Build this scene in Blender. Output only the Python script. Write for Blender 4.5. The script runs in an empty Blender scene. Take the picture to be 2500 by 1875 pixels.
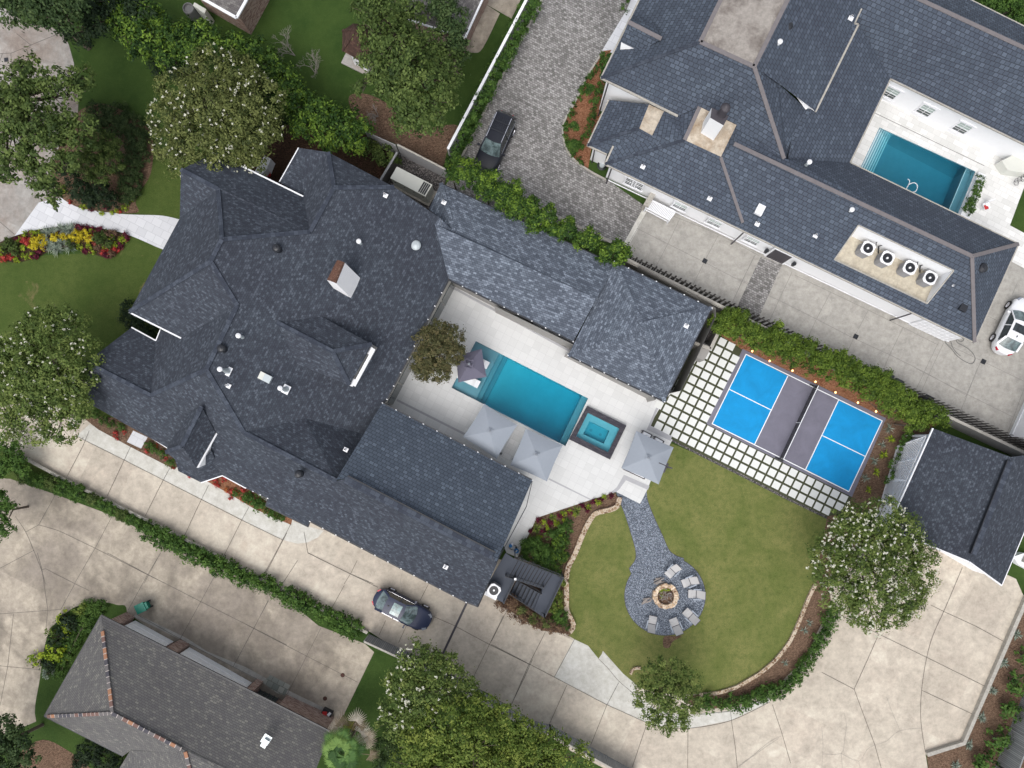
import bpy, math, random
import numpy as np
from mathutils import Vector, Matrix
from mathutils.geometry import tessellate_polygon
R = math.radians
scene = bpy.context.scene
# ---------------- camera, world, sun, exposure ----------------
CX, CY, S, H = 1255.0, 1060.0, 31.0, 54.5
cam = bpy.data.cameras.new('camera'); cam.sensor_width = 36; cam.lens = S*H/2500*36
cam.shift_x = (1250-CX)/2500; cam.shift_y = (CY-937.5)/2500
cam.clip_end = 2000; cam.clip_start = 1
camo = bpy.data.objects.new('camera', cam); camo.location = (0, 0, H)
scene.collection.objects.link(camo); scene.camera = camo
world = bpy.data.worlds.new("World"); scene.world = world; world.use_nodes = True
nt = world.node_tree; nt.nodes.clear()
sky = nt.nodes.new('ShaderNodeTexSky'); sky.sky_type = 'NISHITA'; sky.sun_disc = False
SUN_EL, SUN_AZ = R(60), R(205)      # azimuth clockwise from +Y (top of the picture)
sky.sun_elevation = SUN_EL; sky.sun_rotation = SUN_AZ; sky.air_density = 1.0; sky.dust_density = 4.0; sky.ozone_density = 1.0
bg = nt.nodes.new('ShaderNodeBackground'); bg.inputs[1].default_value = 0.15
wo = nt.nodes.new('ShaderNodeOutputWorld')
hs_ = nt.nodes.new('ShaderNodeHueSaturation'); hs_.inputs['Saturation'].default_value = 0.30; nt.links.new(sky.outputs[0], hs_.inputs['Color']); nt.links.new(hs_.outputs[0], bg.inputs[0]); nt.links.new(bg.outputs[0], wo.inputs[0])
sl = bpy.data.lights.new('sun', 'SUN'); sl.energy = 0.6; sl.angle = R(50); sl.color = (1, 0.95, 0.88)
so = bpy.data.objects.new('sun', sl); scene.collection.objects.link(so)
sd = Vector((math.sin(SUN_AZ)*math.cos(SUN_EL), math.cos(SUN_AZ)*math.cos(SUN_EL), math.sin(SUN_EL)))
so.rotation_euler = sd.to_track_quat('Z', 'Y').to_euler()
vs = scene.view_settings; vs.view_transform = 'Standard'; vs.look = 'None'; vs.exposure = 0.48; vs.gamma = 1
scene.cycles.max_bounces = 6; scene.cycles.transparent_max_bounces = 8
scene.cycles.diffuse_bounces = 3

# ---------------- helpers ----------------
rnd = random.Random(7)
def P(p, z=0.0):
    k = (H-z)/H
    return Vector(((p[0]-CX)/S*k, -(p[1]-CY)/S*k, z))
def T(c, r, pts):                       # survey tile -> survey sheet units
    ox, oy, k = (0, 600, 1200, 1800)[c], (0, 450, 900, 1350)[r], 700/2212
    return [(ox+x*k, oy+y*k) for x, y in pts]
def Q(ox, oy, w, pts, full=2212):
    k = w/full
    return [(ox+x*k, oy+y*k) for x, y in pts]
ANG = R(-26.9)
UA = Vector((math.cos(ANG), math.sin(ANG), 0)); UB = Vector((-math.sin(ANG), math.cos(ANG), 0))

def tag(o, label=None, cat=None, group=None, kind=None):
    if label: o['label'] = label
    if cat: o['category'] = cat
    if group: o['group'] = group
    if kind: o['kind'] = kind
    return o
def link(o):
    scene.collection.objects.link(o); return o

class MB:
    def __init__(s): s.v = []; s.f = []; s.m = []
    def face(s, pts, m=0):
        i = len(s.v); s.v += [Vector(p) for p in pts]; s.f.append(tuple(range(i, i+len(pts)))); s.m.append(m); return s
    def poly(s, loops, m=0, up=True):    # loops of 3D points, holes allowed
        loops = [[Vector(p) for p in l] for l in loops]
        tris = tessellate_polygon(loops); flat = [p for l in loops for p in l]; i = len(s.v); s.v += flat
        for t in tris:
            a, b, c = (flat[j] for j in t)
            n = (b-a).cross(c-a)
            if n.length < 1e-9: continue
            if up and n.z < 0: t = (t[0], t[2], t[1])
            s.f.append(tuple(i+j for j in t)); s.m.append(m)
        return s
    def prism(s, pts, z0, z1, m=0, mtop=None):   # pts: 2D/3D outline, ccw or not
        pts = [Vector((p[0], p[1], 0)) for p in pts]; n = len(pts)
        area = sum(pts[i].x*pts[(i+1) % n].y-pts[(i+1) % n].x*pts[i].y for i in range(n))
        if area < 0: pts.reverse()
        lo = [Vector((p.x, p.y, z0)) for p in pts]; hi = [Vector((p.x, p.y, z1)) for p in pts]
        for i in range(n):
            j = (i+1) % n; s.face([lo[i], lo[j], hi[j], hi[i]], m)
        s.poly([hi], m if mtop is None else mtop)
        k = len(s.f); s.poly([lo], m)
        for q in range(k, len(s.f)): s.f[q] = tuple(reversed(s.f[q]))
        return s
    def box(s, c, d, rz=0, m=0, rx=0, ry=0, bev=0):
        c = Vector(c); M = Matrix.Rotation(rz, 3, 'Z') @ Matrix.Rotation(ry, 3, 'Y') @ Matrix.Rotation(rx, 3, 'X')
        hx, hy, hz = d[0]/2, d[1]/2, d[2]/2; i = len(s.v)
        for x, y, z in ((-hx, -hy, -hz), (hx, -hy, -hz), (hx, hy, -hz), (-hx, hy, -hz), (-hx, -hy, hz), (hx, -hy, hz), (hx, hy, hz), (-hx, hy, hz)):
            s.v.append(c+M @ Vector((x, y, z)))
        for f in ((3, 2, 1, 0), (4, 5, 6, 7), (0, 1, 5, 4), (1, 2, 6, 5), (2, 3, 7, 6), (3, 0, 4, 7)):
            s.f.append(tuple(i+q for q in f)); s.m.append(m)
        return s
    def bar(s, a, b, w, h=None, m=0):        # box between two points
        a, b = Vector(a), Vector(b); h = h or w; d = b-a
        if d.length < 1e-6: return s
        q = d.to_track_quat('X', 'Z').to_matrix(); i = len(s.v); L = d.length
        for x in (0, L):
            for y, z in ((-w/2, -h/2), (w/2, -h/2), (w/2, h/2), (-w/2, h/2)): s.v.append(a+q @ Vector((x, y, z)))
        for f in ((0, 1, 2, 3), (7, 6, 5, 4), (0, 4, 5, 1), (1, 5, 6, 2), (2, 6, 7, 3), (3, 7, 4, 0)):
            s.f.append(tuple(i+q2 for q2 in reversed(f))); s.m.append(m)
        return s
    def tube(s, a, b, r0, r1=None, n=8, m=0, cap=True):
        a, b = Vector(a), Vector(b); r1 = r0 if r1 is None else r1; d = b-a
        q = d.to_track_quat('Z', 'Y').to_matrix(); i = len(s.v)
        for p, r in ((a, r0), (b, r1)):
            for k in range(n):
                t = 2*math.pi*k/n; s.v.append(p+q @ Vector((r*math.cos(t), r*math.sin(t), 0)))
        for k in range(n):
            j = (k+1) % n; s.f.append((i+k, i+j, i+n+j, i+n+k)); s.m.append(m)
        if cap:
            s.f.append(tuple(i+n+k for k in range(n))); s.m.append(m)
            s.f.append(tuple(i+k for k in reversed(range(n)))); s.m.append(m)
        return s
    def lathe(s, c, prof, n=16, m=0):          # prof [(r,z)]
        c = Vector(c); i = len(s.v); L = len(prof)
        for r, z in prof:
            for k in range(n):
                t = 2*math.pi*k/n; s.v.append(c+Vector((r*math.cos(t), r*math.sin(t), z)))
        for a in range(L-1):
            for k in range(n):
                j = (k+1) % n; s.f.append((i+a*n+k, i+a*n+j, i+(a+1)*n+j, i+(a+1)*n+k)); s.m.append(m)
        s.f.append(tuple(i+(L-1)*n+k for k in range(n))); s.m.append(m)
        return s
    def build(s, name, mats, parent=None, org=None, smooth=False, bevel=0):
        if not isinstance(mats, (list, tuple)): mats = [mats]
        o0 = Vector(org) if org is not None else (parent['_o'] if parent is not None and '_o' in parent.keys() else Vector((0, 0, 0)))
        o0 = Vector(o0)
        me = bpy.data.meshes.new(name)
        me.from_pydata([tuple(v-o0) for v in s.v], [], s.f); me.validate()
        for m in mats: me.materials.append(m)
        if len(me.polygons) == len(s.m):
            me.polygons.foreach_set('material_index', s.m)
        uv = me.uv_layers.new(name='UVMap'); vs_ = me.vertices
        for p in me.polygons:
            n = p.normal
            if abs(n.z) > 0.985: h, t = UA, UB
            else:
                h = Vector((-n.y, n.x, 0)).normalized(); t = n.cross(h)
            for li in p.loop_indices:
                w = vs_[me.loops[li].vertex_index].co+o0
                uv.data[li].uv = (w.dot(h), w.dot(t))
        if smooth: me.polygons.foreach_set('use_smooth', [True]*len(me.polygons))
        o = bpy.data.objects.new(name, me); link(o)
        if parent is not None:
            o.parent = parent
            if org is None: o['_o'] = tuple(o0)
            else: o.location = o0
        else:
            o.location = o0
        if bevel:
            b = o.modifiers.new('bevel', 'BEVEL'); b.width = bevel; b.segments = 2; b.limit_method = 'ANGLE'
        return o
def root(name, loc, label, cat, group=None):
    o = bpy.data.objects.new(name, None); link(o); o.location = loc; o.empty_display_size = .3
    o['_o'] = tuple(loc); return tag(o, label, cat, group)
def copy_tree(o, parent=None):
    c = o.copy(); link(c); c.parent = parent
    for ch in list(o.children): copy_tree(ch, c)
    return c
def cen(mb):
    n = len(mb.v); a = sum(mb.v, Vector())/n; a.z = min(v.z for v in mb.v); return a
def solo(name, mb, mats, label, cat, group=None, smooth=False, bevel=0):
    return tag(mb.build(name, mats, org=cen(mb), smooth=smooth, bevel=bevel), label, cat, group)

# ---------------- materials ----------------
class NB:
    def __init__(s, name):
        s.m = bpy.data.materials.new(name); s.m.use_nodes = True; s.t = s.m.node_tree
        s.t.nodes.clear(); s.out = s.n('OutputMaterial'); s.p = s.n('BsdfPrincipled'); s.l(s.p.outputs[0], s.out.inputs[0])
    def n(s, k, **kw):
        x = s.t.nodes.new('ShaderNode'+k)
        for a, b in kw.items(): setattr(x, a, b)
        return x
    def l(s, a, b): s.t.links.new(a, b)
    def uv(s): 
        return s.n('UVMap').outputs[0]
    def obj(s): return s.n('NewGeometry').outputs['Position']
    def noise(s, vec, scale, detail=4, rough=.6, dist=0):
        x = s.n('TexNoise'); x.inputs['Scale'].default_value = scale; x.inputs['Detail'].default_value = detail
        x.inputs['Roughness'].default_value = rough; x.inputs['Distortion'].default_value = dist; s.l(vec, x.inputs['Vector']); return x.outputs[0]
    def ramp(s, f, stops):
        x = s.n('ValToRGB'); e = x.color_ramp.elements
        while len(e) < len(stops): e.new(.5)
        for i, (p, c) in enumerate(stops):
            e[i].position = p; e[i].color = (*c, 1) if len(c) == 3 else c
        s.l(f, x.inputs[0]); return x.outputs[0]
    def mix(s, f, a, b, mode='MIX'):
        x = s.n('Mix'); x.data_type = 'RGBA'; x.blend_type = mode
        for i, v in ((0, f), (6, a), (7, b)):
            if hasattr(v, 'is_output'): s.l(v, x.inputs[i])
            else: x.inputs[i].default_value = v if i == 0 else (*v, 1)
        return x.outputs[2]
    def math(s, op, a, b=0):
        x = s.n('Math', operation=op)
        for i, v in ((0, a), (1, b)):
            if hasattr(v, 'is_output'): s.l(v, x.inputs[i])
            else: x.inputs[i].default_value = v
        return x.outputs[0]
    def mapv(s, vec, scale, rot=0):
        x = s.n('Mapping'); x.inputs['Scale'].default_value = scale; x.inputs['Rotation'].default_value = (0, 0, rot); s.l(vec, x.inputs[0]); return x.outputs[0]
    def fin(s, col, rough=.8, bump=None, bs=.3, bd=.02, spec=None, metal=0):
        if hasattr(col, 'is_output'): s.l(col, s.p.inputs['Base Color'])
        else: s.p.inputs['Base Color'].default_value = (*col, 1)
        s.p.inputs['Roughness'].default_value = rough; s.p.inputs['Metallic'].default_value = metal
        if spec is not None: s.p.inputs['Specular IOR Level'].default_value = spec
        if bump is not None:
            b = s.n('Bump'); b.inputs['Strength'].default_value = bs; b.inputs['Distance'].default_value = bd
            s.l(bump, b.inputs['Height']); s.l(b.outputs[0], s.p.inputs['Normal'])
        return s.m
def mul(c, k): return tuple(min(1, x*k) for x in c)
def brick(nb, vec, w, h, mort, c1, c2, cm, offs=.5, bias=0, smooth=.1):
    x = nb.n('TexBrick'); x.offset = offs; x.inputs['Scale'].default_value = 1; x.inputs['Brick Width'].default_value = w
    x.inputs['Row Height'].default_value = h; x.inputs['Mortar Size'].default_value = mort; x.inputs['Mortar Smooth'].default_value = smooth
    x.inputs['Bias'].default_value = bias
    x.inputs['Color1'].default_value = (*c1, 1); x.inputs['Color2'].default_value = (*c2, 1); x.inputs['Mortar'].default_value = (*cm, 1)
    nb.l(vec, x.inputs['Vector']); return x
def plain(name, c, rough=.6, var=.08, scale=6, metal=0, spec=None):
    nb = NB(name); v = nb.noise(nb.obj(), scale, 4)
    col = nb.mix(v, mul(c, 1-var), mul(c, 1+var)); return nb.fin(col, rough, metal=metal, spec=spec)
def shingle(name, dark, light, w=.30, h=.145, mort=.008, bias=-.1, cm=None, big=.18, lo=.45, hi=.8, mixb=.12):
    nb = NB(name); uv = nb.uv(); W1, K0 = (1, 1, 1), (0, 0, 0)
    b = brick(nb, uv, w, h, mort, K0, W1, K0, bias=0, smooth=.3)
    b2 = brick(nb, uv, w*1.7, h, 0, K0, W1, K0, offs=.37)
    v = nb.math('ADD', nb.math('MULTIPLY', b.outputs[0], 1-mixb), nb.math('MULTIPLY', b2.outputs[0], mixb))
    mid = tuple(d*.72+l*.28 for d, l in zip(dark, light))
    c = nb.ramp(v, [(.12, dark), (lo, mid), (hi, light)])
    c = nb.mix(b.outputs['Fac'], c, cm or mul(dark, .55))
    g = nb.noise(nb.obj(), 28, 3); c = nb.mix(.3, c, nb.ramp(g, [(.3, (.28,)*3), (.7, (.72,)*3)]), 'OVERLAY')
    l = nb.noise(nb.obj(), .30, 5, .65); c = nb.mix(big, c, nb.ramp(l, [(.3, (.33,.31,.36)), (.7, (.65,.69,.68))]), 'OVERLAY')
    return nb.fin(c, .85, bump=b.outputs['Fac'], bs=.5, bd=-.012, spec=.35)
def concrete(name, base, stain, warm=None, amt=.8, sc=.25, seed=0, wash=0):
    nb = NB(name); o = nb.obj(); m = nb.n('Mapping'); m.inputs['Location'].default_value = (seed*13.7, seed*5.1, seed); nb.l(o, m.inputs[0]); o = m.outputs[0]
    n1 = nb.noise(o, sc*1.6, 9, .72, .25); n2 = nb.noise(o, sc*7, 6, .75, .2); n3 = nb.noise(o, 22, 3, .7)
    c = nb.mix(nb.ramp(n1, [(.42, (0, 0, 0)), (.72, (amt,)*3)]), base, stain)
    if wash:
        b = brick(nb, nb.uv(), 3.4, 3.1, 0, (0, 0, 0), (1, 1, 1), (0, 0, 0)); c = nb.mix(.35, c, nb.ramp(b.outputs[0], [(.1, (.36,)*3), (.9, (.64,)*3)]), 'OVERLAY')
        big = nb.noise(nb.mapv(o, (1, .75, 1), R(35)), .26, 8, .6, .5); c = nb.mix(nb.ramp(big, [(.44, (0, 0, 0)), (.60, (wash,)*3)]), c, stain)
    if warm: c = nb.mix(nb.ramp(nb.noise(o, sc*.9, 6, .65, .2), [(.45, (0, 0, 0)), (.65, (.8,)*3)]), c, warm)
    c = nb.mix(.8, c, nb.ramp(n2, [(.3, (.36,)*3), (.7, (.64,)*3)]), 'OVERLAY')
    c = nb.mix(.35, c, nb.ramp(n3, [(.3, (.38,)*3), (.7, (.62,)*3)]), 'OVERLAY')
    return nb.fin(c, .88, bump=n3, bs=.15, bd=.004, spec=.3)
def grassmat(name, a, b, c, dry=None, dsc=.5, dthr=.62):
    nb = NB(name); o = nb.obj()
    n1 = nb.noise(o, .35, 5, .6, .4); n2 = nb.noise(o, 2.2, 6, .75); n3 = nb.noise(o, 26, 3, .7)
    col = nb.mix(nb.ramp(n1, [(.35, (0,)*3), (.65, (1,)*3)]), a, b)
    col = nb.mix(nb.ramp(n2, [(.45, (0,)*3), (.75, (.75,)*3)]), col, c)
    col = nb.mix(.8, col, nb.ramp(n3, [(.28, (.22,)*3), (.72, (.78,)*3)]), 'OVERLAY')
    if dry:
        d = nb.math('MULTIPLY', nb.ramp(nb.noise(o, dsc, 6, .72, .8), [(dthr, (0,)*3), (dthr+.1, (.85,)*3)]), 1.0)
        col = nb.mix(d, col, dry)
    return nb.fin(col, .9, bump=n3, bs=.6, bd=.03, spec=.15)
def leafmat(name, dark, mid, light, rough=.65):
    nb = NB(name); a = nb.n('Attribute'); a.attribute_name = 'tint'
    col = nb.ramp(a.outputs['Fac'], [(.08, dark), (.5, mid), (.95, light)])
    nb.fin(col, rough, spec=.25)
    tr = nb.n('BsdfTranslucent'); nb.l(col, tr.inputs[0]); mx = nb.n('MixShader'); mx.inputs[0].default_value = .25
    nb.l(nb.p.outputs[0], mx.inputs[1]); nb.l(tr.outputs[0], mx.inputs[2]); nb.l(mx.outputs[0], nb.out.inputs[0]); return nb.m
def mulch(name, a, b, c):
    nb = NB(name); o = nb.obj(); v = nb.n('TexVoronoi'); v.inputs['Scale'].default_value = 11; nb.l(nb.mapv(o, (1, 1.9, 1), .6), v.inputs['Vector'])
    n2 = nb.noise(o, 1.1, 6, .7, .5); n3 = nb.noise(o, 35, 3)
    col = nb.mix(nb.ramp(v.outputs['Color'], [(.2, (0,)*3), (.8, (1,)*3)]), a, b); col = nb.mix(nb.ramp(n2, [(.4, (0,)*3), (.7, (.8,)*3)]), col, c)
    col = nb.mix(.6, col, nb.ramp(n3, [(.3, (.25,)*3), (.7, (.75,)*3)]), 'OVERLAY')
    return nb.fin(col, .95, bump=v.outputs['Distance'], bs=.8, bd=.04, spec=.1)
def gravelmat(name, a, b, c, sc=12):
    nb = NB(name); o = nb.obj(); v = nb.n('TexVoronoi'); v.inputs['Scale'].default_value = sc; nb.l(o, v.inputs['Vector'])
    sep = nb.n('SeparateColor'); nb.l(v.outputs['Color'], sep.inputs[0])
    col = nb.ramp(sep.outputs[0], [(.12, a), (.5, b), (.95, c)])
    col = nb.mix(nb.ramp(v.outputs['Distance'], [(.35, (0,)*3), (.75, (.8,)*3)]), col, mul(a, .4))
    return nb.fin(col, .8, bump=v.outputs['Distance'], bs=.9, bd=-.05)
M = {}
M['roof'] = shingle('charcoal_shingle', (.034, .040, .054), (.095, .111, .138), .19, .14, lo=.7, hi=.99, big=.3)
M['roof_pool'] = shingle('slate_blend_shingle', (.070, .084, .110), (.215, .25, .305), .26, .155, mort=.012, lo=.55, hi=.98, mixb=.2)
M['roof_hex'] = shingle('hexagonal_shingle', (.066, .084, .112), (.118, .147, .188), .34, .27, mort=.02, bias=-.35, cm=(.03, .036, .048), big=.15, lo=.7, hi=.97)
M['roof_hex_right'] = shingle('hexagonal_shingle_dark', (.056, .070, .096), (.090, .112, .148), .36, .29, mort=.026, bias=-.2, cm=(.030, .035, .047), big=.25, lo=.6, hi=.95)
M['roof_brown'] = shingle('weathered_brown_shingle', (.108, .105, .107), (.20, .195, .175), .28, .15, mort=.012, cm=(.06, .056, .054), lo=.75, hi=1)
M['roof_taupe'] = shingle('taupe_shingle', (.11, .10, .10), (.2, .19, .18), .28, .15, bias=-.2)
M['roof_rust'] = shingle('rust_brown_shingle', (.05, .028, .022), (.10, .055, .042), .28, .15, bias=-.2)
M['ridge'] = shingle('ridge_cap_shingle', (.032, .039, .056), (.062, .074, .098), .35, .30, bias=0)
M['ridge_taupe'] = plain('taupe_ridge_cap', (.17, .155, .16), .9, .25, 4)
M['ridge_rust'] = shingle('clay_ridge_tile', (.08, .075, .078), (.24, .15, .115), .4, .4, mort=.03, cm=(.40, .36, .33), hi=.99, lo=.7)
M['copper'] = concrete('brown_membrane', (.31, .285, .26), (.10, .08, .07), amt=.95, sc=.5, seed=3)
M['membrane'] = concrete('tan_membrane', (.50, .44, .36), (.22, .15, .09), amt=.9, sc=.5, seed=5)
M['wellfloor'] = concrete('cream_membrane', (.55, .50, .40), (.36, .30, .22), amt=.7, sc=.5, seed=6)
M['white'] = plain('white_stucco', (.86, .87, .89), .7, .04, 3)
M['whitetrim'] = plain('white_painted_trim', (.82, .83, .86), .45, .03, 5)
M['taupewall'] = plain('taupe_stucco', (.30, .29, .275), .8, .06, 3)
M['beigewall'] = plain('beige_stucco', (.43, .41, .375), .8, .06, 3)
M['darkwall'] = plain('charcoal_painted_wall', (.035, .04, .055), .6, .1, 3)
M['greywall'] = plain('grey_painted_fence', (.33, .33, .34), .8, .1, 4)
M['blackmetal'] = plain('black_metal', (.02, .022, .028), .4, .1, 5)
M['darkmetal'] = plain('dark_bronze_metal', (.055, .05, .06), .5, .1, 5)
M['galv'] = plain('galvanised_metal', (.48, .53, .55), .35, .08, 8, metal=.3)
M['rubber'] = plain('black_rubber', (.015, .015, .017), .8, .1, 8)
M['glass'] = plain('dark_window_glass', (.03, .045, .045), .06, .1, 2, spec=.8)
M['blindglass'] = plain('pale_green_blinds_behind_glass', (.34, .42, .39), .15, .1, 2, spec=.7)
M['darkline'] = plain('dark_joint', (.10, .09, .08), .95, .25, 3)
M['greyline'] = plain('grey_joint', (.22, .21, .20), .95, .2, 3)
M['patioline'] = plain('grey_patio_band', (.40, .40, .42), .8, .12, 6)
M['conc_warm'] = concrete('warm_beige_concrete', (.575, .515, .43), (.40, .35, .295), (.47, .42, .35), .85, .22, 1, wash=.6)
M['conc_dirty'] = concrete('weathered_brown_concrete', (.455, .40, .325), (.19, .165, .135), (.27, .235, .20), .8, .3, 2, wash=.85)
M['conc_grey'] = concrete('clean_grey_concrete', (.375, .36, .33), (.30, .29, .27), None, .7, .3, 4)
M['conc_new'] = concrete('pale_new_concrete', (.56, .55, .505), (.48, .465, .43), None, .6, .3, 7)
M['conc_nw'] = concrete('street_side_concrete', (.36, .345, .325), (.22, .17, .14), None, .9, .25, 8, wash=.5)
M['kerb'] = concrete('kerb_concrete', (.42, .40, .36), (.28, .26, .23), None, .8, 1.2, 9)
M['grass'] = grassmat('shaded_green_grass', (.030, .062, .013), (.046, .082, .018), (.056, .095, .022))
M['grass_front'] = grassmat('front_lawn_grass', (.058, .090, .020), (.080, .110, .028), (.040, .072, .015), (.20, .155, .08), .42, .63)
M['grass_back'] = grassmat('golden_green_lawn', (.120, .145, .040), (.185, .190, .065), (.062, .100, .022), (.26, .235, .12), 1.6, .68)
M['mulch'] = mulch('brown_bark_mulch', (.085, .05, .035), (.22, .145, .10), (.14, .095, .065))
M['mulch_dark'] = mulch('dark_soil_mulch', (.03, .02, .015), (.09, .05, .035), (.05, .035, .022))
M['mulch_red'] = mulch('red_pine_straw', (.15, .06, .03), (.34, .17, .10), (.24, .12, .07))
M['gravel'] = gravelmat('blue_grey_crushed_stone', (.10, .12, .155), (.20, .235, .295), (.40, .45, .53), 17)
M['gravel_dark'] = gravelmat('dark_pea_gravel', (.05, .045, .045), (.13, .12, .12), (.25, .23, .22), 12)
def cobble():
    nb = NB('grey_cobble_pavers'); uv = nb.uv()
    d = nb.noise(nb.obj(), 3.0, 2); dv = nb.mix(.02, uv, d, 'ADD')
    b = brick(nb, dv, .22, .165, .014, (.15, .145, .14), (.37, .36, .355), (.075, .07, .065), bias=0, smooth=.4)
    c = nb.mix(.5, b.outputs[0], nb.ramp(nb.noise(nb.obj(), .22, 6, .65, .6), [(.3, (.3,)*3), (.7, (.68,)*3)]), 'OVERLAY')
    return nb.fin(c, .85, bump=b.outputs['Fac'], bs=.6, bd=-.01)
M['cobble'] = cobble()
def tiles(name, c1, c2, cm, w, h, mort, offs=.5):
    nb = NB(name); uv = nb.uv(); b = brick(nb, uv, w, h, mort, c1, c2, cm, offs=offs, bias=0, smooth=.2)
    n = nb.noise(nb.mapv(uv, (1, 6, 1)), 2.5, 5, .7); c = nb.mix(.3, b.outputs[0], nb.ramp(n, [(.3, (.4,)*3), (.7, (.6,)*3)]), 'OVERLAY')
    return nb.fin(c, .7, spec=.3)
M['patio'] = tiles('pale_porcelain_paving', (.60, .605, .60), (.66, .665, .66), (.52, .52, .52), .61, .61, .009, 0.0)
M['walk'] = tiles('pale_walk_paving', (.58, .59, .62), (.66, .67, .70), (.42, .43, .46), .75, .62, .012)
M['travertine'] = tiles('pale_travertine', (.62, .62, .60), (.76, .755, .74), (.50, .49, .47), .61, .40, .008)
M['brick'] = tiles('whitewashed_red_brick', (.16, .06, .045), (.45, .33, .28), (.35, .30, .27), .24, .085, .012)
M['slab'] = plain('white_paver_slab', (.70, .71, .69), .8, .05, 5)
M['turf'] = plain('dark_turf_strip', (.055, .060, .030), .95, .4, 12)
M['stone'] = None
def stone(sc=3.2, nm='tan_fieldstone', k=1):
    nb = NB(nm); v = nb.n('TexVoronoi'); v.inputs['Scale'].default_value = sc; nb.l(nb.obj(), v.inputs['Vector'])
    sep = nb.n('SeparateColor'); nb.l(v.outputs['Color'], sep.inputs[0])
    c = nb.ramp(sep.outputs[0], [(.1, mul((.20, .115, .065), k)), (.5, mul((.42, .29, .18), k)), (.95, mul((.62, .50, .38), k))])
    v2 = nb.n('TexVoronoi', feature='DISTANCE_TO_EDGE'); v2.inputs['Scale'].default_value = sc; nb.l(nb.obj(), v2.inputs['Vector'])
    c = nb.mix(nb.ramp(v2.outputs['Distance'], [(.04, (.9,)*3), (.10, (0,)*3)]), c, (.55, .48, .38)); return nb.fin(c, .9, bump=v2.outputs['Distance'], bs=.5, bd=.05)
M['stone'] = stone(4.6, 'tan_fieldstone', .8); M['stone_pale'] = stone(5.5, 'pale_fieldstone', 1.35)
def courtmat(name, c):
    nb = NB(name); o = nb.obj(); n = nb.noise(o, .8, 6, .65, .5); n2 = nb.noise(o, 12, 4, .7)
    col = nb.mix(nb.ramp(n, [(.3, (0,)*3), (.75, (1,)*3)]), mul(c, .86), mul(c, 1.12)); col = nb.mix(.2, col, nb.ramp(n2, [(.3, (.4,)*3), (.7, (.6,)*3)]), 'OVERLAY'); return nb.fin(col, .75, spec=.3)
M['court_blue'] = courtmat('bright_blue_court', (.004, .27, .60)); M['court_grey'] = courtmat('mauve_grey_court', (.17, .165, .21))
M['line_white'] = plain('white_court_line', (.82, .84, .86), .6, .03, 8)
M['bark'] = plain('grey_brown_bark', (.12, .095, .075), .95, .3, 8)
M['palebark'] = plain('pale_bare_wood', (.30, .27, .25), .95, .2, 8)
M['wood_grey'] = tiles('weathered_grey_boards', (.24, .25, .26), (.34, .35, .355), (.08, .08, .085), .14, 6.0, .012, 0.0)
M['deck'] = plain('charcoal_painted_deck', (.040, .050, .072), .65, .12, 3)
M['coping'] = tiles('charcoal_brick_coping', (.035, .033, .045), (.075, .07, .085), (.02, .02, .025), .3, .1, .01)
M['canvas'] = plain('pale_grey_canvas', (.275, .305, .35), .85, .05, 5); M['canvas_dark'] = plain('plum_grey_canvas', (.125, .12, .165), .85, .06, 5)
M['cushion'] = plain('light_grey_sling', (.46, .455, .455), .85, .04, 12); M['cream'] = plain('cream_enamel', (.62, .63, .58), .5, .05, 4)
M['plaster'] = plain('pale_blue_pool_plaster', (.30, .36, .42), .7, .10, 2.0); M['plaster_light'] = plain('light_pool_plaster', (.50, .64, .68), .7, .12, 1.2); M['plaster2'] = plain('aqua_pool_plaster', (.36, .50, .56), .7, .1, 2.0); M['plaster_dark'] = plain('deep_pool_plaster', (.22, .36, .43), .7, .12, 2.0)
def water(name, ab, dens, bump=.12, sc=2.5):
    nb = NB(name); nb.t.nodes.remove(nb.p)
    n = nb.noise(nb.obj(), sc, 5, .6, .5); b = nb.n('Bump'); b.inputs['Strength'].default_value = bump; b.inputs['Distance'].default_value = .1; nb.l(n, b.inputs['Height'])
    tr = nb.n('BsdfTransparent'); gl = nb.n('BsdfGlossy'); gl.inputs['Roughness'].default_value = .08; nb.l(b.outputs[0], gl.inputs['Normal'])
    fr = nb.n('Fresnel'); fr.inputs[0].default_value = 1.33; nb.l(b.outputs[0], fr.inputs['Normal']); mx = nb.n('MixShader'); nb.l(fr.outputs[0], mx.inputs[0]); nb.l(tr.outputs[0], mx.inputs[1]); nb.l(gl.outputs[0], mx.inputs[2]); nb.l(mx.outputs[0], nb.out.inputs[0])
    va = nb.n('VolumeAbsorption'); va.inputs['Color'].default_value = (*ab, 1); va.inputs['Density'].default_value = dens; nb.l(va.outputs[0], nb.out.inputs[1]); return nb.m
M['water'] = water('clear_turquoise_water', (.0, .82, .90), 1.3, .08); M['water_deep'] = water('deep_teal_water', (.0, .70, .80), .62, .30, 3)
def emit(name, c, s):
    nb = NB(name); nb.fin(c); nb.p.inputs['Emission Color'].default_value = (*c, 1); nb.p.inputs['Emission Strength'].default_value = s; return nb.m
M['lamp'] = emit('glowing_amber_lamp', (1, .5, .2), 3.0)
M['red'] = plain('red_plastic', (.50, .03, .03), .4, .1); M['blue'] = plain('blue_plastic', (.03, .22, .55), .4, .1); M['green_bin'] = plain('dark_green_plastic', (.0, .16, .11), .4, .1)
M['chrome'] = plain('bright_chrome', (.7, .7, .74), .15, .02, 3, metal=.9)
M['rust'] = plain('rusty_iron_cover', (.07, .03, .022), .9, .2, 9)
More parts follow.
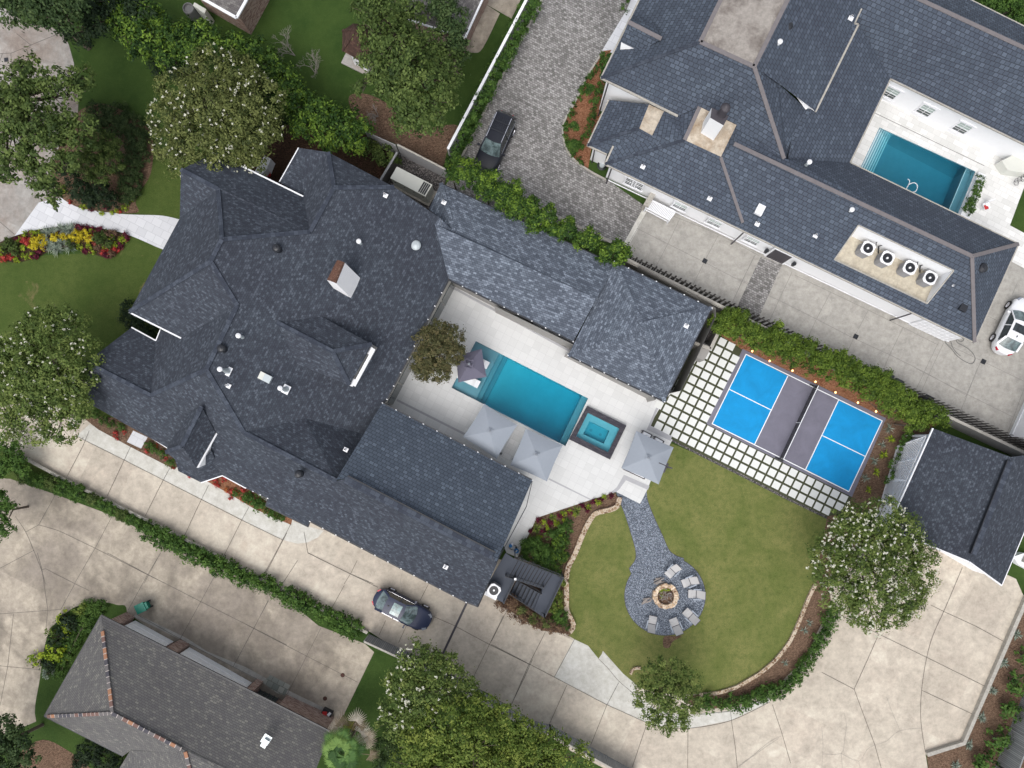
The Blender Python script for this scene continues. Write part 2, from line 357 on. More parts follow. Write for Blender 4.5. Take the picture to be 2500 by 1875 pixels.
# leaves
M['lf_oak'] = leafmat('oak_leaves', (.022, .044, .010), (.070, .112, .026), (.15, .205, .055))
M['lf_oak_dark'] = leafmat('dark_oak_leaves', (.014, .032, .010), (.042, .078, .024), (.09, .135, .045))
M['lf_bright'] = leafmat('fresh_green_leaves', (.012, .036, .008), (.038, .088, .014), (.17, .27, .032))
M['lf_myrtle'] = leafmat('olive_myrtle_leaves', (.034, .052, .014), (.105, .130, .036), (.21, .235, .075))
M['lf_myrtle2'] = leafmat('green_myrtle_leaves', (.036, .066, .014), (.105, .160, .036), (.21, .26, .07))
M['lf_yellow'] = leafmat('yellow_green_leaves', (.040, .075, .012), (.115, .175, .028), (.25, .30, .06))
M['lf_hedge'] = leafmat('hedge_leaves', (.018, .050, .010), (.058, .125, .022), (.12, .215, .040))
M['lf_dark'] = leafmat('dark_evergreen_leaves', (.006, .016, .007), (.016, .034, .014), (.035, .062, .022))
M['lf_magnolia'] = leafmat('bronze_magnolia_leaves', (.038, .040, .018), (.100, .105, .042), (.20, .165, .08))
M['lf_blue'] = leafmat('silver_green_leaves', (.10, .14, .11), (.22, .28, .22), (.42, .46, .38))
M['lf_gold'] = leafmat('golden_leaves', (.25, .20, .01), (.55, .45, .02), (.8, .68, .06))
M['lf_lime'] = leafmat('lime_leaves', (.10, .16, .01), (.26, .36, .02), (.42, .5, .05))
M['lf_red'] = leafmat('red_flower_petals', (.16, .01, .012), (.42, .035, .03), (.65, .12, .10))
M['lf_maroon'] = leafmat('maroon_leaves', (.05, .005, .015), (.11, .01, .03), (.2, .03, .06))
M['lf_orange'] = leafmat('orange_leaves', (.25, .07, .02), (.50, .16, .05), (.6, .28, .1))
M['lf_brown'] = leafmat('reddish_brown_leaves', (.06, .035, .025), (.15, .09, .06), (.26, .17, .10))
M['lf_dead'] = leafmat('dead_frond_leaves', (.20, .15, .10), (.42, .35, .27), (.62, .56, .48))
M['lf_palm'] = leafmat('palm_frond_leaves', (.025, .07, .015), (.08, .17, .04), (.20, .32, .08))
M['petal'] = leafmat('white_blossom_petals', (.42, .43, .30), (.60, .60, .48), (.78, .78, .70))
# ---------------- foliage helpers ----------------
def quads_mesh(name, V, F4, tint, mat, parent=None, org=(0, 0, 0), smooth=False):
    me = bpy.data.meshes.new(name); n = len(V); f = len(F4)
    V = V-np.array(org, dtype=float)
    me.vertices.add(n); me.vertices.foreach_set('co', V.astype(np.float32).ravel())
    me.loops.add(f*4); me.loops.foreach_set('vertex_index', F4.astype(np.int32).ravel())
    me.polygons.add(f); me.polygons.foreach_set('loop_start', np.arange(0, f*4, 4, dtype=np.int32))
    me.materials.append(mat)
    a = me.attributes.new('tint', 'FLOAT', 'POINT'); a.data.foreach_set('value', tint.astype(np.float32))
    me.update(); me.validate()
    o = bpy.data.objects.new(name, me); link(o)
    if parent is not None: o.parent = parent
    else: o.location = org
    return o
def leaf_geo(C, Nn, size, rs, tint, aspect=.55):
    """C centres (n,3), Nn normals, size (n,) -> rhombus leaves"""
    n = len(C); Nn = Nn/np.linalg.norm(Nn, axis=1, keepdims=True)
    r = rs.normal(size=(n, 3)); a = np.cross(Nn, r); a /= np.linalg.norm(a, axis=1, keepdims=True)+1e-9; b = np.cross(Nn, a)
    s = size[:, None]
    V = np.stack([C-a*s, C+b*s*aspect-Nn*s*.12, C+a*s, C-b*s*aspect-Nn*s*.12], 1).reshape(-1, 3)
    F = np.arange(n*4).reshape(n, 4); return V, F, np.repeat(tint, 4)
def crown_points(blobs, rs, clump, dens, low=-.25, per=26, rmin=.45):
    """blobs [(x,y,z,r,rz)] -> leaf centres, normals, tint"""
    Cs, Ns, Ts = [], [], []
    for (x, y, z, r, rz) in blobs:
        m = max(4, int(dens*4*(r*r+r*rz)/2/(clump*clump)))
        d = rs.normal(size=(m*3, 3)); d /= np.linalg.norm(d, axis=1, keepdims=True); d = d[d[:, 2] > low][:m]; m = len(d)
        ph = rs.uniform(0, 6.28, 3); az = np.arctan2(d[:, 1], d[:, 0])
        lump = 1+.10*np.sin(3*az+ph[0])+.07*np.sin(7*az+ph[1]+2*d[:, 2])+.05*np.sin(11*az+ph[2])
        f = (rmin+(1-rmin)*rs.uniform(size=m)**.45)*lump
        c = np.stack([x+d[:, 0]*r*f, y+d[:, 1]*r*f, z+d[:, 2]*rz*f], 1)
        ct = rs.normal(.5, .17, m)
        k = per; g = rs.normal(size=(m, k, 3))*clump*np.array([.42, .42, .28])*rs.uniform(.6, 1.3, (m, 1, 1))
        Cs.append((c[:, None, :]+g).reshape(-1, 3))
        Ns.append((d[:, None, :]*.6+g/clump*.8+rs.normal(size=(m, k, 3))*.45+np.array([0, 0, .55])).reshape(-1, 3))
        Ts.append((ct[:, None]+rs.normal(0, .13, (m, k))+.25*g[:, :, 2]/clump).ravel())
    return np.concatenate(Cs), np.concatenate(Ns), np.clip(np.concatenate(Ts), 0, 1)
def limbs(mb, base, blobs, r0, z_split, rs, n=7):
    b = Vector(base); top = Vector((b.x+rs.uniform(-.2, .2), b.y+rs.uniform(-.2, .2), z_split)); mb.tube(b, top, r0, r0*.75, 10)
    for bl in blobs:
        c = Vector(bl[:3]); mid = top.lerp(c, .5)+Vector((0, 0, -.15*bl[3])); mb.tube(top, mid, r0*.5, r0*.32, 7); mb.tube(mid, c, r0*.32, r0*.18, 6)
        for k in range(n):
            t = rs.uniform(0, 6.28); e = c+Vector((math.cos(t)*bl[3]*.8, math.sin(t)*bl[3]*.8, rs.uniform(-.2, .6)*bl[4])); mb.tube(mid.lerp(c, rs.uniform(.3, 1)), e, r0*.15, r0*.04, 5)
def tree(name, label, cat, blobs_px, zc, mat, seed, leaf=.15, clump=.5, dens=1.0, per=26, trunk=.2, base=None, flowers=None, fz=0.45, group=None, bark='bark', flat=.75, nlimb=6, rmin=.45, low=-.25, fmask=None):
    """blobs_px [(u,v,rpx[,dz])] traced at height zc"""
    rs = np.random.RandomState(seed); bl = []; leaf *= .8; per = int(per*1.45)
    for b in blobs_px:
        z = zc+(b[3] if len(b) > 3 else 0); p = P((b[0], b[1]), z); r = b[2]/S*(H-z)/H; bl.append((p.x, p.y, z, r, r*flat))
    tot = sum(b[3]**2 for b in bl); bx = sum(b[0]*b[3]**2 for b in bl)/tot; by = sum(b[1]*b[3]**2 for b in bl)/tot
    if base: pb = P(base); bx, by = pb.x, pb.y
    rt = root(name, (bx, by, 0), label, cat, group)
    C, Nn, t = crown_points(bl, rs, clump, dens, per=per, rmin=rmin, low=low)
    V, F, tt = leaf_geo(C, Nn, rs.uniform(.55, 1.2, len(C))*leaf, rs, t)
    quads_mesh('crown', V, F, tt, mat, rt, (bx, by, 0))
    mb = MB(); limbs(mb, (bx, by, -.05), bl, trunk, max(.6, min(b[2]-b[4]*.7 for b in bl)*.75), rs, nlimb); mb.build('trunk', M[bark], rt)
    if flowers:
        fm, cnt, fs = flowers; Cs = []; Ns = []
        w = np.array([b[3]**2 for b in bl]); w /= w.sum()
        for i in range(cnt):
            b = bl[rs.choice(len(bl), p=w)]
            for _ in range(20):
                d = rs.normal(size=3); d /= np.linalg.norm(d)
                if d[2] > -.05 and (fmask is None or rs.rand() < fmask(d)): break
            f = rs.uniform(.86, 1.06); c = np.array([b[0]+d[0]*b[3]*f, b[1]+d[1]*b[3]*f, b[2]+d[2]*b[4]*f+fs*.5])
            k = 8; g = rs.normal(size=(k, 3))*fs*.42; Cs.append(c+g); Ns.append(g*2+np.array([0, 0, .7]))
        C = np.concatenate(Cs); Nn = np.concatenate(Ns)+1e-4; V, F, tt = leaf_geo(C, Nn, rs.uniform(.35, .7, len(C))*fs, rs, rs.uniform(.2, 1, len(C)), .8)
        quads_mesh('blossom', V, F, tt, fm, rt, (bx, by, 0))
    return rt
def band(name, label, cat, path_px, z0, width_m, height_m, mat, seed, leaf=.13, clump=.35, dens=1.0, per=22, group=None, kind=None, step=.5, jitter=.15, ztrace=None, stem=True):
    """a hedge along a line traced at its top"""
    rs = np.random.RandomState(seed); zt = height_m if ztrace is None else ztrace; pts = [P(p, zt) for p in path_px]; bl = []
    for a, b in zip(pts[:-1], pts[1:]):
        L = (b-a).length; n = max(1, int(L/step))
        for i in range(n):
            c = a.lerp(b, (i+rs.rand()*.6)/n); w = width_m/2*(1+rs.uniform(-jitter, jitter))
            bl.append((c.x+rs.normal()*.06, c.y+rs.normal()*.06, z0+height_m*.55, w, height_m*.5*(1+rs.uniform(-jitter, jitter))))
    C, Nn, t = crown_points(bl, rs, clump, dens*.5, low=-.5, per=per, rmin=.6)
    V, F, tt = leaf_geo(C, Nn, rs.uniform(.55, 1.2, len(C))*leaf, rs, t)
    m = pts[len(pts)//2]; org = (m.x, m.y, z0)
    rt = root(name, org, label, cat, group)
    if kind: rt['kind'] = kind
    quads_mesh('foliage', V, F, tt, mat, rt, org)
    mb = MB()
    for b in bl[::2]: mb.tube((b[0], b[1], z0-.03), (b[0], b[1], z0+height_m*.6), .03, .015, 5)
    mb.build('stem', M['bark'], rt)
    return rt
def shrub_mesh(seed, r, h, leaf, mat, per=20, clump=.25, dens=1.0):
    rs = np.random.RandomState(seed); C, Nn, t = crown_points([(0, 0, h*.5, r, h*.5)], rs, clump, dens, low=-.4, per=per, rmin=.4)
    return leaf_geo(C, Nn, rs.uniform(.55, 1.2, len(C))*leaf, rs, t)
_proto = {}
def shrub(kind, p, z, sc, label, group=None, cat='shrub', name='shrub', rot=None):
    """kind (key) -> copy of a prototype"""
    specs = {'bright': ('lf_bright', .5, .9, .11, .28), 'hedge': ('lf_hedge', .5, .7, .08, .22), 'dark': ('lf_dark', .5, .8, .09, .25), 'lime': ('lf_lime', .35, .4, .07, .18),
             'gold': ('lf_gold', .4, .5, .07, .18), 'red': ('lf_red', .3, .35, .06, .16), 'maroon': ('lf_maroon', .32, .35, .08, .18), 'orange': ('lf_orange', .3, .4, .06, .16),
             'green': ('lf_oak', .5, .6, .09, .24), 'brown': ('lf_brown', .6, .8, .08, .25), 'lf': ('lf_yellow', .5, .6, .09, .25), 'silver': ('lf_blue', .35, .4, .08, .2)}
    key = (kind, rnd.randint(0, 2)); k = S
    if key not in _proto:
        m, r, h, lf, cl = specs[kind]; V, F, tt = shrub_mesh(hash(kind) % 1000 if False else sum(map(ord, kind))+key[1]*17, r, h, lf, M[m], clump=cl)
        rt = root(name, (0, 0, 0), label, cat, group); quads_mesh('foliage', V, F, tt, M[m], rt)
        mb = MB(); mb.tube((0, 0, -.05), (0, 0, h*.5), .03, .02, 6)
        for a in range(5):
            mb.tube((0, 0, h*.15), (math.cos(a*1.26)*r*.5, math.sin(a*1.26)*r*.5, h*.6), .018, .008, 5)
        mb.build('stem', M['bark'], rt); _proto[key] = rt; o = rt
    else: o = copy_tree(_proto[key])
    q = P(p, z+specs[kind][2]*sc*.5); o.name = name; o.location = (q.x, q.y, z); o.scale = (sc, sc, sc); o.rotation_euler = (0, 0, rnd.uniform(0, 6.28) if rot is None else rot)
    tag(o, label, cat, group); return o
def spiky_mesh(n, L, w, mat, seed, lift=.9, tints=(0, 1)):
    rs = np.random.RandomState(seed); V = []; F = []; tt = []
    for i in range(n):
        a = rs.uniform(0, 6.28); l = L*rs.uniform(.7, 1.1); e = rs.uniform(.25, 1.2); d = np.array([math.cos(a)*math.cos(e), math.sin(a)*math.cos(e), math.sin(e)*lift]); s = np.array([-math.sin(a), math.cos(a), 0])*w
        p0 = np.zeros(3); p1 = d*l*.55; p2 = d*l+np.array([0, 0, -l*.25])
        b = len(V); V += [p0-s*.6, p0+s*.6, p1+s, p1-s, p1-s, p1+s, p2+s*.15, p2-s*.15]; F += [[b, b+1, b+2, b+3], [b+4, b+5, b+6, b+7]]; tt += [rs.uniform(*tints)]*8
    return np.array(V), np.array(F), np.array(tt)
def spiky(kind, p, z, sc, label, group=None, cat='plant', name='spiky_plant'):
    specs = {'varieg': ('lf_blue', 60, .75, .022), 'green': ('lf_yellow', 50, .6, .022), 'agave': ('lf_lime', 26, .55, .035), 'grey': ('lf_blue', 34, .55, .02), 'white': ('lf_blue', 46, .6, .03)}
    key = ('s', kind)
    if key not in _proto:
        m, n, L, w = specs[kind]; V, F, tt = spiky_mesh(n, L, w, M[m], len(kind)*7); rt = root(name, (0, 0, 0), label, cat, group); quads_mesh('leaves', V, F, tt, M[m], rt); mb = MB(); mb.tube((0, 0, -.04), (0, 0, .12), .05, .03, 7); mb.build('stem', M['bark'], rt); _proto[key] = rt; o = rt
    else: o = copy_tree(_proto[key])
    q = P(p, z+.15); o.location = (q.x, q.y, z); o.scale = (sc,)*3; o.rotation_euler = (0, 0, rnd.uniform(0, 6.28)); tag(o, label, cat, group); return o

# ---------------- setting: ground sheets ----------------
def sheet(name, loops_px, z, mat, up=True):
    if loops_px and isinstance(loops_px[0][0], (int, float)): loops_px = [loops_px]
    mb = MB(); mb.poly([[P(p) + Vector((0, 0, z)) for p in l] for l in loops_px]); o = mb.build(name, mat); o['kind'] = 'structure'; return o
def sm(pts, n=6, closed=False):          # Catmull-Rom smoothing of a traced outline
    out = []; N_ = len(pts); rng = range(N_ if closed else N_-1)
    for i in rng:
        p0 = pts[(i-1) % N_] if closed or i > 0 else pts[0]; p1 = pts[i]; p2 = pts[(i+1) % N_]; p3 = pts[(i+2) % N_] if closed or i+2 < N_ else pts[-1]
        for k in range(n):
            t = k/n; out.append(tuple(.5*((2*p1[j])+(-p0[j]+p2[j])*t+(2*p0[j]-5*p1[j]+4*p2[j]-p3[j])*t*t+(-p0[j]+3*p1[j]-3*p2[j]+p3[j])*t**3) for j in (0, 1)))
    if not closed: out.append(pts[-1])
    return out
def lines(name, segs, z, w, mat):
    mb = MB()
    for s in segs:
        pts = [P(p) for p in s]
        for a, b in zip(pts[:-1], pts[1:]):
            d = (b-a).normalized(); n = Vector((-d.y, d.x, 0))*w/2; e = d*w*.3; a = a-e; b = b+e; q = Vector((0, 0, z+rnd.uniform(0, .001)))
            mb.face([a-n+q, b-n+q, b+n+q, a+n+q])
    o = mb.build(name, mat); o['kind'] = 'structure'; return o
pool = [(1161.7, 832.9), (1435.8, 972.8), (1380.4, 1088.9), (1102.5, 946.8)]
spa_w = T(2, 2, [(740, 342), (982, 462), (895, 645), (650, 522)]); spa_o = T(2, 2, [(735, 290), (1035, 440), (910, 700), (597, 545)])
rpool = T(3, 0, [(1095, 985), (1835, 1325), (1700, 1650), (950, 1290)])
big = [(-6000, -6000), (8500, -6000), (8500, 8000), (-6000, 8000)]
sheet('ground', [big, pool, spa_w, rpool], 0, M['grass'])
# streetside drive, top left
sheet('northwest_driveway', T(0, 0, [(-700, -260), (-200, -120), (0, 40), (200, 180), (400, 210), (480, 260), (530, 340), (580, 520), (605, 800), (600, 920), (520, 1250), (500, 1400), (500, 1540), (230, 1659)])+T(0, 1, [(105, 410), (0, 490), (-700, 720)]), .012, M['conc_nw'])
sheet('front_walk', T(0, 1, sm([(300, 140), (490, 105), (560, 150), (700, 195), (900, 225), (1050, 235), (1250, 242), (1400, 275)]))+T(0, 1, [(1420, 500), (1256, 502)])+T(0, 1, sm([(1200, 480), (1100, 435), (1000, 395), (850, 352), (600, 330), (350, 340), (105, 410)])), .018, M['walk'])
lines('northwest_driveway_joints', [T(0, 0, [(0, 415), (90, 410), (480, 250)]), T(0, 0, [(130, 260), (240, 350)]), T(0, 1, [(0, 290), (110, 385)]), T(0, 0, [(20, 415), (-10, 500), (90, 505), (85, 410)])], .02, .035, M['darkline'])
sheet('front_lawn', T(0, 1, [(-1200, 500), (0, 560), (300, 550), (900, 520), (1000, 395), (1260, 500), (1400, 300), (1500, 900), (1300, 1500), (900, 2200), (-1200, 2600)]), .006, M['grass_front'])
sheet('side_lawn', T(0, 0, [(1050, 1659), (1050, 1500), (1130, 1350), (1190, 1150), (1500, 1100), (1500, 1400), (1400, 1800)])+T(0, 1, [(1400, 275), (1250, 242), (1050, 235)]), .01, M['grass_front'])
sheet('front_planting_bed', T(0, 0, sm([(600, 870), (700, 815), (820, 805), (1000, 880), (1150, 1000), (1185, 1150), (1160, 1350), (1080, 1480), (1047, 1560), (1047, 1645), (700, 1622), (540, 1570), (440, 1480), (400, 1300), (520, 1000)], 5, True)), .024, M['mulch'])
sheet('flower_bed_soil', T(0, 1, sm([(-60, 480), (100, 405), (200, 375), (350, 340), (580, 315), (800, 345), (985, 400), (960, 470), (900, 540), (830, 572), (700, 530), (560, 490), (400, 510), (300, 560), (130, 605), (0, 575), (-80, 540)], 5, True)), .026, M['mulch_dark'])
# south drives
sheet('south_driveway', T(0, 2, [(-300, 330), (300, 250), (690, 400), (1100, 500), (1500, 800), (2212, 1100)])+T(1, 2, [(600, 1100), (1500, 1659)])+T(2, 3, [(-100, 0), (900, 300), (1500, 700)])+T(3, 3, [(500, -50), (1500, -100), (2150, 200), (2212, 340), (1730, 1450), (1450, 1540), (1475, 1700), (1520, 2300)])+T(2, 3, [(1700, 2100), (600, 1520), (0, 1095)])+T(1, 3, [(1800, 1050), (1200, 765), (945, 600), (0, 125)])+T(0, 2, [(1400, 1290), (800, 990), (140, 650), (-200, 500)]), .012, M['conc_warm'])
sheet('neighbour_driveway', T(0, 2, [(-700, 800), (80, 850), (400, 960), (860, 1130), (1000, 1200), (1500, 1450), (2212, 1780)])+T(1, 3, [(560, 560), (920, 700), (990, 765), (760, 1240), (640, 1400), (-300, 1000)])+T(0, 3, [(1300, 700), (980, 455), (900, 400), (780, 378), (660, 390), (540, 440), (370, 650), (310, 960), (280, 1300), (-200, 1500), (-700, 1400)]), .011, M['conc_dirty'])
sheet('garage_apron', T(0, 3, [(1030, 490), (1440, 690), (1930, 950), (2212, 1090)])+T(1, 3, [(660, 1260), (600, 1190), (350, 1070), (0, 880)])+T(0, 3, [(1600, 760), (1440, 655), (1050, 470)]), .016, M['conc_grey'])
sheet('side_slab', T(0, 2, [(690, 430), (870, 500), (1350, 680), (1800, 850), (2300, 1100)])+T(1, 2, [(370, 1180), (600, 1250), (610, 1240), (560, 1300), (480, 1340), (400, 1350), (280, 1320), (0, 1180)])+T(0, 2, [(1870, 1165), (960, 705), (590, 520)]), .017, M['conc_new'])
sheet('new_slab', T(2, 3, [(635, 665), (745, 715), (825, 815), (900, 900), (1125, 1105), (1300, 1220), (1500, 1250), (1840, 1215), (2140, 1110), (2145, 1150), (1850, 1290), (1560, 1348), (1350, 1345), (1200, 1310), (890, 1170), (485, 955)]), .017, M['conc_new'])
sheet('curved_slab', T(2, 3, [(858, 755), (1015, 930), (1110, 1010), (1125, 1105), (985, 990), (825, 815), (850, 780)]), .032, M['conc_new'])
jo = [T(0, 2, [(590, 520), (960, 705), (1860, 1165), (2180, 1320)]), T(0, 2, [(690, 480), (640, 600), (520, 830)]), T(0, 2, [(1015, 590), (960, 705), (830, 980)]), T(0, 2, [(1310, 770), (1250, 880), (1120, 1140)]), T(0, 2, [(1610, 900), (1530, 1060), (1420, 1300)]), T(0, 2, [(1920, 1070), (1860, 1180), (1730, 1440)]), T(0, 2, [(2212, 1270), (2035, 1610)]),
      T(1, 2, [(345, 1205), (280, 1330), (135, 1600)]), T(1, 2, [(450, 1260), (480, 1420), (800, 1580), (985, 1659)]), T(1, 2, [(400, 1480), (290, 1650)]), T(1, 2, [(860, 1480), (810, 1580), (760, 1659)]), T(1, 3, [(480, 0), (1020, 265)]), T(1, 3, [(1450, 490), (1600, 555), (1880, 705), (2190, 860)]), T(1, 3, [(1240, 560), (1180, 690)]), T(1, 3, [(760, 250), (650, 450)]), T(1, 3, [(1080, 520), (1030, 630)]), T(1, 3, [(1410, 240), (1345, 365)]),
      T(1, 3, [(1990, 480), (1880, 705), (1750, 970)]), T(1, 3, [(2212, 820), (2150, 960), (2050, 1165)]), T(2, 3, [(0, 705), (290, 855), (490, 960), (890, 1170), (1200, 1310)]), T(2, 3, [(110, 460), (0, 680)]), T(2, 3, [(415, 610), (290, 855), (155, 1165)]), T(2, 3, [(640, 665), (525, 880), (485, 955)]), T(2, 3, [(580, 1020), (450, 1310)]), T(2, 3, [(980, 1000), (890, 1170), (765, 1480)]), T(2, 3, [(1200, 1310), (1085, 1650)]), T(2, 3, [(1515, 1355), (1512, 1700)]),
      T(2, 3, sm([(1200, 1310), (1350, 1345), (1560, 1348), (1850, 1290), (2145, 1150)])), T(2, 3, [(1600, 1246), (1840, 1220)]), T(2, 3, [(1840, 1190), (1850, 1290), (1880, 1500), (1900, 1700)]), T(2, 3, sm([(825, 815), (900, 890), (985, 990), (1125, 1105)])),
      T(3, 3, [(270, 1170), (340, 1380), (410, 1620)]), T(3, 3, [(780, 470), (1090, 625), (1460, 805)]), T(3, 3, [(1090, 625), (1000, 830), (900, 1050), (650, 920)]), T(3, 3, [(900, 1050), (940, 1160), (1060, 1480), (1120, 1700)]), T(3, 3, sm([(1735, 110), (1600, 430), (1510, 630), (1460, 805), (1420, 1060), (1415, 1300), (1450, 1540)])), T(3, 3, [(1460, 805), (1915, 1030)]), T(3, 3, [(1490, 400), (1600, 455), (1830, 560), (2050, 680)]), T(3, 3, [(1425, 1060), (1830, 1250)])]
lines('south_driveway_joints', jo, .036, .032, M['darkline'])
cr = [T(3, 3, [(820, 1230), (840, 1320), (825, 1450), (800, 1545), (660, 1550)]), T(3, 3, [(800, 1545), (810, 1659)]), T(3, 3, [(800, 1545), (935, 1605), (1000, 1515), (1060, 1480), (1150, 1450), (1250, 1370), (1420, 1350)]), T(3, 3, [(1150, 1110), (1190, 1220), (1250, 1360)]), T(3, 3, [(650, 1340), (660, 1500), (650, 1659)]), T(3, 3, [(0, 1650), (120, 1560), (240, 1460), (340, 1410)]), T(3, 3, [(935, 1605), (950, 1680)]), T(1, 3, [(1210, 140), (1195, 220), (1215, 310)]), T(2, 3, [(2212, 1430), (2080, 1520), (1910, 1645)])]
lines('driveway_cracks', [sm(c, 3) for c in cr], .0385, .014, M['greyline'])
jn = [T(0, 2, [(430, 970), (300, 1205), (200, 1260)]), T(0, 2, [(870, 1130), (735, 1385), (580, 1650)]), T(0, 3, [(580, 235), (470, 435), (0, 470)]), T(0, 2, sm([(300, 1205), (450, 1250), (600, 1320), (735, 1385)])), T(0, 2, [(735, 1385), (1140, 1590), (1280, 1659)]), T(0, 3, [(830, 0), (1140, 165), (1550, 375), (1960, 580), (2212, 710)]), T(1, 3, [(0, 550), (470, 795), (860, 995)]), T(0, 2, [(1240, 1420), (1110, 1659)]), T(0, 3, [(1240, 0), (1140, 165), (990, 440)]), T(0, 3, [(1655, 180), (1550, 375), (1390, 665)]), T(0, 3, [(2070, 365), (1960, 580), (1800, 875)]), T(1, 3, [(175, 370), (0, 695)]), T(1, 3, [(580, 580), (470, 795), (320, 1090)]), T(0, 2, sm([(120, 1140), (200, 1260), (260, 1400), (320, 1550), (350, 1659)])), T(0, 2, [(0, 1540), (265, 1400)]), T(0, 3, [(325, 130), (350, 120), (575, 235), (690, 290)]), T(0, 3, [(290, 0), (325, 130), (370, 440), (350, 640)]), T(0, 3, [(105, 470), (60, 880), (0, 1180)]), T(0, 3, [(0, 870), (310, 900)]), T(0, 3, [(1050, 470), (1440, 690), (1920, 940), (2212, 1090)])]
lines('neighbour_driveway_joints', jn, .02, .03, M['darkline'])
# south-west planting strip and side grass beside the neighbour's house
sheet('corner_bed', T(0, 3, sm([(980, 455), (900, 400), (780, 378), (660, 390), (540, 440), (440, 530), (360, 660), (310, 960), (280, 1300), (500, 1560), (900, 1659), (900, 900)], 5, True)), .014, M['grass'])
sheet('bare_earth_patch', T(0, 3, sm([(330, 1440), (520, 1520), (620, 1600), (700, 1720), (200, 1800), (150, 1560)], 4, True)), .018, M['mulch'])
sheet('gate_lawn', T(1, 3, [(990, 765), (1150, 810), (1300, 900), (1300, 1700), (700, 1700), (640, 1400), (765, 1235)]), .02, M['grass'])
sheet('rear_west_bed', T(0, 2, [(620, 360), (760, 470), (1000, 600), (1350, 780), (1380, 740), (1290, 560), (900, 380)]), .022, M['mulch'])
sheet('rear_flower_bed', T(0, 2, [(1600, 870), (1760, 960), (1960, 1080), (2212, 1190)])+T(1, 2, [(100, 1100), (350, 1205), (360, 1160), (100, 980)])+T(0, 2, [(1800, 740), (1500, 760)]), .022, M['mulch_red'])
sheet('stepping_slab', T(0, 2, [(1030, 478), (1140, 530), (1090, 617), (980, 565)]), .03, M['walk'])
# back lawn, mulch, gravel
lawn = T(2, 2, [(1385, 575), (1600, 665), (1780, 755)])+T(3, 2, [(0, 815), (350, 990), (680, 1150), (900, 1300)])+T(3, 3, sm([(600, 230), (545, 340), (490, 480), (420, 640), (370, 720), (280, 830), (160, 930)]))+T(2, 3, sm([(1890, 1028), (1740, 1075), (1600, 1088), (1400, 1090), (1200, 1060), (1100, 1005)]))+T(2, 3, [(1015, 930), (860, 755), (850, 780), (825, 815), (745, 715), (640, 665), (590, 635), (600, 625), (645, 560), (600, 470), (575, 350), (575, 150), (590, 80), (640, 0)])+T(2, 2, sm([(640, 1430), (700, 1280), (750, 1190), (800, 1125), (900, 1090), (980, 1040), (975, 960)]))+T(2, 2, [(1200, 935), (1225, 870)])
sheet('back_lawn', lawn, .03, M['grass_back'])
sheet('curved_mulch_bed', T(3, 2, [(700, 1100), (1100, 1300), (900, 1450)])+T(3, 3, sm([(700, 240), (720, 380), (690, 470), (600, 640), (560, 760), (480, 860), (380, 950), (280, 1060), (150, 1110)]))+T(2, 3, sm([(1900, 1175), (1700, 1200), (1560, 1180), (1500, 1120), (1600, 1088)]))+T(2, 3, sm([(1600, 1088), (1740, 1075), (1890, 1028)]))+T(3, 3, sm([(160, 930), (280, 830), (370, 720), (420, 640), (490, 480), (545, 340), (600, 230)])), .034, M['mulch'])
sheet('court_side_bed', T(3, 2, [(1000, 250), (1150, 330), (1300, 420), (1500, 450), (1400, 700), (1250, 1000), (1150, 1200), (850, 1150), (830, 1040), (880, 985), (1145, 382)]), .034, M['mulch'])
sheet('court_hedge_bed', T(2, 1, [(1740, 1150), (1940, 1280), (2240, 1430)])+T(3, 2, [(600, 115), (1145, 382), (1500, 450), (1650, 400), (1300, 230), (600, -80)])+T(3, 1, [(0, 1010), (-60, 1000)])+T(2, 1, [(1840, 980)]), .032, M['mulch_red'])
sheet('garden_bed', T(2, 2, [(200, 1450), (350, 1150), (770, 1012), (955, 955), (985, 1040), (900, 1095), (800, 1130), (750, 1190), (700, 1290), (640, 1440), (600, 1540), (590, 1659)])+T(2, 3, [(600, 470), (645, 560), (600, 625), (400, 600), (60, 400), (60, 100)]), .036, M['mulch'])
circ = [(1337+312*math.cos(t)*(1.0 if math.cos(t) > 0 else 1.0), 330+305*math.sin(t)) for t in [R(a) for a in range(-62, 215, 6)]]
gpath = T(2, 2, [(1195, 940)]+sm([(1200, 1000), (1215, 1050), (1260, 1160), (1320, 1290), (1370, 1400), (1430, 1445), (1480, 1460)], 4))+T(2, 3, circ)+T(2, 2, sm([(1060, 1540), (1105, 1480), (1112, 1420), (1095, 1340), (1065, 1240), (1030, 1130), (990, 1030), (960, 955)], 4))
sheet('gravel_path', gpath, .045, M['gravel']); lines('gravel_edging', [gpath[1:-1]], .05, .035, M['darkmetal'])
sheet('gravel_strip', T(2, 2, [(1390, 545), (1600, 650), (1780, 740), (1896, 797), (1896, 817), (1780, 760), (1600, 670), (1390, 562)])+[], .046, M['gravel_dark'])
sheet('gravel_strip', T(3, 2, [(0, 795), (350, 975), (690, 1140), (690, 1160), (350, 996), (0, 818)]), .047, M['gravel_dark'])
sheet('bare_lawn_patch', T(2, 3, sm([(1330, 645), (1400, 640), (1470, 640), (1400, 680), (1370, 730), (1325, 720)], 4, True)), .042, M['mulch'])
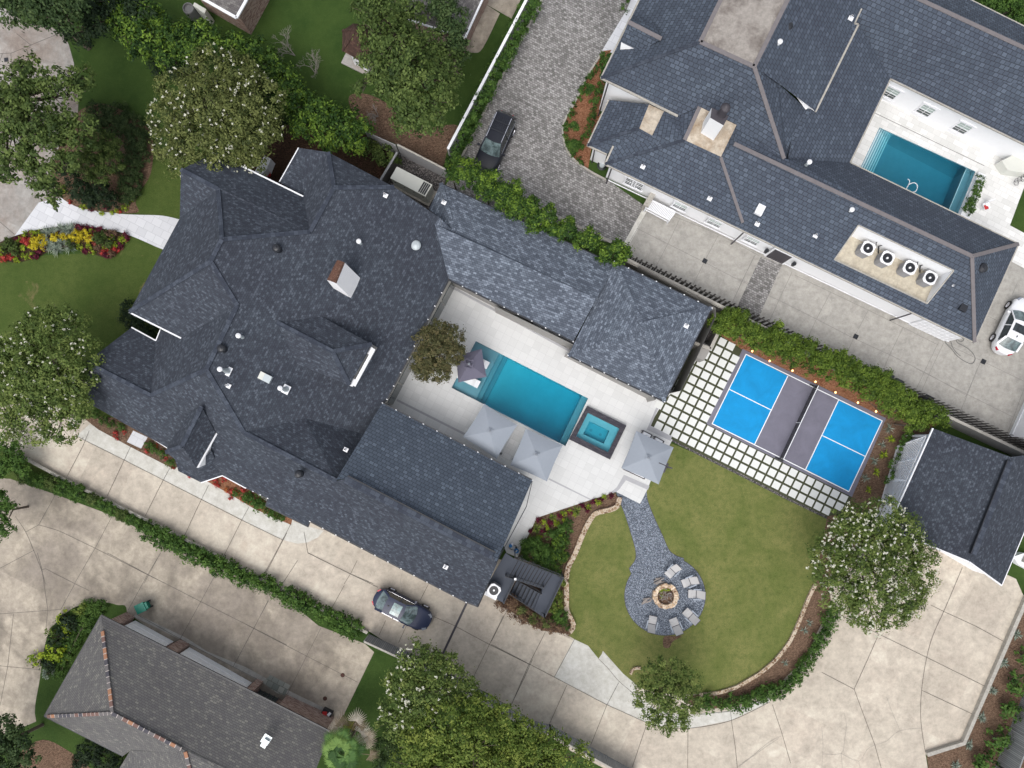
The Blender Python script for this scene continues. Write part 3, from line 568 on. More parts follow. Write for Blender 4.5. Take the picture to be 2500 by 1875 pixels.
# patio with holes for the pools
patio = T(1, 1, [(1500, 700), (1640, 700)])+T(2, 1, [(200, 950), (700, 1200), (1400, 1600)])+T(2, 2, [(1335, 240), (1200, 470), (1395, 548), (1230, 860), (1200, 935), (1145, 1042), (960, 950), (770, 1010), (350, 1150), (200, 1455), (115, 1420), (0, 1100)])+T(1, 2, [(1500, 900), (1050, 300)])
sheet('pool_terrace', [patio, pool, spa_w], .05, M['patio'])
for s in (T(1, 2, [(1170, 235), (1698, 500), (1690, 515), (1165, 250)]), T(1, 2, [(1960, 640), (2212, 765), (2205, 780), (1955, 655)]), T(2, 2, [(-60, 590), (160, 688), (155, 703), (-65, 605)]), T(2, 2, [(445, 845), (775, 1010), (765, 1015), (438, 855)]), T(2, 2, [(1315, 240), (1228, 440), (1197, 470), (1290, 250)]), T(2, 2, [(1228, 440), (1392, 520), (1380, 558), (1197, 470)]),
          T(2, 2, [(1022, 818), (1218, 905), (1205, 935), (1035, 860)]), T(2, 2, [(1022, 818), (1035, 862), (985, 930), (960, 952), (915, 958), (965, 915)])):
    sheet('terrace_band', s, .0545, M['patioline'])
sheet('wood_look_strip', T(1, 2, [(2095, 440), (2165, 470), (2030, 740), (1965, 680)]), .056, M['travertine'])
# paver grid beside the court
ja = Vector((20.45, 10.35)); jb = Vector((-10.35, 20.45)); j0 = Vector((1706.1, 922.1))
mb = MB(); region = Q(1580, 800, 300, [(1180, 120), (1720, 400), (620, 2700), (-250, 2300), (200, 1500), (350, 1300), (700, 600), (950, 520), (1100, 420), (1200, 180)])
def inside(p, poly):
    c = False; n = len(poly)
    for i in range(n):
        (x1, y1), (x2, y2) = poly[i], poly[(i+1) % n]
        if (y1 > p[1]) != (y2 > p[1]) and p[0] < (x2-x1)*(p[1]-y1)/(y2-y1)+x1: c = not c
    return c
walkpoly = [(1738, 815), (1812, 855), (1727, 1034), (2080, 1212), (2060, 1252), (2010, 1262)]+T(3, 2, [(690, 1140), (350, 975), (0, 795)])+T(2, 2, [(1780, 740), (1600, 650), (1390, 545), (1215, 455), (1300, 250)])+[(1680, 870), (1722, 858)]
sheet('paver_walk_turf', walkpoly, .048, M['turf'])
mb = MB()
for i in range(-20, 30):
    for j in range(-12, 22):
        c = j0+ja*(i+.5)+jb*(j+.5)
        cs = [c+ja*a*.40+jb*b*.385 for a, b in ((-1, -1), (1, -1), (1, 1), (-1, 1))]
        k = sum(inside(q, walkpoly) for q in cs)
        if k >= 3 or (k == 2 and inside(c, walkpoly)):
            mb.prism([P(q) for q in cs], .049, .075)
o = mb.build('paver_walk', M['slab']); o['kind'] = 'structure'
# sport court
ct = [(1812.7, 852), (2162.5, 1021), (2079, 1213), (1724, 1035)]
mb = MB(); mb.prism([P(p) for p in ct], 0, .06); o = mb.build('sport_court', M['court_grey']); o['kind'] = 'structure'
cl = T(3, 1, [(65, 1312)])+T(3, 2, [(1115, 403), (858, 948)])+T(2, 2, [(1700, 425)])
k1, k2, k3, k4 = T(3, 2, [(388, 58), (133, 582), (777, 245), (525, 775)])
sheet('court_blue_zone', [cl[0], k1, k2, cl[3]], .064, M['court_blue']); sheet('court_blue_zone', [k3, cl[1], cl[2], k4], .064, M['court_blue'])
c1, c2, c3, c4 = T(2, 2, [(1833, 160), (2152, 318)])+T(3, 2, [(655, 517), (980, 675)])
lines('court_lines', [cl+[cl[0]], [k1, k2], [k3, k4], [c1, c2], [c3, c4]], .068, .07, M['line_white'])
# right-hand property
rs_ = T(2, 1, [(1190, 160), (1010, 470), (1060, 590), (2130, 1140)])+T(3, 2, [(1000, 120), (2212, 720)])+[(2700, 1200), (2700, 400), (2486, 560), (2380, 800), (1900, 560), (1577, 480)]
sheet('grey_concrete_drive', rs_, .013, M['conc_grey'])
sheet('cobble_drive', [(1345, -120)]+T(2, 0, [(400, -20), (0, 745)])+T(1, 0, [(1650, 1250), (1500, 1500)])+T(2, 1, [(-100, 200), (870, 440), (1010, 475), (1185, 170), (900, -30)])+T(2, 0, sm([(750, 1320), (620, 1220), (560, 1100), (550, 980), (590, 880), (640, 800), (740, 590), (850, 395)], 4))+T(2, 0, [(1040, 80), (1120, -100), (1200, -400)]), .018, M['cobble'])
sheet('cobble_band', T(3, 1, [(180, 560), (345, 620), (150, 1060), (0, 980), (5, 930)]), .018, M['cobble'])
sheet('drive_edge_strip', T(2, 1, [(1180, 165), (1215, 185), (1050, 490), (1012, 470)]), .019, M['conc_new'])
jr = [T(2, 1, [(1215, 185), (1040, 490)]), T(2, 1, [(1120, 340), (1360, 460), (1640, 600), (1930, 750), (1990, 775)]), T(2, 1, [(1455, 260), (1360, 460), (1265, 640)]), T(2, 1, [(1745, 400), (1640, 600), (1555, 775)]), T(2, 1, [(2035, 545), (1930, 750), (1850, 930)]), T(2, 1, [(1400, 245), (1640, 340), (1880, 450), (2060, 550)]), T(3, 1, [(130, 550), (0, 830)]), T(3, 1, [(0, 725), (80, 760)]), T(3, 1, [(220, 850), (320, 895), (610, 1040), (890, 1185), (1175, 1315), (1465, 1460), (1770, 1630)]), T(3, 1, [(420, 680), (320, 895), (245, 1060)]), T(3, 1, [(720, 830), (610, 1040), (530, 1210)]), T(3, 1, [(1010, 970), (900, 1180), (850, 1290)]), T(3, 1, [(1280, 1100), (1175, 1315), (1120, 1440)]), T(3, 1, [(1550, 1220), (1440, 1450), (1370, 1600)]), T(3, 1, [(1590, 1225), (1480, 1460), (1410, 1620)]), T(3, 1, [(1600, 1225), (1880, 1360), (2212, 1520)]), T(3, 1, [(1880, 1360), (1760, 1640)]), T(3, 1, [(2160, 760), (2120, 850)]), T(3, 1, [(1920, 1010), (2000, 1050)]), T(3, 2, [(1850, 0), (1775, 200), (1710, 350)]), T(3, 2, [(1380, 0), (1775, 200), (2130, 375)]), T(3, 2, [(2212, 150), (2130, 375), (2080, 500)]), T(3, 1, [(440, 700), (1010, 970), (1550, 1240)])]
lines('grey_drive_joints', jr, .022, .03, M['greyline'])
sheet('white_entry_walk', T(2, 0, [(850, 395), (1040, 80), (1100, -60), (1300, -60), (1000, 420)]), .022, M['walk'])
sheet('foundation_bed', T(2, 0, [(850, 395), (925, 385), (830, 600), (880, 650), (830, 880), (900, 900), (745, 1130), (770, 1150), (745, 1305), (640, 1240), (575, 1150), (555, 1000), (600, 860), (740, 600)]), .026, M['mulch_red'])
sheet('right_pool_deck', [T(3, 0, [(860, 1270), (1180, 600), (2600, 1250), (2330, 1800), (1750, 1750)]), rpool], .05, M['travertine'])
sheet('right_deck_walk', [(2345, 515), (2480, 350), (2700, 470), (2620, 720), (2470, 640), (2440, 580)], .054, M['travertine'])
sheet('right_strip_lawn', T(3, 0, [(2212, 1440), (2170, 1550), (2100, 1740), (2212, 1800), (2600, 1500)]), .058, M['grass'])
lines('deck_drain', [T(3, 0, [(1060, 875), (1900, 1280)])], .056, .05, M['greyline'])
# north yard
sheet('north_patio', T(1, 0, sm([(1690, 290), (1660, 330), (1690, 385), (1760, 408), (1830, 370), (1960, 105)], 4))+T(1, 0, [(1830, 20), (1700, 150)]), .02, M['conc_dirty'])
sheet('north_patio_slab', T(1, 0, [(1830, 20), (2050, 145), (2160, -80), (1900, -100)]), .022, M['conc_dirty'])
sheet('leaf_litter', T(1, 0, sm([(800, 740), (950, 730), (1130, 830), (1250, 1000), (1600, 960), (1640, 1030), (1560, 1150), (1490, 1300), (1200, 1130), (950, 1020), (830, 880)], 4, True)), .012, M['mulch'])
sheet('north_west_patio', T(0, 0, [(1900, -80), (2060, 0), (1990, 130), (1930, 235), (1700, 130)]), .02, M['conc_grey'])
sheet('generator_gravel', T(1, 0, [(1200, 1130), (1560, 1310), (1480, 1700), (1000, 1450), (1080, 1350)]), .016, M['gravel_dark'])
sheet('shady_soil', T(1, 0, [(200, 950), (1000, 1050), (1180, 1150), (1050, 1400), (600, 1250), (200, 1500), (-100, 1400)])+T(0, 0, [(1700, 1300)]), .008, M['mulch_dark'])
sheet('far_right_bed', T(3, 3, [(2260, 300), (1735, 1470), (1460, 1560), (1480, 1720), (1500, 2300), (2700, 2300), (2700, 400)]), .02, M['mulch'])
# ---------------- building helpers ----------------
CAM = Vector((0, 0, H))
def W(u, v, z): return P((u, v), z)
def plane3(a, b, c): n = (b-a).cross(c-a).normalized(); return (a, n)
def on(px, pl):
    d = P(px, 0)-CAM; t = (pl[0]-CAM).dot(pl[1])/d.dot(pl[1]); return CAM+d*t
def offset(pts, d):                       # inward offset of a footprint
    n = len(pts); A = sum(pts[i].x*pts[(i+1) % n].y-pts[(i+1) % n].x*pts[i].y for i in range(n)); s = 1 if A > 0 else -1; out = []
    for i in range(n):
        p0, p1, p2 = pts[i-1], pts[i], pts[(i+1) % n]; a = Vector((p1.x-p0.x, p1.y-p0.y, 0)).normalized(); b = Vector((p2.x-p1.x, p2.y-p1.y, 0)).normalized()
        na = Vector((-a.y, a.x, 0))*s; nb_ = Vector((-b.y, b.x, 0))*s; m = na+nb_
        k = d*2/max(.5, m.length_squared) ; out.append(Vector((p1.x, p1.y, p1.z))+m*k)
    return out
def wallring(mb, eave, inset=.45, drop=.12, m=0, z0=0, skip=()):
    pts = offset(eave, inset); n = len(pts)
    for i in range(n):
        if i in skip: continue
        a, b = pts[i], pts[(i+1) % n]; ea, eb = eave[i].z, eave[(i+1) % n].z; zt = min(ea, eb)-drop
        q = [Vector((a.x, a.y, z0)), Vector((b.x, b.y, z0)), Vector((b.x, b.y, eb-drop)), Vector((a.x, a.y, ea-drop))]
        mb.face(q, m)
def gut(mb, pts, w=.13, m=0, dz=-.04):
    pts = [Vector(p)+Vector((0, 0, dz)) for p in pts]
    for a, b in zip(pts[:-1], pts[1:]): mb.bar(a, b, w, .12, m)
def caps(mb, segs, w=.30, m=0):
    for a, b in segs: mb.bar(Vector(a)+Vector((0, 0, .02)), Vector(b)+Vector((0, 0, .02)), w, .05, m)
def tall_vent(roof, px, z, h=1.2, lab=None):
    p = P(px, z); mb = MB(); mb.box(p+Vector((0, 0, .03)), (.62, .5, .05), rz=ANG+R(90)); mb.lathe(p, [(.24, 0), (.17, .35), (.10, h*.62), (.10, h*.8)], 12, 1); mb.tube(p, p+Vector((0, 0, h)), .075, n=10); mb.lathe(p+Vector((0, 0, h-.05)), [(.05, 0), (.17, .05), (.17, .16), (.06, .24)], 14, 0)
    o = mb.build('flue_vent', [M['whitetrim'], M['galv']], roof, org=None); return o
def small_vent(roof, px, z, h=.35):
    p = P(px, z); mb = MB(); mb.box(p+Vector((.02, -.03, .02)), (.34, .30, .04), rz=ANG); mb.tube(p, p+Vector((0, 0, h)), .085, .07, n=10, m=0); mb.tube(p+Vector((0, 0, h-.02)), p+Vector((0, 0, h+.01)), .05, n=8, m=1); return mb.build('plumbing_vent', [M['whitetrim'], M['rubber']], roof)
def black_vent(roof, px, z, r=.27):
    p = P(px, z); mb = MB(); mb.lathe(p, [(r*1.0, 0), (r*.9, .28), (r*1.0, .34), (r*1.05, .45), (r*.75, .56), (r*.35, .60), (r*.30, .63), (.02, .64)], 18, 0); return mb.build('roof_exhaust', M['blackmetal'], roof, smooth=False)
class House:
    def __init__(s, name, base_px, label, cat='house', group=None):
        b = P(base_px, 0); s.root = root(name, b, label, cat, group); s.b = b
    def part(s, name, mb, mats, parent=None, bevel=0, smooth=False): return mb.build(name, mats, parent or s.root, bevel=bevel, smooth=smooth)
def window(hs, px, z, ang, w=1.0, h=1.1, pane='glass', parent=None, cols=2, rows=2, cornice=True):
    """double-hung window standing on a wall whose outward direction is ang"""
    p = P(px, z); n = Vector((math.cos(ang), math.sin(ang), 0)); t = Vector((-n.y, n.x, 0)); up = Vector((0, 0, 1)); mb = MB()
    def bx(cx, cz, ww, hh, d, dd, m): mb.box(p+t*cx+up*cz+n*d, (dd, ww, hh), rz=ang, m=m)
    for sgn in (-1, 1): bx(sgn*(w/2+.05), 0, .1, h+.2, 0, .12, 0); bx(0, sgn*(h/2+.05), w+.2, .1, 0.004, .12, 0)
    bx(0, 0, w, .05, .02, .05, 0)
    for i in range(1, cols): bx(-w/2+w*i/cols, 0, .03, h, .012, .04, 0)
    for i in range(1, rows*2): bx(0, -h/2+h*i/(rows*2), w, .025, .008, .04, 0)
    if cornice: bx(0, h/2+.18, w+.4, .08, .02, .16, 0); bx(0, -h/2-.14, w+.3, .07, .02, .16, 0)
    f = mb.build('window', M['whitetrim'], parent or hs.root)
    g = MB(); a = p+n*.012; hw, hh = w/2, h/2
    hm = 0 if pane == 'glass' else -.1
    g.face([a-t*hw-up*hh, a+t*hw-up*hh, a+t*hw+up*hm, a-t*hw+up*hm], 1); g.face([a-t*hw+up*hm, a+t*hw+up*hm, a+t*hw+up*hh, a-t*hw+up*hh], 0); g.build('pane', [M[pane], M['glass']], f); return f
A_ = lambda pts: Q(400, 350, 400, pts); B_ = lambda pts: Q(200, 550, 400, pts); C_ = lambda pts: Q(200, 850, 400, pts); E_ = lambda pts: Q(350, 950, 350, pts); F_ = lambda pts: Q(700, 350, 400, pts)

# ---------------- pools ----------------
def pool_build():
    TL, TR, BR, BL = [P(p) for p in pool]; rt = root('swimming_pool', (TL+BR)/2, 'long turquoise swimming pool with tanning shelf and steps set in the pale terrace', 'pool')
    def at(f, z): return TL.lerp(TR, f)+Vector((0, 0, z)), BL.lerp(BR, f)+Vector((0, 0, z))
    prof = [(0, -.36), (.208, -.36), (.208, -.62), (.245, -.62), (.245, -.9), (.282, -.9), (.282, -1.15), (.6, -1.55), (.95, -1.7), (.95, -.62), (1, -.62)]
    mb = MB()
    for (f0, z0), (f1, z1) in zip(prof[:-1], prof[1:]):
        a0, b0 = at(f0, z0); a1, b1 = at(f1, z1); mb.face([b0, b1, a1, a0], 1 if f0 >= .282 and f1 <= .95 else 0)
    for k in (0, 1):
        top = [at(f, .05)[k] for f, z in prof]; bot = [at(f, z)[k] for f, z in prof]
        for i in range(len(prof)-1):
            if prof[i][0] != prof[i+1][0]: mb.face([bot[i], bot[i+1], top[i+1], top[i]], 0)
    for f, z in ((0, -.36), (1, -.62)):
        a, b = at(f, z); a2, b2 = at(f, .05); mb.face([a, b, b2, a2], 0)
    mb.build('basin', [M['plaster'], M['plaster_light']], rt)
    for f, z in ((.208, -.36), (.245, -.62), (.282, -.9)):
        st = MB(); a, b = at(f-.004, z+.004); c, d = at(f, z+.004); st.face([b, d, c, a]); st.build('step_edge', M['plaster_dark'], rt)
    ins = [p for p in offset([TL, BL, BR, TR], .004)]; w = MB(); w.prism(ins, -2.2, -.03); w.build('water', M['water'], rt)
    # spa
    O = [P(p) for p in spa_o]; I = [P(p) for p in spa_w]; rt = root('spa', (O[0]+O[2])/2, 'square hot tub with charcoal brick coping at the end of the turquoise pool', 'hot tub')
    mb = MB(); up = Vector((0, 0, .34)); mb.poly([[p+up for p in O], [p+up for p in I]])
    for L in (O, I):
        for i in range(4): a, b = L[i], L[(i+1) % 4]; z0 = Vector((0, 0, .0)); mb.face([a+z0, b+z0, b+up, a+up])
    mb.build('coping', M['coping'], rt)
    J = [P(p) for p in T(2, 2, [(760, 405), (912, 480), (868, 580), (708, 505)])]; mb = MB(); e = Vector((0, 0, .05-.25)); d = Vector((0, 0, -.75))
    I2 = [p+up*0 for p in I]; mb.poly([[p+e for p in I2], [p+e for p in J]])
    for i in range(4):
        a, b = I[i], I[(i+1) % 4]; mb.face([a+e, b+e, b+up*.98, a+up*.98]); a, b = J[i], J[(i+1) % 4]; mb.face([a+d, b+d, b+e, a+e])
    mb.poly([[p+d for p in J]])
    mb.build('basin', M['plaster2'], rt)
    for q in T(2, 2, [(775, 475), (848, 510)]): dr = MB(); dr.tube(P(q)+d, P(q)+d+Vector((0, 0, .03)), .12, n=14); dr.build('floor_drain', M['plaster'], rt)
    w = MB(); w.prism(offset([p for p in I], .004), -.9, .26); w.build('water', M['water'], rt)
    # neighbour's pool
    A, B_2, C_2, D = [P(p) for p in rpool]; rt = root('swimming_pool', (A+C_2)/2, 'dark teal swimming pool with white-edged steps beside the white house', 'pool')
    def at(f, z): return A.lerp(B_2, f)+Vector((0, 0, z)), D.lerp(C_2, f)+Vector((0, 0, z))
    n = 6; prof = []
    for i in range(n): prof += [(i*.029, -.25-.2*i), ((i+1)*.029, -.25-.2*i)]
    prof += [(n*.029, -1.5), (.94, -2.0), (.94, -.6), (1, -.6)]
    mb = MB(); ed = MB()
    for (f0, z0), (f1, z1) in zip(prof[:-1], prof[1:]):
        a0, b0 = at(f0, z0); a1, b1 = at(f1, z1); mb.face([b0, b1, a1, a0], 0)
    for k in (0, 1):
        for i in range(len(prof)-1):
            if prof[i][0] != prof[i+1][0]: mb.face([at(*prof[i])[k], at(*prof[i+1])[k], at(prof[i+1][0], .05)[k], at(prof[i][0], .05)[k]])
    for f, z in ((0, -.25), (1, -.6)): a, b = at(f, z); a2, b2 = at(f, .05); mb.face([a, b, b2, a2])
    mb.build('basin', M['plaster_dark'], rt)
    for i in range(n):
        a, b = at((i+1)*.029-.012, -.246-.2*i); c, d = at((i+1)*.029, -.246-.2*i); ed.face([b, d, c, a]); ed.build('step_edge', M['whitetrim'], rt); ed = MB()
    a, b = at(.94, -.597); c, d = at(.948, -.597); ed.face([b, d, c, a]); ed.build('step_edge', M['whitetrim'], rt)
    w = MB(); w.prism(offset([A, D, C_2, B_2], .004), -2.4, -.04); w.build('water', M['water_deep'], rt)
    hp = T(3, 0, sm([(1315, 1380), (1330, 1400), (1320, 1430), (1305, 1470), (1370, 1480), (1390, 1440), (1370, 1410), (1330, 1420), (1310, 1445)], 4)); mb = MB(); pp = [P(p, -.01) for p in hp]
    for a, b in zip(pp[:-1], pp[1:]): mb.tube(a, b, .035, n=6)
    solo('pool_cleaner_hose', mb, M['whitetrim'], 'white curled cleaner hose floating on the dark teal pool', 'hose')
pool_build()

# ---------------- main house ----------------
hs = House('main_house', (800, 850), 'large house with sprawling charcoal shingle hip roofs wrapped round the pool terrace', 'house')
e1, e2 = W(1095.3, 682.6, 3.3), W(945, 975, 3.3)
dd = (e2-e1).normalized(); nrm = Vector((-dd.y, dd.x, 0)); nrm = nrm if nrm.x < 0 else -nrm
SE = plane3(e1, e2, e1+nrm*4+Vector((0, 0, 4*.46)))
def s(px): return on(px, SE)
R2, R3, R4, R5, R6, R8, R7 = s((542.3, 584.8)), s((514.6, 638.6)), s((579.7, 745.3)), s((503.8, 902.4)), s((595.8, 1056)), s((757, 566)), s((815.7, 458.5))
h9 = s((963, 457)); h10 = s((1072.5, 530.8)); rB = W(821.5, 1173.7, R6.z); rB2 = s((889, 1060)); V1 = s((744, 1021))
EU = 5.6
n2 = W(*A_([(680, 130)])[0], EU); n3 = W(*A_([(1880, 720)])[0], EU); nb1 = W(438.9, 532.6, EU)
N1p = plane3(n2, n3, R2); r1 = on(A_([(735, 620)])[0], N1p); n1 = on((441.6, 414.2), N1p)
mr = MB(); rf = 0; rh = 1; rp = 2
mr.poly([[n1, n2, n3, W(757, 566, R8.z), R2, r1]], 0)                       # faces the back garden of the north neighbour
mr.poly([[n1, r1, nb1]], 0)
eW = W(315.7, 761.6, EU); mr.poly([[r1, R2, R3, eW, nb1]], 0)
gE = W(442.3, 824.9, EU); mr.poly([[R3, R4, gE, eW]], 0)
vA = W(380.8, 832, 3.7); vB = W(368.2, 965.7, 5.4); mr.poly([[R4, R5, vB, vA, W(391.7, 805, 3.7), gE]], 0)
ap = W(210.8, 884.4, 5.3); mr.poly([[W(321.2, 799.5, 3.5), vA, vB, ap]], 0)
sw1, sw2 = W(216, 984, 3.3), W(409.8, 1094.1, 3.3)
# skirt of the bay
b0, b1, b2, b3, b4 = W(404.6, 1104.3, 3.6), W(427, 1121, 3.1), W(435.4, 1150.2, 3.0), W(490.8, 1177.9, 3.0), W(543, 1160.5, 3.2)
s1 = W(600, 1191, 3.3); s2 = W(653.8, 1216.5, 3.3); s2b = W(649, 1235, 3.0); s3 = W(751.9, 1286.1, 3.0); s4 = W(756.6, 1273, 3.3); s5 = W(1138, 1470.3, 3.3); s6 = W(1166.5, 1481.3, 3.3); s7 = W(1192, 1425, 4.6)
wt0, wt1 = W(*T(1, 2, [(770, 852)])[0], rB.z+.35), W(*T(1, 2, [(1905, 1442)])[0], rB.z+.35)
mr.poly([[ap, vB, R5, R6, rB, wt0, wt1, W(1213.9, 1374.7, rB.z-.3), s7, s6, s5, s4, s2, s1, b4, W(500, 1120, 4.2), sw2, sw1]], 0)
mr.poly([[s2, s2b, s3, s4]], 0)
mr.poly([[R2, R8, R7, h9, h10, e1, e2, rB2, V1, R6, R5, R4, R3]], 0)
mr.poly([[R6, V1, rB2, rB]], 0)
q1, q2 = W(728.9, 360.9, 5.2), W(801.3, 371.7, h9.z); q3 = W(682.1, 444, 5.2); q4 = W(741.6, 480.2, 5.2)
mr.poly([[q1, q2, R7, R8, n3, q4, q3]], 0); mr.poly([[q2, h9, R7]], 0)
# bay dormer on the south-west
da, db, dc, dd_, de = W(492.4, 992.7, 6.9), W(444.9, 1089.2, 6.6), W(404.6, 1104.3, 5.2), W(479.7, 1142.2, 5.2), W(527.2, 1057.6, 5.2); df = W(*E_([(720, 350)])[0], 5.9)
mr.poly([[da, db, dc, W(409, 1090, 5.1), df]], 0); mr.poly([[db, dc, W(437, 1128, 5.0), dd_]], 0); mr.poly([[da, db, dd_, de]], 0)
mr.poly([[dc, b0, b1, b2, b3, W(481, 1133, 4.7), W(430, 1120, 4.6)]], 0); mr.poly([[W(481, 1133, 4.7), b3, b4, W(516, 1100, 4.9)]], 0)
# big dormer on the south-east slope
g1, g2 = W(675.9, 787, 0), W(812, 858.2, 0); g1 = s((675.9, 787)); zr = g1.z; g2 = W(812, 858.2, zr); g3 = s((785.1, 772.8)); ze = g3.z; g4, g5, g6 = W(908.5, 840.8, ze), W(853.2, 940.5, ze), W(725, 888.3, ze)
mr.poly([[g1, g2, g4, g3]], 0); mr.poly([[g1, g2, g5, g6]], 0); mr.poly([[g2, g4, g5]], 0)
# pool wing and pavilion
p1, p2, p3, p4 = W(1076.5, 447, 3.0), W(1503, 646, 3.0), W(1399.4, 834.5, 3.0), W(1047, 511, 3.0); pr0 = W(1108, 566, 4.0); prj = s((1062, 548)); pr1 = W(1456, 729, 4.0)
mr.poly([[p1, p2, pr1, pr0]], 2); mr.poly([[pr0, pr1, p3, e1, prj]], 2); mr.poly([[p1, pr0, prj, h10, p4]], 2)
v1, v2, v3, v4 = W(1500.6, 638.3, 3.25), W(1738, 752.2, 3.25), W(1622.5, 981, 3.25), W(1386.7, 867.7, 3.25); va, vb = W(1567, 792, 4.35), W(1577, 812, 4.35)
mr.poly([[v1, v2, va]], 2); mr.poly([[v2, v3, vb, va]], 2); mr.poly([[v3, v4, vb]], 2); mr.poly([[v4, v1, va, vb]], 2)
# garage wing with hexagonal shingles
w1, w2 = W(933.9, 983.9, 3.5), W(1300, 1172, 3.5); GP = plane3(w1, w2, wt0); w3 = on(T(1, 2, [(1930, 1505)])[0], GP); wt1g = on(T(1, 2, [(1905, 1442)])[0], GP); rBg = on((821, 1171), GP)
mr.poly([[w1, w2, w3, wt1g, wt0, rBg]], 1)
roof = hs.part('roof', mr, [M['roof'], M['roof_hex'], M['roof_pool']])
# ridge caps
cm = MB(); ws = wt1-wt0
caps(cm, [(R2, R3), (r1, R2), (R2, R8), (R3, eW), (R3, R4), (R4, R5), (R5, vB), (R5, R6), (R6, rB), (R8, R7), (R7, h9), (R7, q2), (n1, r1), (ap, vB), (da, db), (db, dc), (g1, g2), (g2, g4), (g2, g5)], .30)
cm.build('ridge_cap', M['ridge'], roof)
cm = MB(); caps(cm, [(pr0, p1), (va, v1), (va, v2), (vb, v3), (vb, v4), (va, vb)], .3); cm.build('hip_cap', M['roof_pool'], roof)
cm = MB(); cm.bar(wt0+Vector((0, 0, .08)), wt1+Vector((0, 0, .08)), .5, .1); cm.bar(wt0+Vector((.2, .25, .12)), wt1+Vector((.2, .25, .12)), .06, .22, 1); cm.build('ridge_vent', [M['ridge'], M['blackmetal']], roof)
gm = MB()
gut(gm, [n2, n3], .15); gut(gm, [eW, gE], .15); gut(gm, [W(321.2, 799.5, 3.5), vA, W(391.7, 805, 3.7)], .1); gut(gm, [b3, b4, s1], .12); gut(gm, [W(340, 1050, 3.3), sw2], .09)
gut(gm, [q1, q3], .07); gm.build('gutter', M['whitetrim'], hs.root)
gm = MB(); gut(gm, [h10+Vector((.1, 0, 0)), e1], .02); gut(gm, [e1, e2, w1], .11); gut(gm, [e1, p3], .11); gut(gm, [w1, w2], .11); gut(gm, [v4, v3], .11); gut(gm, [v3, v2, v1], .07); gut(gm, [p1, p2], .07); gut(gm, [s4, s5, s6, s7], .10); gut(gm, [s1, s2, s2b, s3, s4], .08)
gut(gm, [w2, W(1285, 1237, 3.6), w3], .05); gm.build('gutter', M['blackmetal'], hs.root)
for a, b, n in ((e1, e2, 9), (e1, p3, 9), (w1, w2, 11), (s4, s5, 12), (v4, v3, 8), (v1, v2, 7), (s1, s2, 3)):
    for i in range(n+1): gc = MB(); gc.box(a.lerp(b, i/n)+Vector((0, 0, .03)), (.10, .06, .05), rz=ANG); gc.build('gutter_clip', M['whitetrim'], hs.root)
# white dormer gutter and its end boxes
gm = MB(); a, b = W(*T(1, 1, [(990, 1270)])[0], ze-.3), W(*T(1, 1, [(835, 1555)])[0], ze-.3); gm.bar(a, b, .22, .16); gm.box(a.lerp(b, .07)+Vector((-.28, .1, .02)), (.45, .55, .14), rz=ANG); gm.box(b.lerp(a, .07)+Vector((-.28, .1, .02)), (.45, .55, .14), rz=ANG); gm.build('dormer_gutter', M['whitetrim'], hs.root)
# walls
wm = MB()
def vwall(a, b, z0a, z0b, m=0): wm.face([Vector((a.x, a.y, z0a)), Vector((b.x, b.y, z0b)), Vector((b.x, b.y, b.z-.1)), Vector((a.x, a.y, a.z-.1))], m)
foot = [n2, n3, q4, q3, q1, q2, h9, h10, e1, e2, w1, w2, w3, s6, s5, s4, s2, s1, b4, b3, b2, b1, b0, sw2, sw1, W(321.2, 799.5, 3.5), vA, W(391.7, 805, 3.7), gE, eW, nb1, n1]
fo = [Vector((p.x, p.y, min(p.z, 5.6))) for p in foot]
wallring(wm, fo, .4, m=0, skip=(8, 9, 26, 27))
# walls seen in the courtyard, with glass doors
def bw(pts, zt, m, z0=0):
    for a, b in zip(pts[:-1], pts[1:]):
        A1, B1 = P(a), P(b); wm.face([Vector((A1.x, A1.y, z0)), Vector((B1.x, B1.y, z0)), Vector((B1.x, B1.y, zt)), Vector((A1.x, A1.y, zt))], m)
cw = T(1, 1, [(1130, 1700), (1612, 790), (2212, 1100)])+T(2, 1, [(30, 990), (640, 1290)])
bw([cw[0], cw[1]], 3.2, 1); bw([cw[1], cw[2], cw[3], cw[4]], 2.95, 0)
bw(T(2, 1, [(560, 1330), (1190, 1650)])+T(2, 2, [(1200, 258), (1218, 225)]), 3.1, 0); bw([T(2, 2, [(1218, 225)])[0], (1640, 960), (1720, 790), (1720, 770), (1545, 670)], 3.1, 0)
# cheek walls of the dormers
vwall(g3, g4, ze-.1, ze-2.0); vwall(g4, g5, ze-2.1, ze-2.1); vwall(g6, g5, ze-.1, ze-2.0)
wm.build('wall', [M['taupewall'], M['beigewall']], hs.root)
wm = MB(); A1, B1, C1 = de, dd_, W(512, 1090, 3.9); wm.face([de+Vector((.12, .05, -.1)), dd_+Vector((.1, 0, -.1)), P((487, 1140), 4.2), P((510, 1131), 4.0), P((516, 1110), 4.2), P((517, 1080), 4.8)]); wm.face([de+Vector((0, 0, .0)), dd_+Vector((0, 0, 0)), dd_+Vector((.1, 0, -.12)), de+Vector((.12, .05, -.12))]); wm.build('dormer_wall', M['white'], hs.root)
gd = MB(); A1, B1 = P(cw[0]), P(cw[1]); t = (B1-A1).normalized(); nn = Vector((t.y, -t.x, 0)); L = (B1-A1).length
for k in range(6): gd.box(A1.lerp(B1, (k+.5)/6)+nn*.03+Vector((0, 0, 1.15)), (L/6-.12, .05, 2.3), rz=math.atan2(t.y, t.x))
gd.build('glass_door', M['glass'], hs.root)
gd = MB(); A1, B1 = P(cw[1]), P(cw[4]); t = (B1-A1).normalized(); nn = Vector((t.y, -t.x, 0)); L = (B1-A1).length
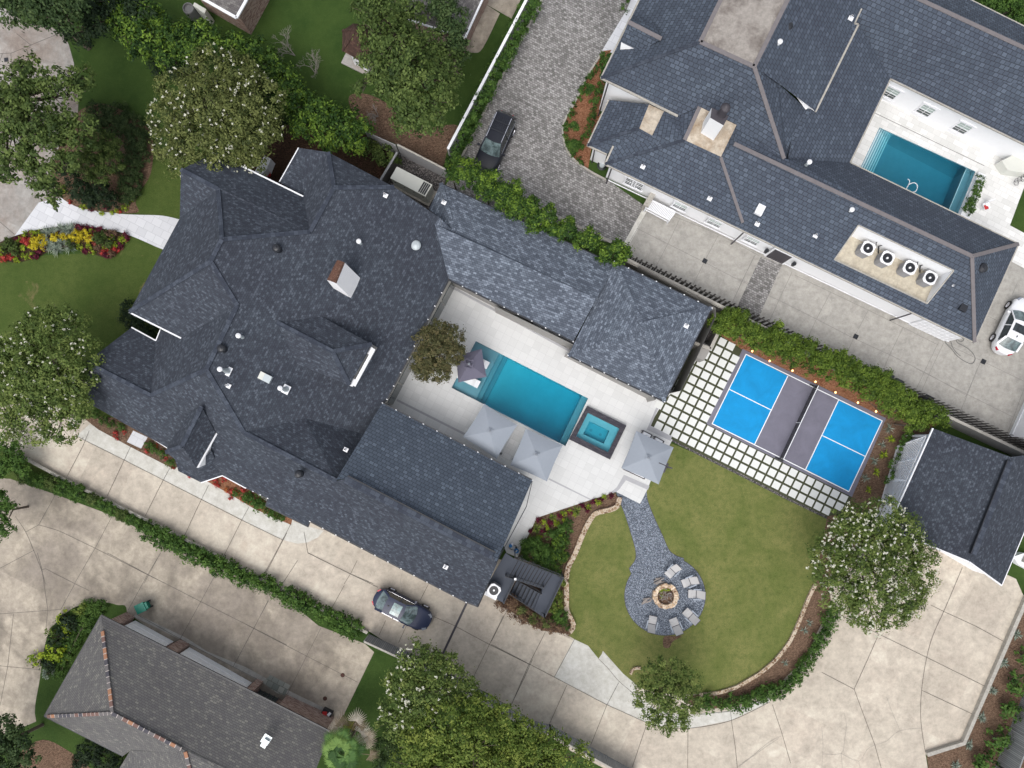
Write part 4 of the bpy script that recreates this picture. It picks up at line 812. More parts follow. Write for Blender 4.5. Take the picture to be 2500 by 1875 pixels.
gd.bar(P(cw[1])+nn*.15+Vector((0, 0, .09)), P(cw[4])+nn*.15+Vector((0, 0, .09)), .16, .05); gd.build('threshold', M['patioline'], hs.root)
# chimney
cz = 5.2; cb = [P(p, cz) for p in T(1, 1, [(925, 762), (847, 915)])]; tt = Vector((cb[0]-cb[1])).normalized(); nn = Vector((-tt.y, tt.x, 0)); nn = nn if nn.x < 0 else -nn
ch = MB(); hw = (cb[0]-cb[1]).length/2; cc = (cb[0]+cb[1])/2; dpt = .75; ztop = 10.7
zt = 8.3; tp = [P(p, zt) for p in T(1, 1, [(764, 605), (698, 765), (628, 740), (705, 588)])]; back = [cb[0]+nn*1.6, cb[1]+nn*1.6]
lo = [cb[0], cb[1], back[1], back[0]]; dn = Vector((0, 0, -1.2))
for i in range(4): ch.face([lo[i]+dn, lo[(i+1) % 4]+dn, tp[(i+1) % 4], tp[i]], 0)
for k in range(8):
    a0, a1 = math.pi*k/8, math.pi*(k+1)/8
    def arc(a, e): A1, B1 = (tp[0], tp[3]) if e else (tp[1], tp[2]); return A1.lerp(B1, .5-.52*math.cos(a))+Vector((0, 0, .28*math.sin(a)))
    ch.face([arc(a0, 1), arc(a0, 0), arc(a1, 0), arc(a1, 1)], 1)
for e in (0, 1): ch.face([arc(math.pi*k/8, e) for k in range(9)], 0)
ch.bar(Vector((cb[0].x, cb[0].y, cz+.05))-nn*.05+tt*.15, Vector((cb[1].x, cb[1].y, cz-.0))-nn*.05-tt*.15, .16, .1, 0)
def chim():
    nb = NB('sooty_white_brick'); o = nb.obj(); sx = nb.n('SeparateXYZ'); nb.l(o, sx.inputs[0]); b = brick(nb, nb.uv(), .22, .075, .008, (.88, .88, .9), (.82, .82, .85), (.7, .7, .7))
    n = nb.noise(nb.mapv(o, (7, 7, 1.0)), 1.2, 6, .75); t = nb.math('ADD', nb.math('MULTIPLY', nb.math('SUBTRACT', sx.outputs[2], 8.2), .9), nb.math('SUBTRACT', n, .62)); f = nb.ramp(t, [(0, (0,)*3), (.25, (.9,)*3)])
    return nb.fin(nb.mix(f, b.outputs[0], (.14, .12, .12)), .85)
def soot():
    nb = NB('streaked_rust_brick_cap'); n = nb.noise(nb.mapv(nb.uv(), (9, 1.3, 1)), 2.2, 6, .75); return nb.fin(nb.ramp(n, [(.3, (.035, .015, .012)), (.55, (.12, .055, .035)), (.8, (.45, .36, .3))]), .9)
ch.build('chimney', [chim(), soot()], roof)
# vents
for px, z in ((T(0, 1, [(1895, 1188)])[0], 7.2), (T(0, 1, [(1757, 1440)])[0], 7.7), (T(1, 2, [(312, 160)])[0], 6.3), (T(1, 1, [(903, 478)])[0], 5.4)): tall_vent(roof, px, z)
for px, z in ((T(0, 1, [(2150, 505)])[0], s(T(0, 1, [(2150, 505)])[0]).z), (T(0, 1, [(1728, 1272)])[0], s(T(0, 1, [(1728, 1272)])[0]).z), (T(1, 2, [(422, 810)])[0], 6.2)): black_vent(roof, px, z-.1)
for px, z in ((T(0, 1, [(1760, 1552)])[0], s(T(0, 1, [(1760, 1552)])[0]).z), (T(1, 0, [(1075, 1505)])[0], s(T(1, 0, [(1075, 1505)])[0]).z), (T(1, 1, [(1527, 138)])[0], 3.6), (T(1, 2, [(770, 622)])[0], 5.2), (T(1, 2, [(1540, 1527)])[0], 4.6), (T(2, 1, [(1500, 1090)])[0], 4.6)): small_vent(roof, px, z)
px = T(1, 1, [(1312, 470)])[0]; p = s(px); mb = MB(); mb.lathe(p+Vector((0, 0, -.05)), [(.36, .0), (.36, .12), (.27, .2), (.02, .24)], 24); mb.build('attic_fan', M['galv'], roof, smooth=False)
px = T(1, 1, [(158, 1493)])[0]; p = s(px); mb = MB(); mb.box(p+Vector((0, 0, .12)), (.84, .52, .24), rz=ANG, m=0); mb.box(p+Vector((-.25, .13, .245)), (.34, .52, .02), rz=ANG, m=1); mb.build('skylight', [M['galv'], M['cream']], roof)
# equipment yard beside the pavilion
yw = [P(p, 1.9) for p in T(2, 1, [(1045, 590), (1830, 975), (1690, 1270), (1545, 1215)])]
mb = MB()
for a, b in zip(yw[:-1], yw[1:]): mb.bar(Vector((a.x, a.y, .93)), Vector((b.x, b.y, .93)), .14, 1.86, 0); mb.bar(Vector((a.x, a.y, 1.9)), Vector((b.x, b.y, 1.9)), .24, .08, 1)
solo('equipment_yard_wall', mb, [M['taupewall'], M['kerb']], 'taupe screen wall with pale cap around the pool equipment behind the pavilion', 'wall')
sheet('equipment_yard_floor', T(2, 1, [(1500, 900), (1810, 1000), (1670, 1290), (1480, 1200)]), .052, M['gravel_dark'])
mb = MB()
for i, (x, y) in enumerate(((1655, 1110), (1630, 1140), (1620, 1165), (1605, 1215))):
    p = P(T(2, 1, [(x, y)])[0]); mb.lathe(p, [(.15, 0), (.15, .7), (.09, .82), (.02, .85)], 12, 0)
a, b = T(2, 1, [(1590, 1210), (1620, 1225)]); mb.tube(P(a, .9), P(b, .9), .05, n=8, m=1); mb.tube(P(T(2, 1, [(1735, 985)])[0], .3), P(T(2, 1, [(1660, 1100)])[0], .3), .05, n=8, m=1); mb.tube(P(b, .0), P(b, .9), .05, n=8, m=1)
solo('pool_pump', mb, [M['blackmetal'], M['whitetrim']], 'black filter canisters and white pipes beside the pavilion roof', 'pool equipment')
mb = MB(); q = T(2, 1, [(1590, 1240), (1700, 1290), (1640, 1330), (1560, 1380), (1510, 1350)]); mb.prism([P(p) for p in T(2, 1, [(1600, 1245), (1660, 1270), (1600, 1375), (1540, 1350)])], 0, 1.5); solo('grill_cabinet', mb, M['taupewall'], 'small taupe masonry box at the corner of the pavilion and paver walk', 'cabinet')
# ---------------- white house on the right ----------------
hw_ = House('white_house', (1900, 450), 'white stucco house with dark hexagonal shingle roofs and a teal pool courtyard', 'house')
G = M['roof_hex_right']; wr = MB()
c1, c2, c3, c4 = W(1476.9, 400.3, 3.1), W(2379, 836, 3.1), W(2486.7, 595.6, 3.1), W(2075.3, 397.2, 3.1); rg1, rg2 = W(1792, 351, 6.1), W(2372.8, 625.6, 6.1)
SWp = plane3(c1, c2, W(2080, 488, 6.1))
flA, flD, flC, flB = W(1671.5, 341.8, 6.0), W(1707.9, 261, 6.0), W(1798, 305.4, 6.0), W(1760, 383, 6.0)
rg1 = on((1792, 351), SWp); rg2 = on((2372.8, 625.6), SWp); flA = on((1671.5, 341.8), SWp); flB = on((1760, 383), SWp); fz = max(flA.z, flB.z)
hole = [on(p, SWp) for p in T(3, 1, [(935, 315), (1670, 665), (1465, 920), (750, 580)])]
wr.poly([[c1, flA, flB, rg1, rg2, c2], hole], 0)
wr.poly([[rg1, rg2, c3, c4, W(1923, 389, 5.8)]], 0); wr.poly([[rg2, c3, c2]], 0)
wr.poly([[c1, W(1497.5, 356, 3.6), W(1592, 330.7, 4.9), W(1620.9, 272, 5.0), W(1659, 281.7, 5.1), W(1706, 262.7, 5.9), flA]], 0)
wr.poly([[flA, flD, flC, flB]], 1); wr.poly([[flB, flC, rg1]], 0)
u1, u2, u3, u4 = W(1709.5, 102.8, 9), W(1841, 163, 9), W(2003, -160, 9), W(1837, -160, 9)
wr.poly([[u1, u2, W(1914, 387.7, 5.8), rg1, flC, flD, W(1655, 283, 5.1), W(1467.4, 190, 5.3)]], 0)
wr.poly([[u1, W(1467.4, 190, 5.3), W(1502, 119, 5.3), W(1561, -2, 5.3), W(1642, -160, 5.3), u4]], 0)
wr.poly([[u1, u2, u3, u4]], 1)
ue = [W(2190, -160, 5.6), W(2113, 0, 5.6), W(2086, 57, 5.6), W(2096, 60, 5.6), W(1991.5, 272, 5.6)]
wr.poly([[u2, u3]+ue+[W(1899.7, 202.5, 7.6)]], 0); wr.poly([[u2, W(1899.7, 202.5, 7.3), W(1980, 277, 5.0), W(1923.4, 389, 5.0), W(1914, 387.7, 5.8)]], 0)
wr.poly([[W(1923, 389, 5.4), c4, W(2174.5, 192, 3.1), W(2085, 40, 5.6), W(1960, 200, 5.3)]], 0)
k1_, k2_ = W(2105, -66, 6.3), W(2700, 210, 6.3)
wr.poly([[W(2174.5, 192, 3.1), W(2700, 449, 3.1), k2_, k1_, W(2085, 40, 5.4)]], 0); wr.poly([[k1_, k2_, W(2700, 163, 4.7), W(2170, -100, 4.7)]], 0)
wr.poly([[W(1486.4, 243.7, 3.2), W(1434.2, 354.4, 3.2), W(1560.8, 313.3, 4.9), W(1584.5, 254.8, 4.9)]], 0); wr.poly([[W(1434.2, 354.4, 3.2), W(1481.7, 376.6, 3.2), W(1500, 358, 3.55), W(1592, 330.7, 4.9), W(1560.8, 313.3, 4.9)]], 0)
wr.poly([[W(1584.5, 254.8, 4.9), W(1622, 272, 4.9), W(1592.4, 330.7, 4.9), W(1560.8, 313.3, 4.9)]], 2)
wr.poly([[W(1584.5, 254.8, 4.85), W(1622, 272, 4.85), W(1650, 285, 4.85), W(1600, 220, 4.85)]], 0)
# gable dormer on the street side
ga, gb_ = W(1534, 54, 7.6), W(1614.6, 95, 7.6); wr.poly([[ga, gb_, W(1597, 60, 7.1), W(1547, 36, 6.6)]], 0); wr.poly([[ga, gb_, W(1563, 126, 6.3), W(1515, 102, 6.3)]], 0)
wroof = hw_.part('roof', wr, [G, M['copper'], M['membrane']])
cm = MB(); caps(cm, [(rg1, rg2), (rg2, c3), (rg2, c2), (u2, W(1914, 387.7, 5.8)), (k1_, k2_), (ga, gb_), (flB, on((1814, 543.5), SWp)), (u1, u2), (u1, u4), (u2, u3), (flA, flD)], .28)
cm.build('ridge_cap', M['ridge_taupe'], wroof)
cm = MB(); caps(cm, [(u1, W(1467.4, 190, 5.3)), (flA, c1), (W(1560.8, 313.3, 4.9), W(1434.2, 354.4, 3.2))], .22); cm.build('hip_cap', M['ridge'], wroof)
gm = MB()
for e in ([c1, c2], [c2, c3, c4, W(2174.5, 192, 3.1), W(2700, 449, 3.1)], [W(1655, 283, 5.2), W(1467.4, 190, 5.3), W(1502, 119, 5.3), W(1561, -2, 5.3), W(1642, -160, 5.3)], ue, [W(1980, 277, 5.0), W(1923.4, 389, 5.0)], [W(1486.4, 243.7, 3.2), W(1434.2, 354.4, 3.2), W(1481.7, 376.6, 3.2)], [c1, W(1497.5, 356, 3.6)], [W(2363, -3, 4.7), W(2700, 163, 4.7)]): gut(gm, e, .13)
gm.build('gutter', M['kerb'], hw_.root)
wm = MB(); ring = [c1, c2, c3, c4, W(2174.5, 192, 3.1), W(2700, 449, 3.1), W(2700, 163, 3.1), W(2170, -100, 3.1), W(1642, -160, 5.3), W(1561, -2, 5.3), W(1502, 119, 5.3), W(1467.4, 190, 5.3), W(1655, 283, 3.2), W(1600, 300, 3.2), W(1497.5, 356, 3.1)]
wallring(wm, ring, .35, skip=(12, 13, 14)); wallring(wm, [W(1486.4, 243.7, 3.2), W(1434.2, 354.4, 3.2), W(1481.7, 376.6, 3.2), W(1640, 420, 3.2), W(1650, 270, 3.2)], .4, skip=(2, 3, 4))
wallring(wm, [W(1655, 283, 5.25), W(1467.4, 190, 5.3), W(1502, 119, 5.3), W(1561, -2, 5.3), W(1700, 100, 5.3)], .4, skip=(3, 4))
wm.face([W(1899.7, 202.5, 7.5), W(1945, 237, 6.4), W(1967, 268, 5.4), W(1980, 275, 5.1), W(1991, 268, 5.5), W(1940, 225, 6.6)]); wm.face([W(1516.5, 102.9, 6.3), W(1551, 119, 6.2), W(1514, 121, 5.6)])
wm.build('wall', M['white'], hw_.root)
# plinth line, window openings, garage door
wl = MB(); P0, P1 = offset([c1, c2, c3, c4], .35)[:2]; P0.z = P1.z = 0; td = (P1-P0).normalized(); out = Vector((td.y, -td.x, 0)); out = out if out.y < 0 else -out
for h_, d in ((.35, .05), (2.75, .06)): wl.bar(P0+out*d+Vector((0, 0, h_)), P1+out*d+Vector((0, 0, h_)), .06, .1)
wl.build('moulding', M['whitetrim'], hw_.root)
oa = math.atan2(out.y, out.x)
def onwall(px, z=1.7):
    d = P(px, 0)-CAM; pl = (P0, out); t = (pl[0]-CAM).dot(pl[1])/d.dot(pl[1]); q = CAM+d*t; return q
def win_at(px, w, h, pane):
    q = onwall(px); k = (H-q.z)/H; pp = (q.x/k*S+CX, -q.y/k*S+CY); window(hw_, pp, q.z, oa, w, h, pane)
for px in T(2, 0, [(1072, 1405), (1128, 1430)]): win_at(px, .75, 1.15, 'glass')
for px in T(2, 1, [(1455, 168), (1720, 296), (2010, 433)]): win_at(px, 1.0, 1.05, 'blindglass')
q0, q1_ = onwall(T(3, 1, [(1290, 1085)])[0]), onwall(T(3, 1, [(1600, 1200)])[0]); gd = MB(); m_ = (q0+q1_)/2; L = (q1_-q0).length
gd.box(Vector((m_.x, m_.y, 1.2))+out*.03, (L, .06, 2.3), rz=math.atan2(td.y, td.x))
for i in range(9): gd.box(Vector((q0.x, q0.y, 1.2)).lerp(Vector((q1_.x, q1_.y, 1.2)), i/8)+out*.05, (.09, .07, 2.25), rz=math.atan2(td.y, td.x))
for z in (.15, .75, 1.35, 1.95, 2.35): gd.box(Vector((m_.x, m_.y, z))+out*.048, (L, .066, .08), rz=math.atan2(td.y, td.x))
gd.build('garage_door', M['whitetrim'], hw_.root)
q0, q1_ = onwall(T(3, 1, [(250, 540)])[0], 1.5), onwall(T(3, 1, [(360, 590)])[0], 1.5); gd = MB(); m_ = (q0+q1_)/2; gd.box(Vector((m_.x, m_.y, 1.15))+out*.02, (1.7, .08, 2.2), rz=math.atan2(td.y, td.x), m=0); gd.box(Vector((m_.x, m_.y, 1.15))+out*.05, (1.4, .06, 2.0), rz=math.atan2(td.y, td.x), m=1); gd.build('door', [M['whitetrim'], M['darkmetal']], hw_.root)
for px in T(3, 1, [(230, 500), (440, 602)]):
    q = onwall(px); mb = MB(); mb.box(q+out*.16, (.22, .2, .42), rz=oa); mb.lathe(q+out*.16+Vector((0, 0, .21)), [(.17, 0), (.05, .14)], 8); mb.bar(q, q+out*.15, .04); mb.build('wall_lantern', M['blackmetal'], hw_.root)
for a, b, zt in (((1485, 203), (1461, 282), 5.1), ((1494, 408), (1480, 448), 2.95), (T(2, 0, [(795, 1158)])[0], T(2, 0, [(775, 1255)])[0], 2.95), ((1814, 569), (1785, 596), 2.95), ((2226, 765), (2173, 782), 2.95)):
    mb = MB(); mb.tube(P(a, zt), P(b, .05), .055, n=8); mb.build('downspout', M['darkmetal'], hw_.root)
# courtyard wall windows
Pn0, Pn1 = offset(ring, .35)[4:6]; tn = Vector((Pn1.x-Pn0.x, Pn1.y-Pn0.y, 0)).normalized(); on_ = Vector((tn.y, -tn.x, 0)); on_ = on_ if on_.y < 0 else -on_; an = math.atan2(on_.y, on_.x)
for px in T(3, 0, [(1185, 715), (1455, 850), (1735, 985)]):
    d = P(px, 0)-CAM; t = (Pn0-CAM).dot(on_)/d.dot(on_); q = CAM+d*t; k = (H-q.z)/H; window(hw_, (q.x/k*S+CX, -q.y/k*S+CY), q.z, an, 1.0, 1.15, 'blindglass')
# rooftop well and condensers
zf = 3.35; wb = MB(); fl = [Vector((p.x, p.y, zf)) for p in hole]
for i in range(4): wb.face([fl[i], fl[(i+1) % 4], hole[(i+1) % 4], hole[i]], 0)
wb.build('well_wall', M['white'], wroof); wb = MB(); wb.poly([fl]); wb.build('well_floor', M['wellfloor'], wroof)
cm = MB()
for i in range(4): cm.bar(hole[i], hole[(i+1) % 4], .08, .05)
cm.build('well_trim', M['kerb'], wroof)
def condenser(loc, rz, label, group=None, name='air_conditioner', w=.9, h=.95, body='galv'):
    rt = root(name, loc, label, 'air conditioner', group); L = Vector(loc); mb = MB(); hw2 = w/2; ch_ = .16
    oct_ = [(hw2-ch_, -hw2), (hw2, -hw2+ch_), (hw2, hw2-ch_), (hw2-ch_, hw2), (-hw2+ch_, hw2), (-hw2, hw2-ch_), (-hw2, -hw2+ch_), (-hw2+ch_, -hw2)]
    mb.prism([(L.x+x, L.y+y) for x, y in oct_], L.z, L.z+h-.12)
    for i in range(7):
        for s_ in (-1, 1): mb.box(L+Vector((0, s_*(hw2+.005), .12+i*.11)), (w-.35, .03, .03)); mb.box(L+Vector((s_*(hw2+.005), 0, .12+i*.11)), (.03, w-.35, .03))
    mb.build('body', M['grille'], rt)
    mb = MB(); n = 24; inner = [L+Vector((.41*w*math.cos(2*math.pi*k/n), .41*w*math.sin(2*math.pi*k/n), h)) for k in range(n)]; mb.poly([[L+Vector((x*1.03, y*1.03, h)) for x, y in oct_], inner])
    for i in range(8): x, y = oct_[i]; x2, y2 = oct_[(i+1) % 8]; mb.face([L+Vector((x*1.03, y*1.03, h-.07)), L+Vector((x2*1.03, y2*1.03, h-.07)), L+Vector((x2*1.03, y2*1.03, h)), L+Vector((x*1.03, y*1.03, h))])
    mb.build('lid', M['cream'] if body == 'cream' else M['whitetrim'], rt)
    mb = MB(); mb.tube(L+Vector((0, 0, h-.14)), L+Vector((0, 0, h-.10)), .41*w, n=24); 
    for k in range(1, 5): 
        r_ = .37*w*k/5
        for q in range(20): a = 2*math.pi*q/20; b = 2*math.pi*(q+1)/20; mb.bar(L+Vector((r_*math.cos(a), r_*math.sin(a), h-.03)), L+Vector((r_*math.cos(b), r_*math.sin(b), h-.03)), .008)
    mb.build('fan_grille', M['blackmetal'], rt); mb = MB(); mb.tube(L+Vector((0, 0, h-.1)), L+Vector((0, 0, h+.0)), .085*w, n=14); mb.build('fan_hub', M['whitetrim'], rt)
    rt.rotation_euler = (0, 0, rz); return rt
M['grille'] = plain('grey_louvred_metal', (.27, .27, .28), .5, .12, 14)
pos = T(3, 1, [(1010, 492), (1160, 568), (1335, 642), (1490, 720)]); lb = ['first from the chimney side', 'second from the chimney side', 'third, beside the second pair of pipes', 'last, nearest the sharp east corner']
pr = None
for i, p in enumerate(pos):
    q = P(p, zf+.95); q.z = zf+.004
    if pr is None: pr = condenser(q, ANG, 'x'); o = pr
    else: o = copy_tree(pr); o.location = q
    tag(o, 'grey air conditioner in the white roof well, '+lb[i], 'air conditioner', 'air conditioners in the roof well')
for k_, (x, y) in enumerate(((1080, 450), (1400, 600))):
    mb = MB(); pts = T(3, 1, [(x+30, y-25), (x-8, y), (x-8, y+22)]); a, b, c = [P(p, zf+.9) for p in pts]; mb.tube(a, b, .03, n=6); mb.tube(b, c, .03, n=6); pts = T(3, 1, [(x+85, y+0), (x+10, y+30), (x+8, y+80)]); a, b, c = [P(p, zf+z) for p, z in zip(pts, (.9, .7, .1))]; mb.tube(a, b, .035, n=6); mb.tube(b, c, .055, n=6); mb.build('refrigerant_pipe', M['blackmetal'], wroof)
# chimney on the copper flat
cz = flA.z; cb = T(2, 0, [(1690, 905), (1800, 965), (1740, 1035), (1645, 985)]); mb = MB()
mb.prism([P(p, 8.0) for p in T(2, 0, [(1700, 830), (1830, 895), (1790, 968), (1688, 908)])], cz, 8.0, 0, 1); o = mb.build('chimney', [M['white'], M['darkmetal']], wroof)
p = P(T(2, 0, [(1775, 880)])[0], 8.0); mb = MB(); mb.lathe(p, [(.34, 0), (.30, .15), (.26, .75)], 16, 0); mb.lathe(p+Vector((0, 0, .85)), [(.34, 0), (.3, .12), (.12, .3), (.02, .34)], 14, 0)
for k in range(8): a = k*math.pi/4; mb.bar(p+Vector((.26*math.cos(a), .26*math.sin(a), .7)), p+Vector((.3*math.cos(a), .3*math.sin(a), .9)), .03)
mb.build('chimney_cap', M['darkmetal'], wroof)
mb = MB(); mb.poly([[on(p, plane3(flA, flB, flC)) + Vector((0, 0, .02)) for p in [(1671.5, 341.8), (1707.9, 261), (1798, 305.4), (1760, 383)]]]); mb.build('flat_panel', M['membrane'], wroof)
for a, b, z in ((T(3, 0, [(280, 395)])[0], 0, 7.6), (T(3, 0, [(1672, 315)])[0], 0, 4.7), (T(3, 1, [(825, 235)])[0], 0, 4.8), (T(3, 0, [(505, 1298)])[0], 0, 5.0)): tall_vent(wroof, a, z, 1.1)
for a, z in ((T(3, 0, [(325, 442)])[0], 7.4), (T(3, 0, [(872, 140)])[0], 6.1), (T(3, 0, [(1045, 145)])[0], 5.2), (T(3, 0, [(636, 1360)])[0], 4.8), (T(2, 0, [(1165, 1285)])[0], 3.9), (T(2, 1, [(1680, 108)])[0], 4.1), (T(2, 1, [(2047, 305)])[0], 4.0), (T(3, 1, [(600, 395)])[0], 4.2), (T(3, 1, [(1000, 235)])[0], 5.0), (T(3, 1, [(1650, 785)])[0], 4.6)): small_vent(wroof, a, z, .3)
black_vent(wroof, T(3, 0, [(372, 225)])[0], 7.8, .33); black_vent(wroof, T(3, 1, [(1865, 655)])[0], 4.8, .33)
p = on(T(3, 1, [(170, 200)])[0], SWp); mb = MB(); mb.box(p+Vector((0, 0, .14)), (.55, .8, .24), rz=ANG, rx=0); mb.build('skylight', M['whitetrim'], wroof)
p = on(T(3, 1, [(1735, 955)])[0], SWp); mb = MB(); mb.box(p+Vector((0, 0, .1)), (.5, .5, .2), rz=ANG); mb.build('roof_louvre', M['blackmetal'], wroof)
# covered corner, bench, hose
mb = MB(); q = T(3, 0, [(2040, 1240), (2212, 1150), (2400, 1230), (2260, 1340), (2090, 1315)]); mb.prism([P(p, .9) for p in q], 0.06, .9); solo('outdoor_counter', mb, M['cream'], 'cream stone counter at the corner of the teal pool terrace', 'counter')
mb = MB(); pl = [P(p, .55) for p in T(3, 0, [(1870, 1325), (1925, 1350), (1790, 1700), (1720, 1670)])]; mb.prism(pl, .05, .5); solo('planter_wall', mb, M['white'], 'long white raised planter at the far end of the teal pool', 'planter')
mb = MB()
for x0, x1, y0, y1 in ((1205, 1415, 130, 225),):
    a, b, c, d = [P(p, .95) for p in T(2, 1, [(1228, 118), (1418, 212), (1372, 275), (1192, 180)])]
    mb.bar(a, b, .08); mb.bar(d, c, .1); mb.bar(a, d, .1); mb.bar(b, c, .1)
    for i in range(1, 18): mb.bar(a.lerp(b, i/18)+Vector((0, 0, -.02)), d.lerp(c, i/18)+Vector((0, 0, -.02)), .09, .03)
    for q in (a, b, c, d): mb.bar(Vector((q.x, q.y, 0)), q, .09)
    dn = Vector((0, 0, -.45))
    mb.bar(d+dn, c+dn, .08)
solo('slatted_screen', mb, M['whitetrim'], 'white slatted utility screen against the white house wall', 'screen')
mb = MB(); mb.prism([P(p, 1.2) for p in T(2, 1, [(1235, 50), (1272, 70), (1210, 175), (1172, 155)])], 0, 1.2); solo('low_wall_pier', mb, M['kerb'], 'beige masonry pier at the end of the cobble drive by the white house', 'pier')
mb = MB(); c = P(T(2, 0, [(850, 1285)])[0])
for r_ in (.28, .31, .34, .37):
    for k in range(20): a, b = 2*math.pi*k/20, 2*math.pi*(k+1)/20; mb.tube(c+Vector((r_*math.cos(a), r_*math.sin(a), .12+r_*.3)), c+Vector((r_*math.cos(b), r_*math.sin(b), .12+r_*.3)), .022, n=5, cap=False)
solo('garden_hose', mb, M['blackmetal'], 'coiled black garden hose at the foot of the white house corner', 'hose')
mb = MB(); mb.lathe(c+Vector((0, 0, 0)), [(.18, 0), (.22, .3), (.20, .34), (.02, .33)], 14); solo('hose_pot', mb, M['galv'], 'grey pot inside the coiled black hose', 'pot')
def loop_hose(name, pts, r, mat, label, z=.05):
    mb = MB(); pp = [P(p) + Vector((0, 0, z)) for p in sm(pts, 6)]
    for a, b in zip(pp[:-1], pp[1:]): mb.tube(a, b, r, n=6)
    return solo(name, mb, M[mat], label, 'hose')

M['greyhose'] = plain('grey_rubber', (.16, .16, .16), .7)
loop_hose('garden_hose', T(3, 1, [(1690, 1190), (1720, 1215), (1745, 1200), (1720, 1185), (1690, 1200), (1700, 1225), (1780, 1270), (1830, 1330), (1820, 1375), (1780, 1380), (1700, 1330), (1650, 1270), (1610, 1230), (1605, 1205), (1640, 1210), (1660, 1260), (1690, 1300), (1720, 1325)]), .022, 'greyhose', 'grey hose lying in loops on the concrete beside the sharp roof corner')
for px, lab in ((T(2, 1, [(1645, 592)])[0], 'nearest the cobble band'), (T(3, 1, [(913, 1175)])[0], 'in the middle of the concrete drive'), (T(3, 1, [(1897, 1368)])[0], 'near the white car')):
    p = P(px); mb = MB(); mb.box(p+Vector((0, 0, .032)), (.36, .36, .03), rz=ANG)
    for k in range(-3, 4): mb.box(p+UA*k*.045+Vector((0, 0, .05)), (.02, .3, .01), rz=ANG)
    solo('drain_grate', mb, M['blackmetal'], 'square black drain grate '+lab, 'drain', 'drain grates in the grey drive')
# white garage at the right edge
h2 = House('white_garage', (2550, 1000), 'plain white garage cut by the right edge beside the grey drive', 'garage'); mb = MB(); fp = [P(p) for p in ((2459.8, 1067.7), (2500, 979), (2560, 850), (2700, 900), (2640, 1150), (2480, 1077))]; mb.prism(fp, 0, 3.0); h2.part('wall', mb, M['white']); mb = MB(); mb.prism(offset(fp, -.3), 3.0, 3.2); h2.part('roof', mb, M['roof']); mb = MB(); mb.bar(P((2459.8, 1067.7))+Vector((0, 0, .4)), P((2500, 979))+Vector((0, 0, .4)), .12, .1); mb.build('plinth', M['whitetrim'], h2.root)

# ---------------- shingled garage with lattice, lower right ----------------
h3 = House('detached_garage', (2350, 1240), 'detached garage with charcoal gable roof and white lattice wall at the court end', 'garage')
ga1, ga2, ga3, ga4 = W(2277.9, 1045.6, 3), W(2467.7, 1116, 4.9), W(2366.5, 1372, 4.9), W(2168, 1290, 3); ga5, ga6 = W(2445.6, 1429.5, 3), W(2585, 1100, 3)
mb = MB(); mb.poly([[ga1, ga2, ga3, ga4]]); mb.poly([[ga2, ga3, ga5, ga6]]); gr = h3.part('roof', mb, M['roof'])
cm = MB(); a, b = ga2.lerp(ga3, .04), ga2.lerp(ga3, .93); cm.bar(a+Vector((0, 0, .08)), b+Vector((0, 0, .08)), .42, .1, 0); cm.bar(a+Vector((-.22, .1, .1)), b+Vector((-.22, .1, .1)), .06, .2, 1); cm.build('ridge_vent', [M['ridge'], M['blackmetal']], gr)
gm = MB(); gut(gm, [ga4, ga3, ga5], .1); gut(gm, [ga1, ga4], .09); gut(gm, [ga5, ga6], .06); gm.build('fascia', M['whitetrim'], h3.root)
mb = MB(); wallring(mb, [ga1, W(2467.7, 1116, 3), ga6, ga5, W(2366.5, 1372, 4.6), ga4], .35); mb.build('wall', M['white'], h3.root)
# white lattice screen
lt = MB(); a, b = T(3, 2, [(1330, 540), (1150, 1010)]); A1, B1 = P((2200+5, 1068)), P((2152, 1235)); A2, B2 = P((2256, 1063), 1.6), P((2188, 1236), 1.6)
A1, B1 = P(T(3, 2, [(1235, 600)])[0], .05), P(T(3, 2, [(1115, 1010)])[0], .05); A2, B2 = P(T(3, 2, [(1455, 520)])[0], 2.6), P(T(3, 2, [(1230, 1040)])[0], 2.6)
nU, nV = 34, 14
def lp(u, v): return A1.lerp(B1, u).lerp(A2.lerp(B2, u), v)
for i in range(-nV, nU, 1):
    if i % 1 == 0:
        u0, u1 = i/nU, (i+nV)/nU; v0, v1 = 0, 1
        if u0 < 0: v0 = -u0*nU/nV; u0 = 0
        if u1 > 1: v1 = 1-(u1-1)*nU/nV; u1 = 1
        if v1 > v0: lt.bar(lp(u0, v0), lp(u1, v1), .075, .02); lt.bar(lp(1-u0, v0)+Vector((.01, 0, .02)), lp(1-u1, v1)+Vector((.01, 0, .02)), .075, .02)
for u in (0, .33, .66, 1): lt.bar(lp(u, 0), lp(u, 1), .09)
for v in (0, 1): lt.bar(lp(0, v), lp(1, v), .09)
for u in (0, .33, .66, 1): q = lp(u, 1); lt.bar(Vector((q.x, q.y, 0)), q, .1)
solo('lattice_screen', lt, M['whitetrim'], 'sloping white lattice screen between the court bed and the detached garage', 'lattice')
mb = MB(); q = T(3, 3, [(2130, 30), (2212, 0), (2300, 40), (2300, 160), (2170, 90)]); mb.prism([P(p, .6) for p in q], .05, .6); mb.box(P(T(3, 3, [(2175, 40)])[0])+Vector((0, 0, .75)), (.4, .5, .3), rz=ANG, m=1); solo('utility_box', mb, [M['whitetrim'], M['kerb']], 'white utility box behind the right edge of the detached garage', 'utility box')

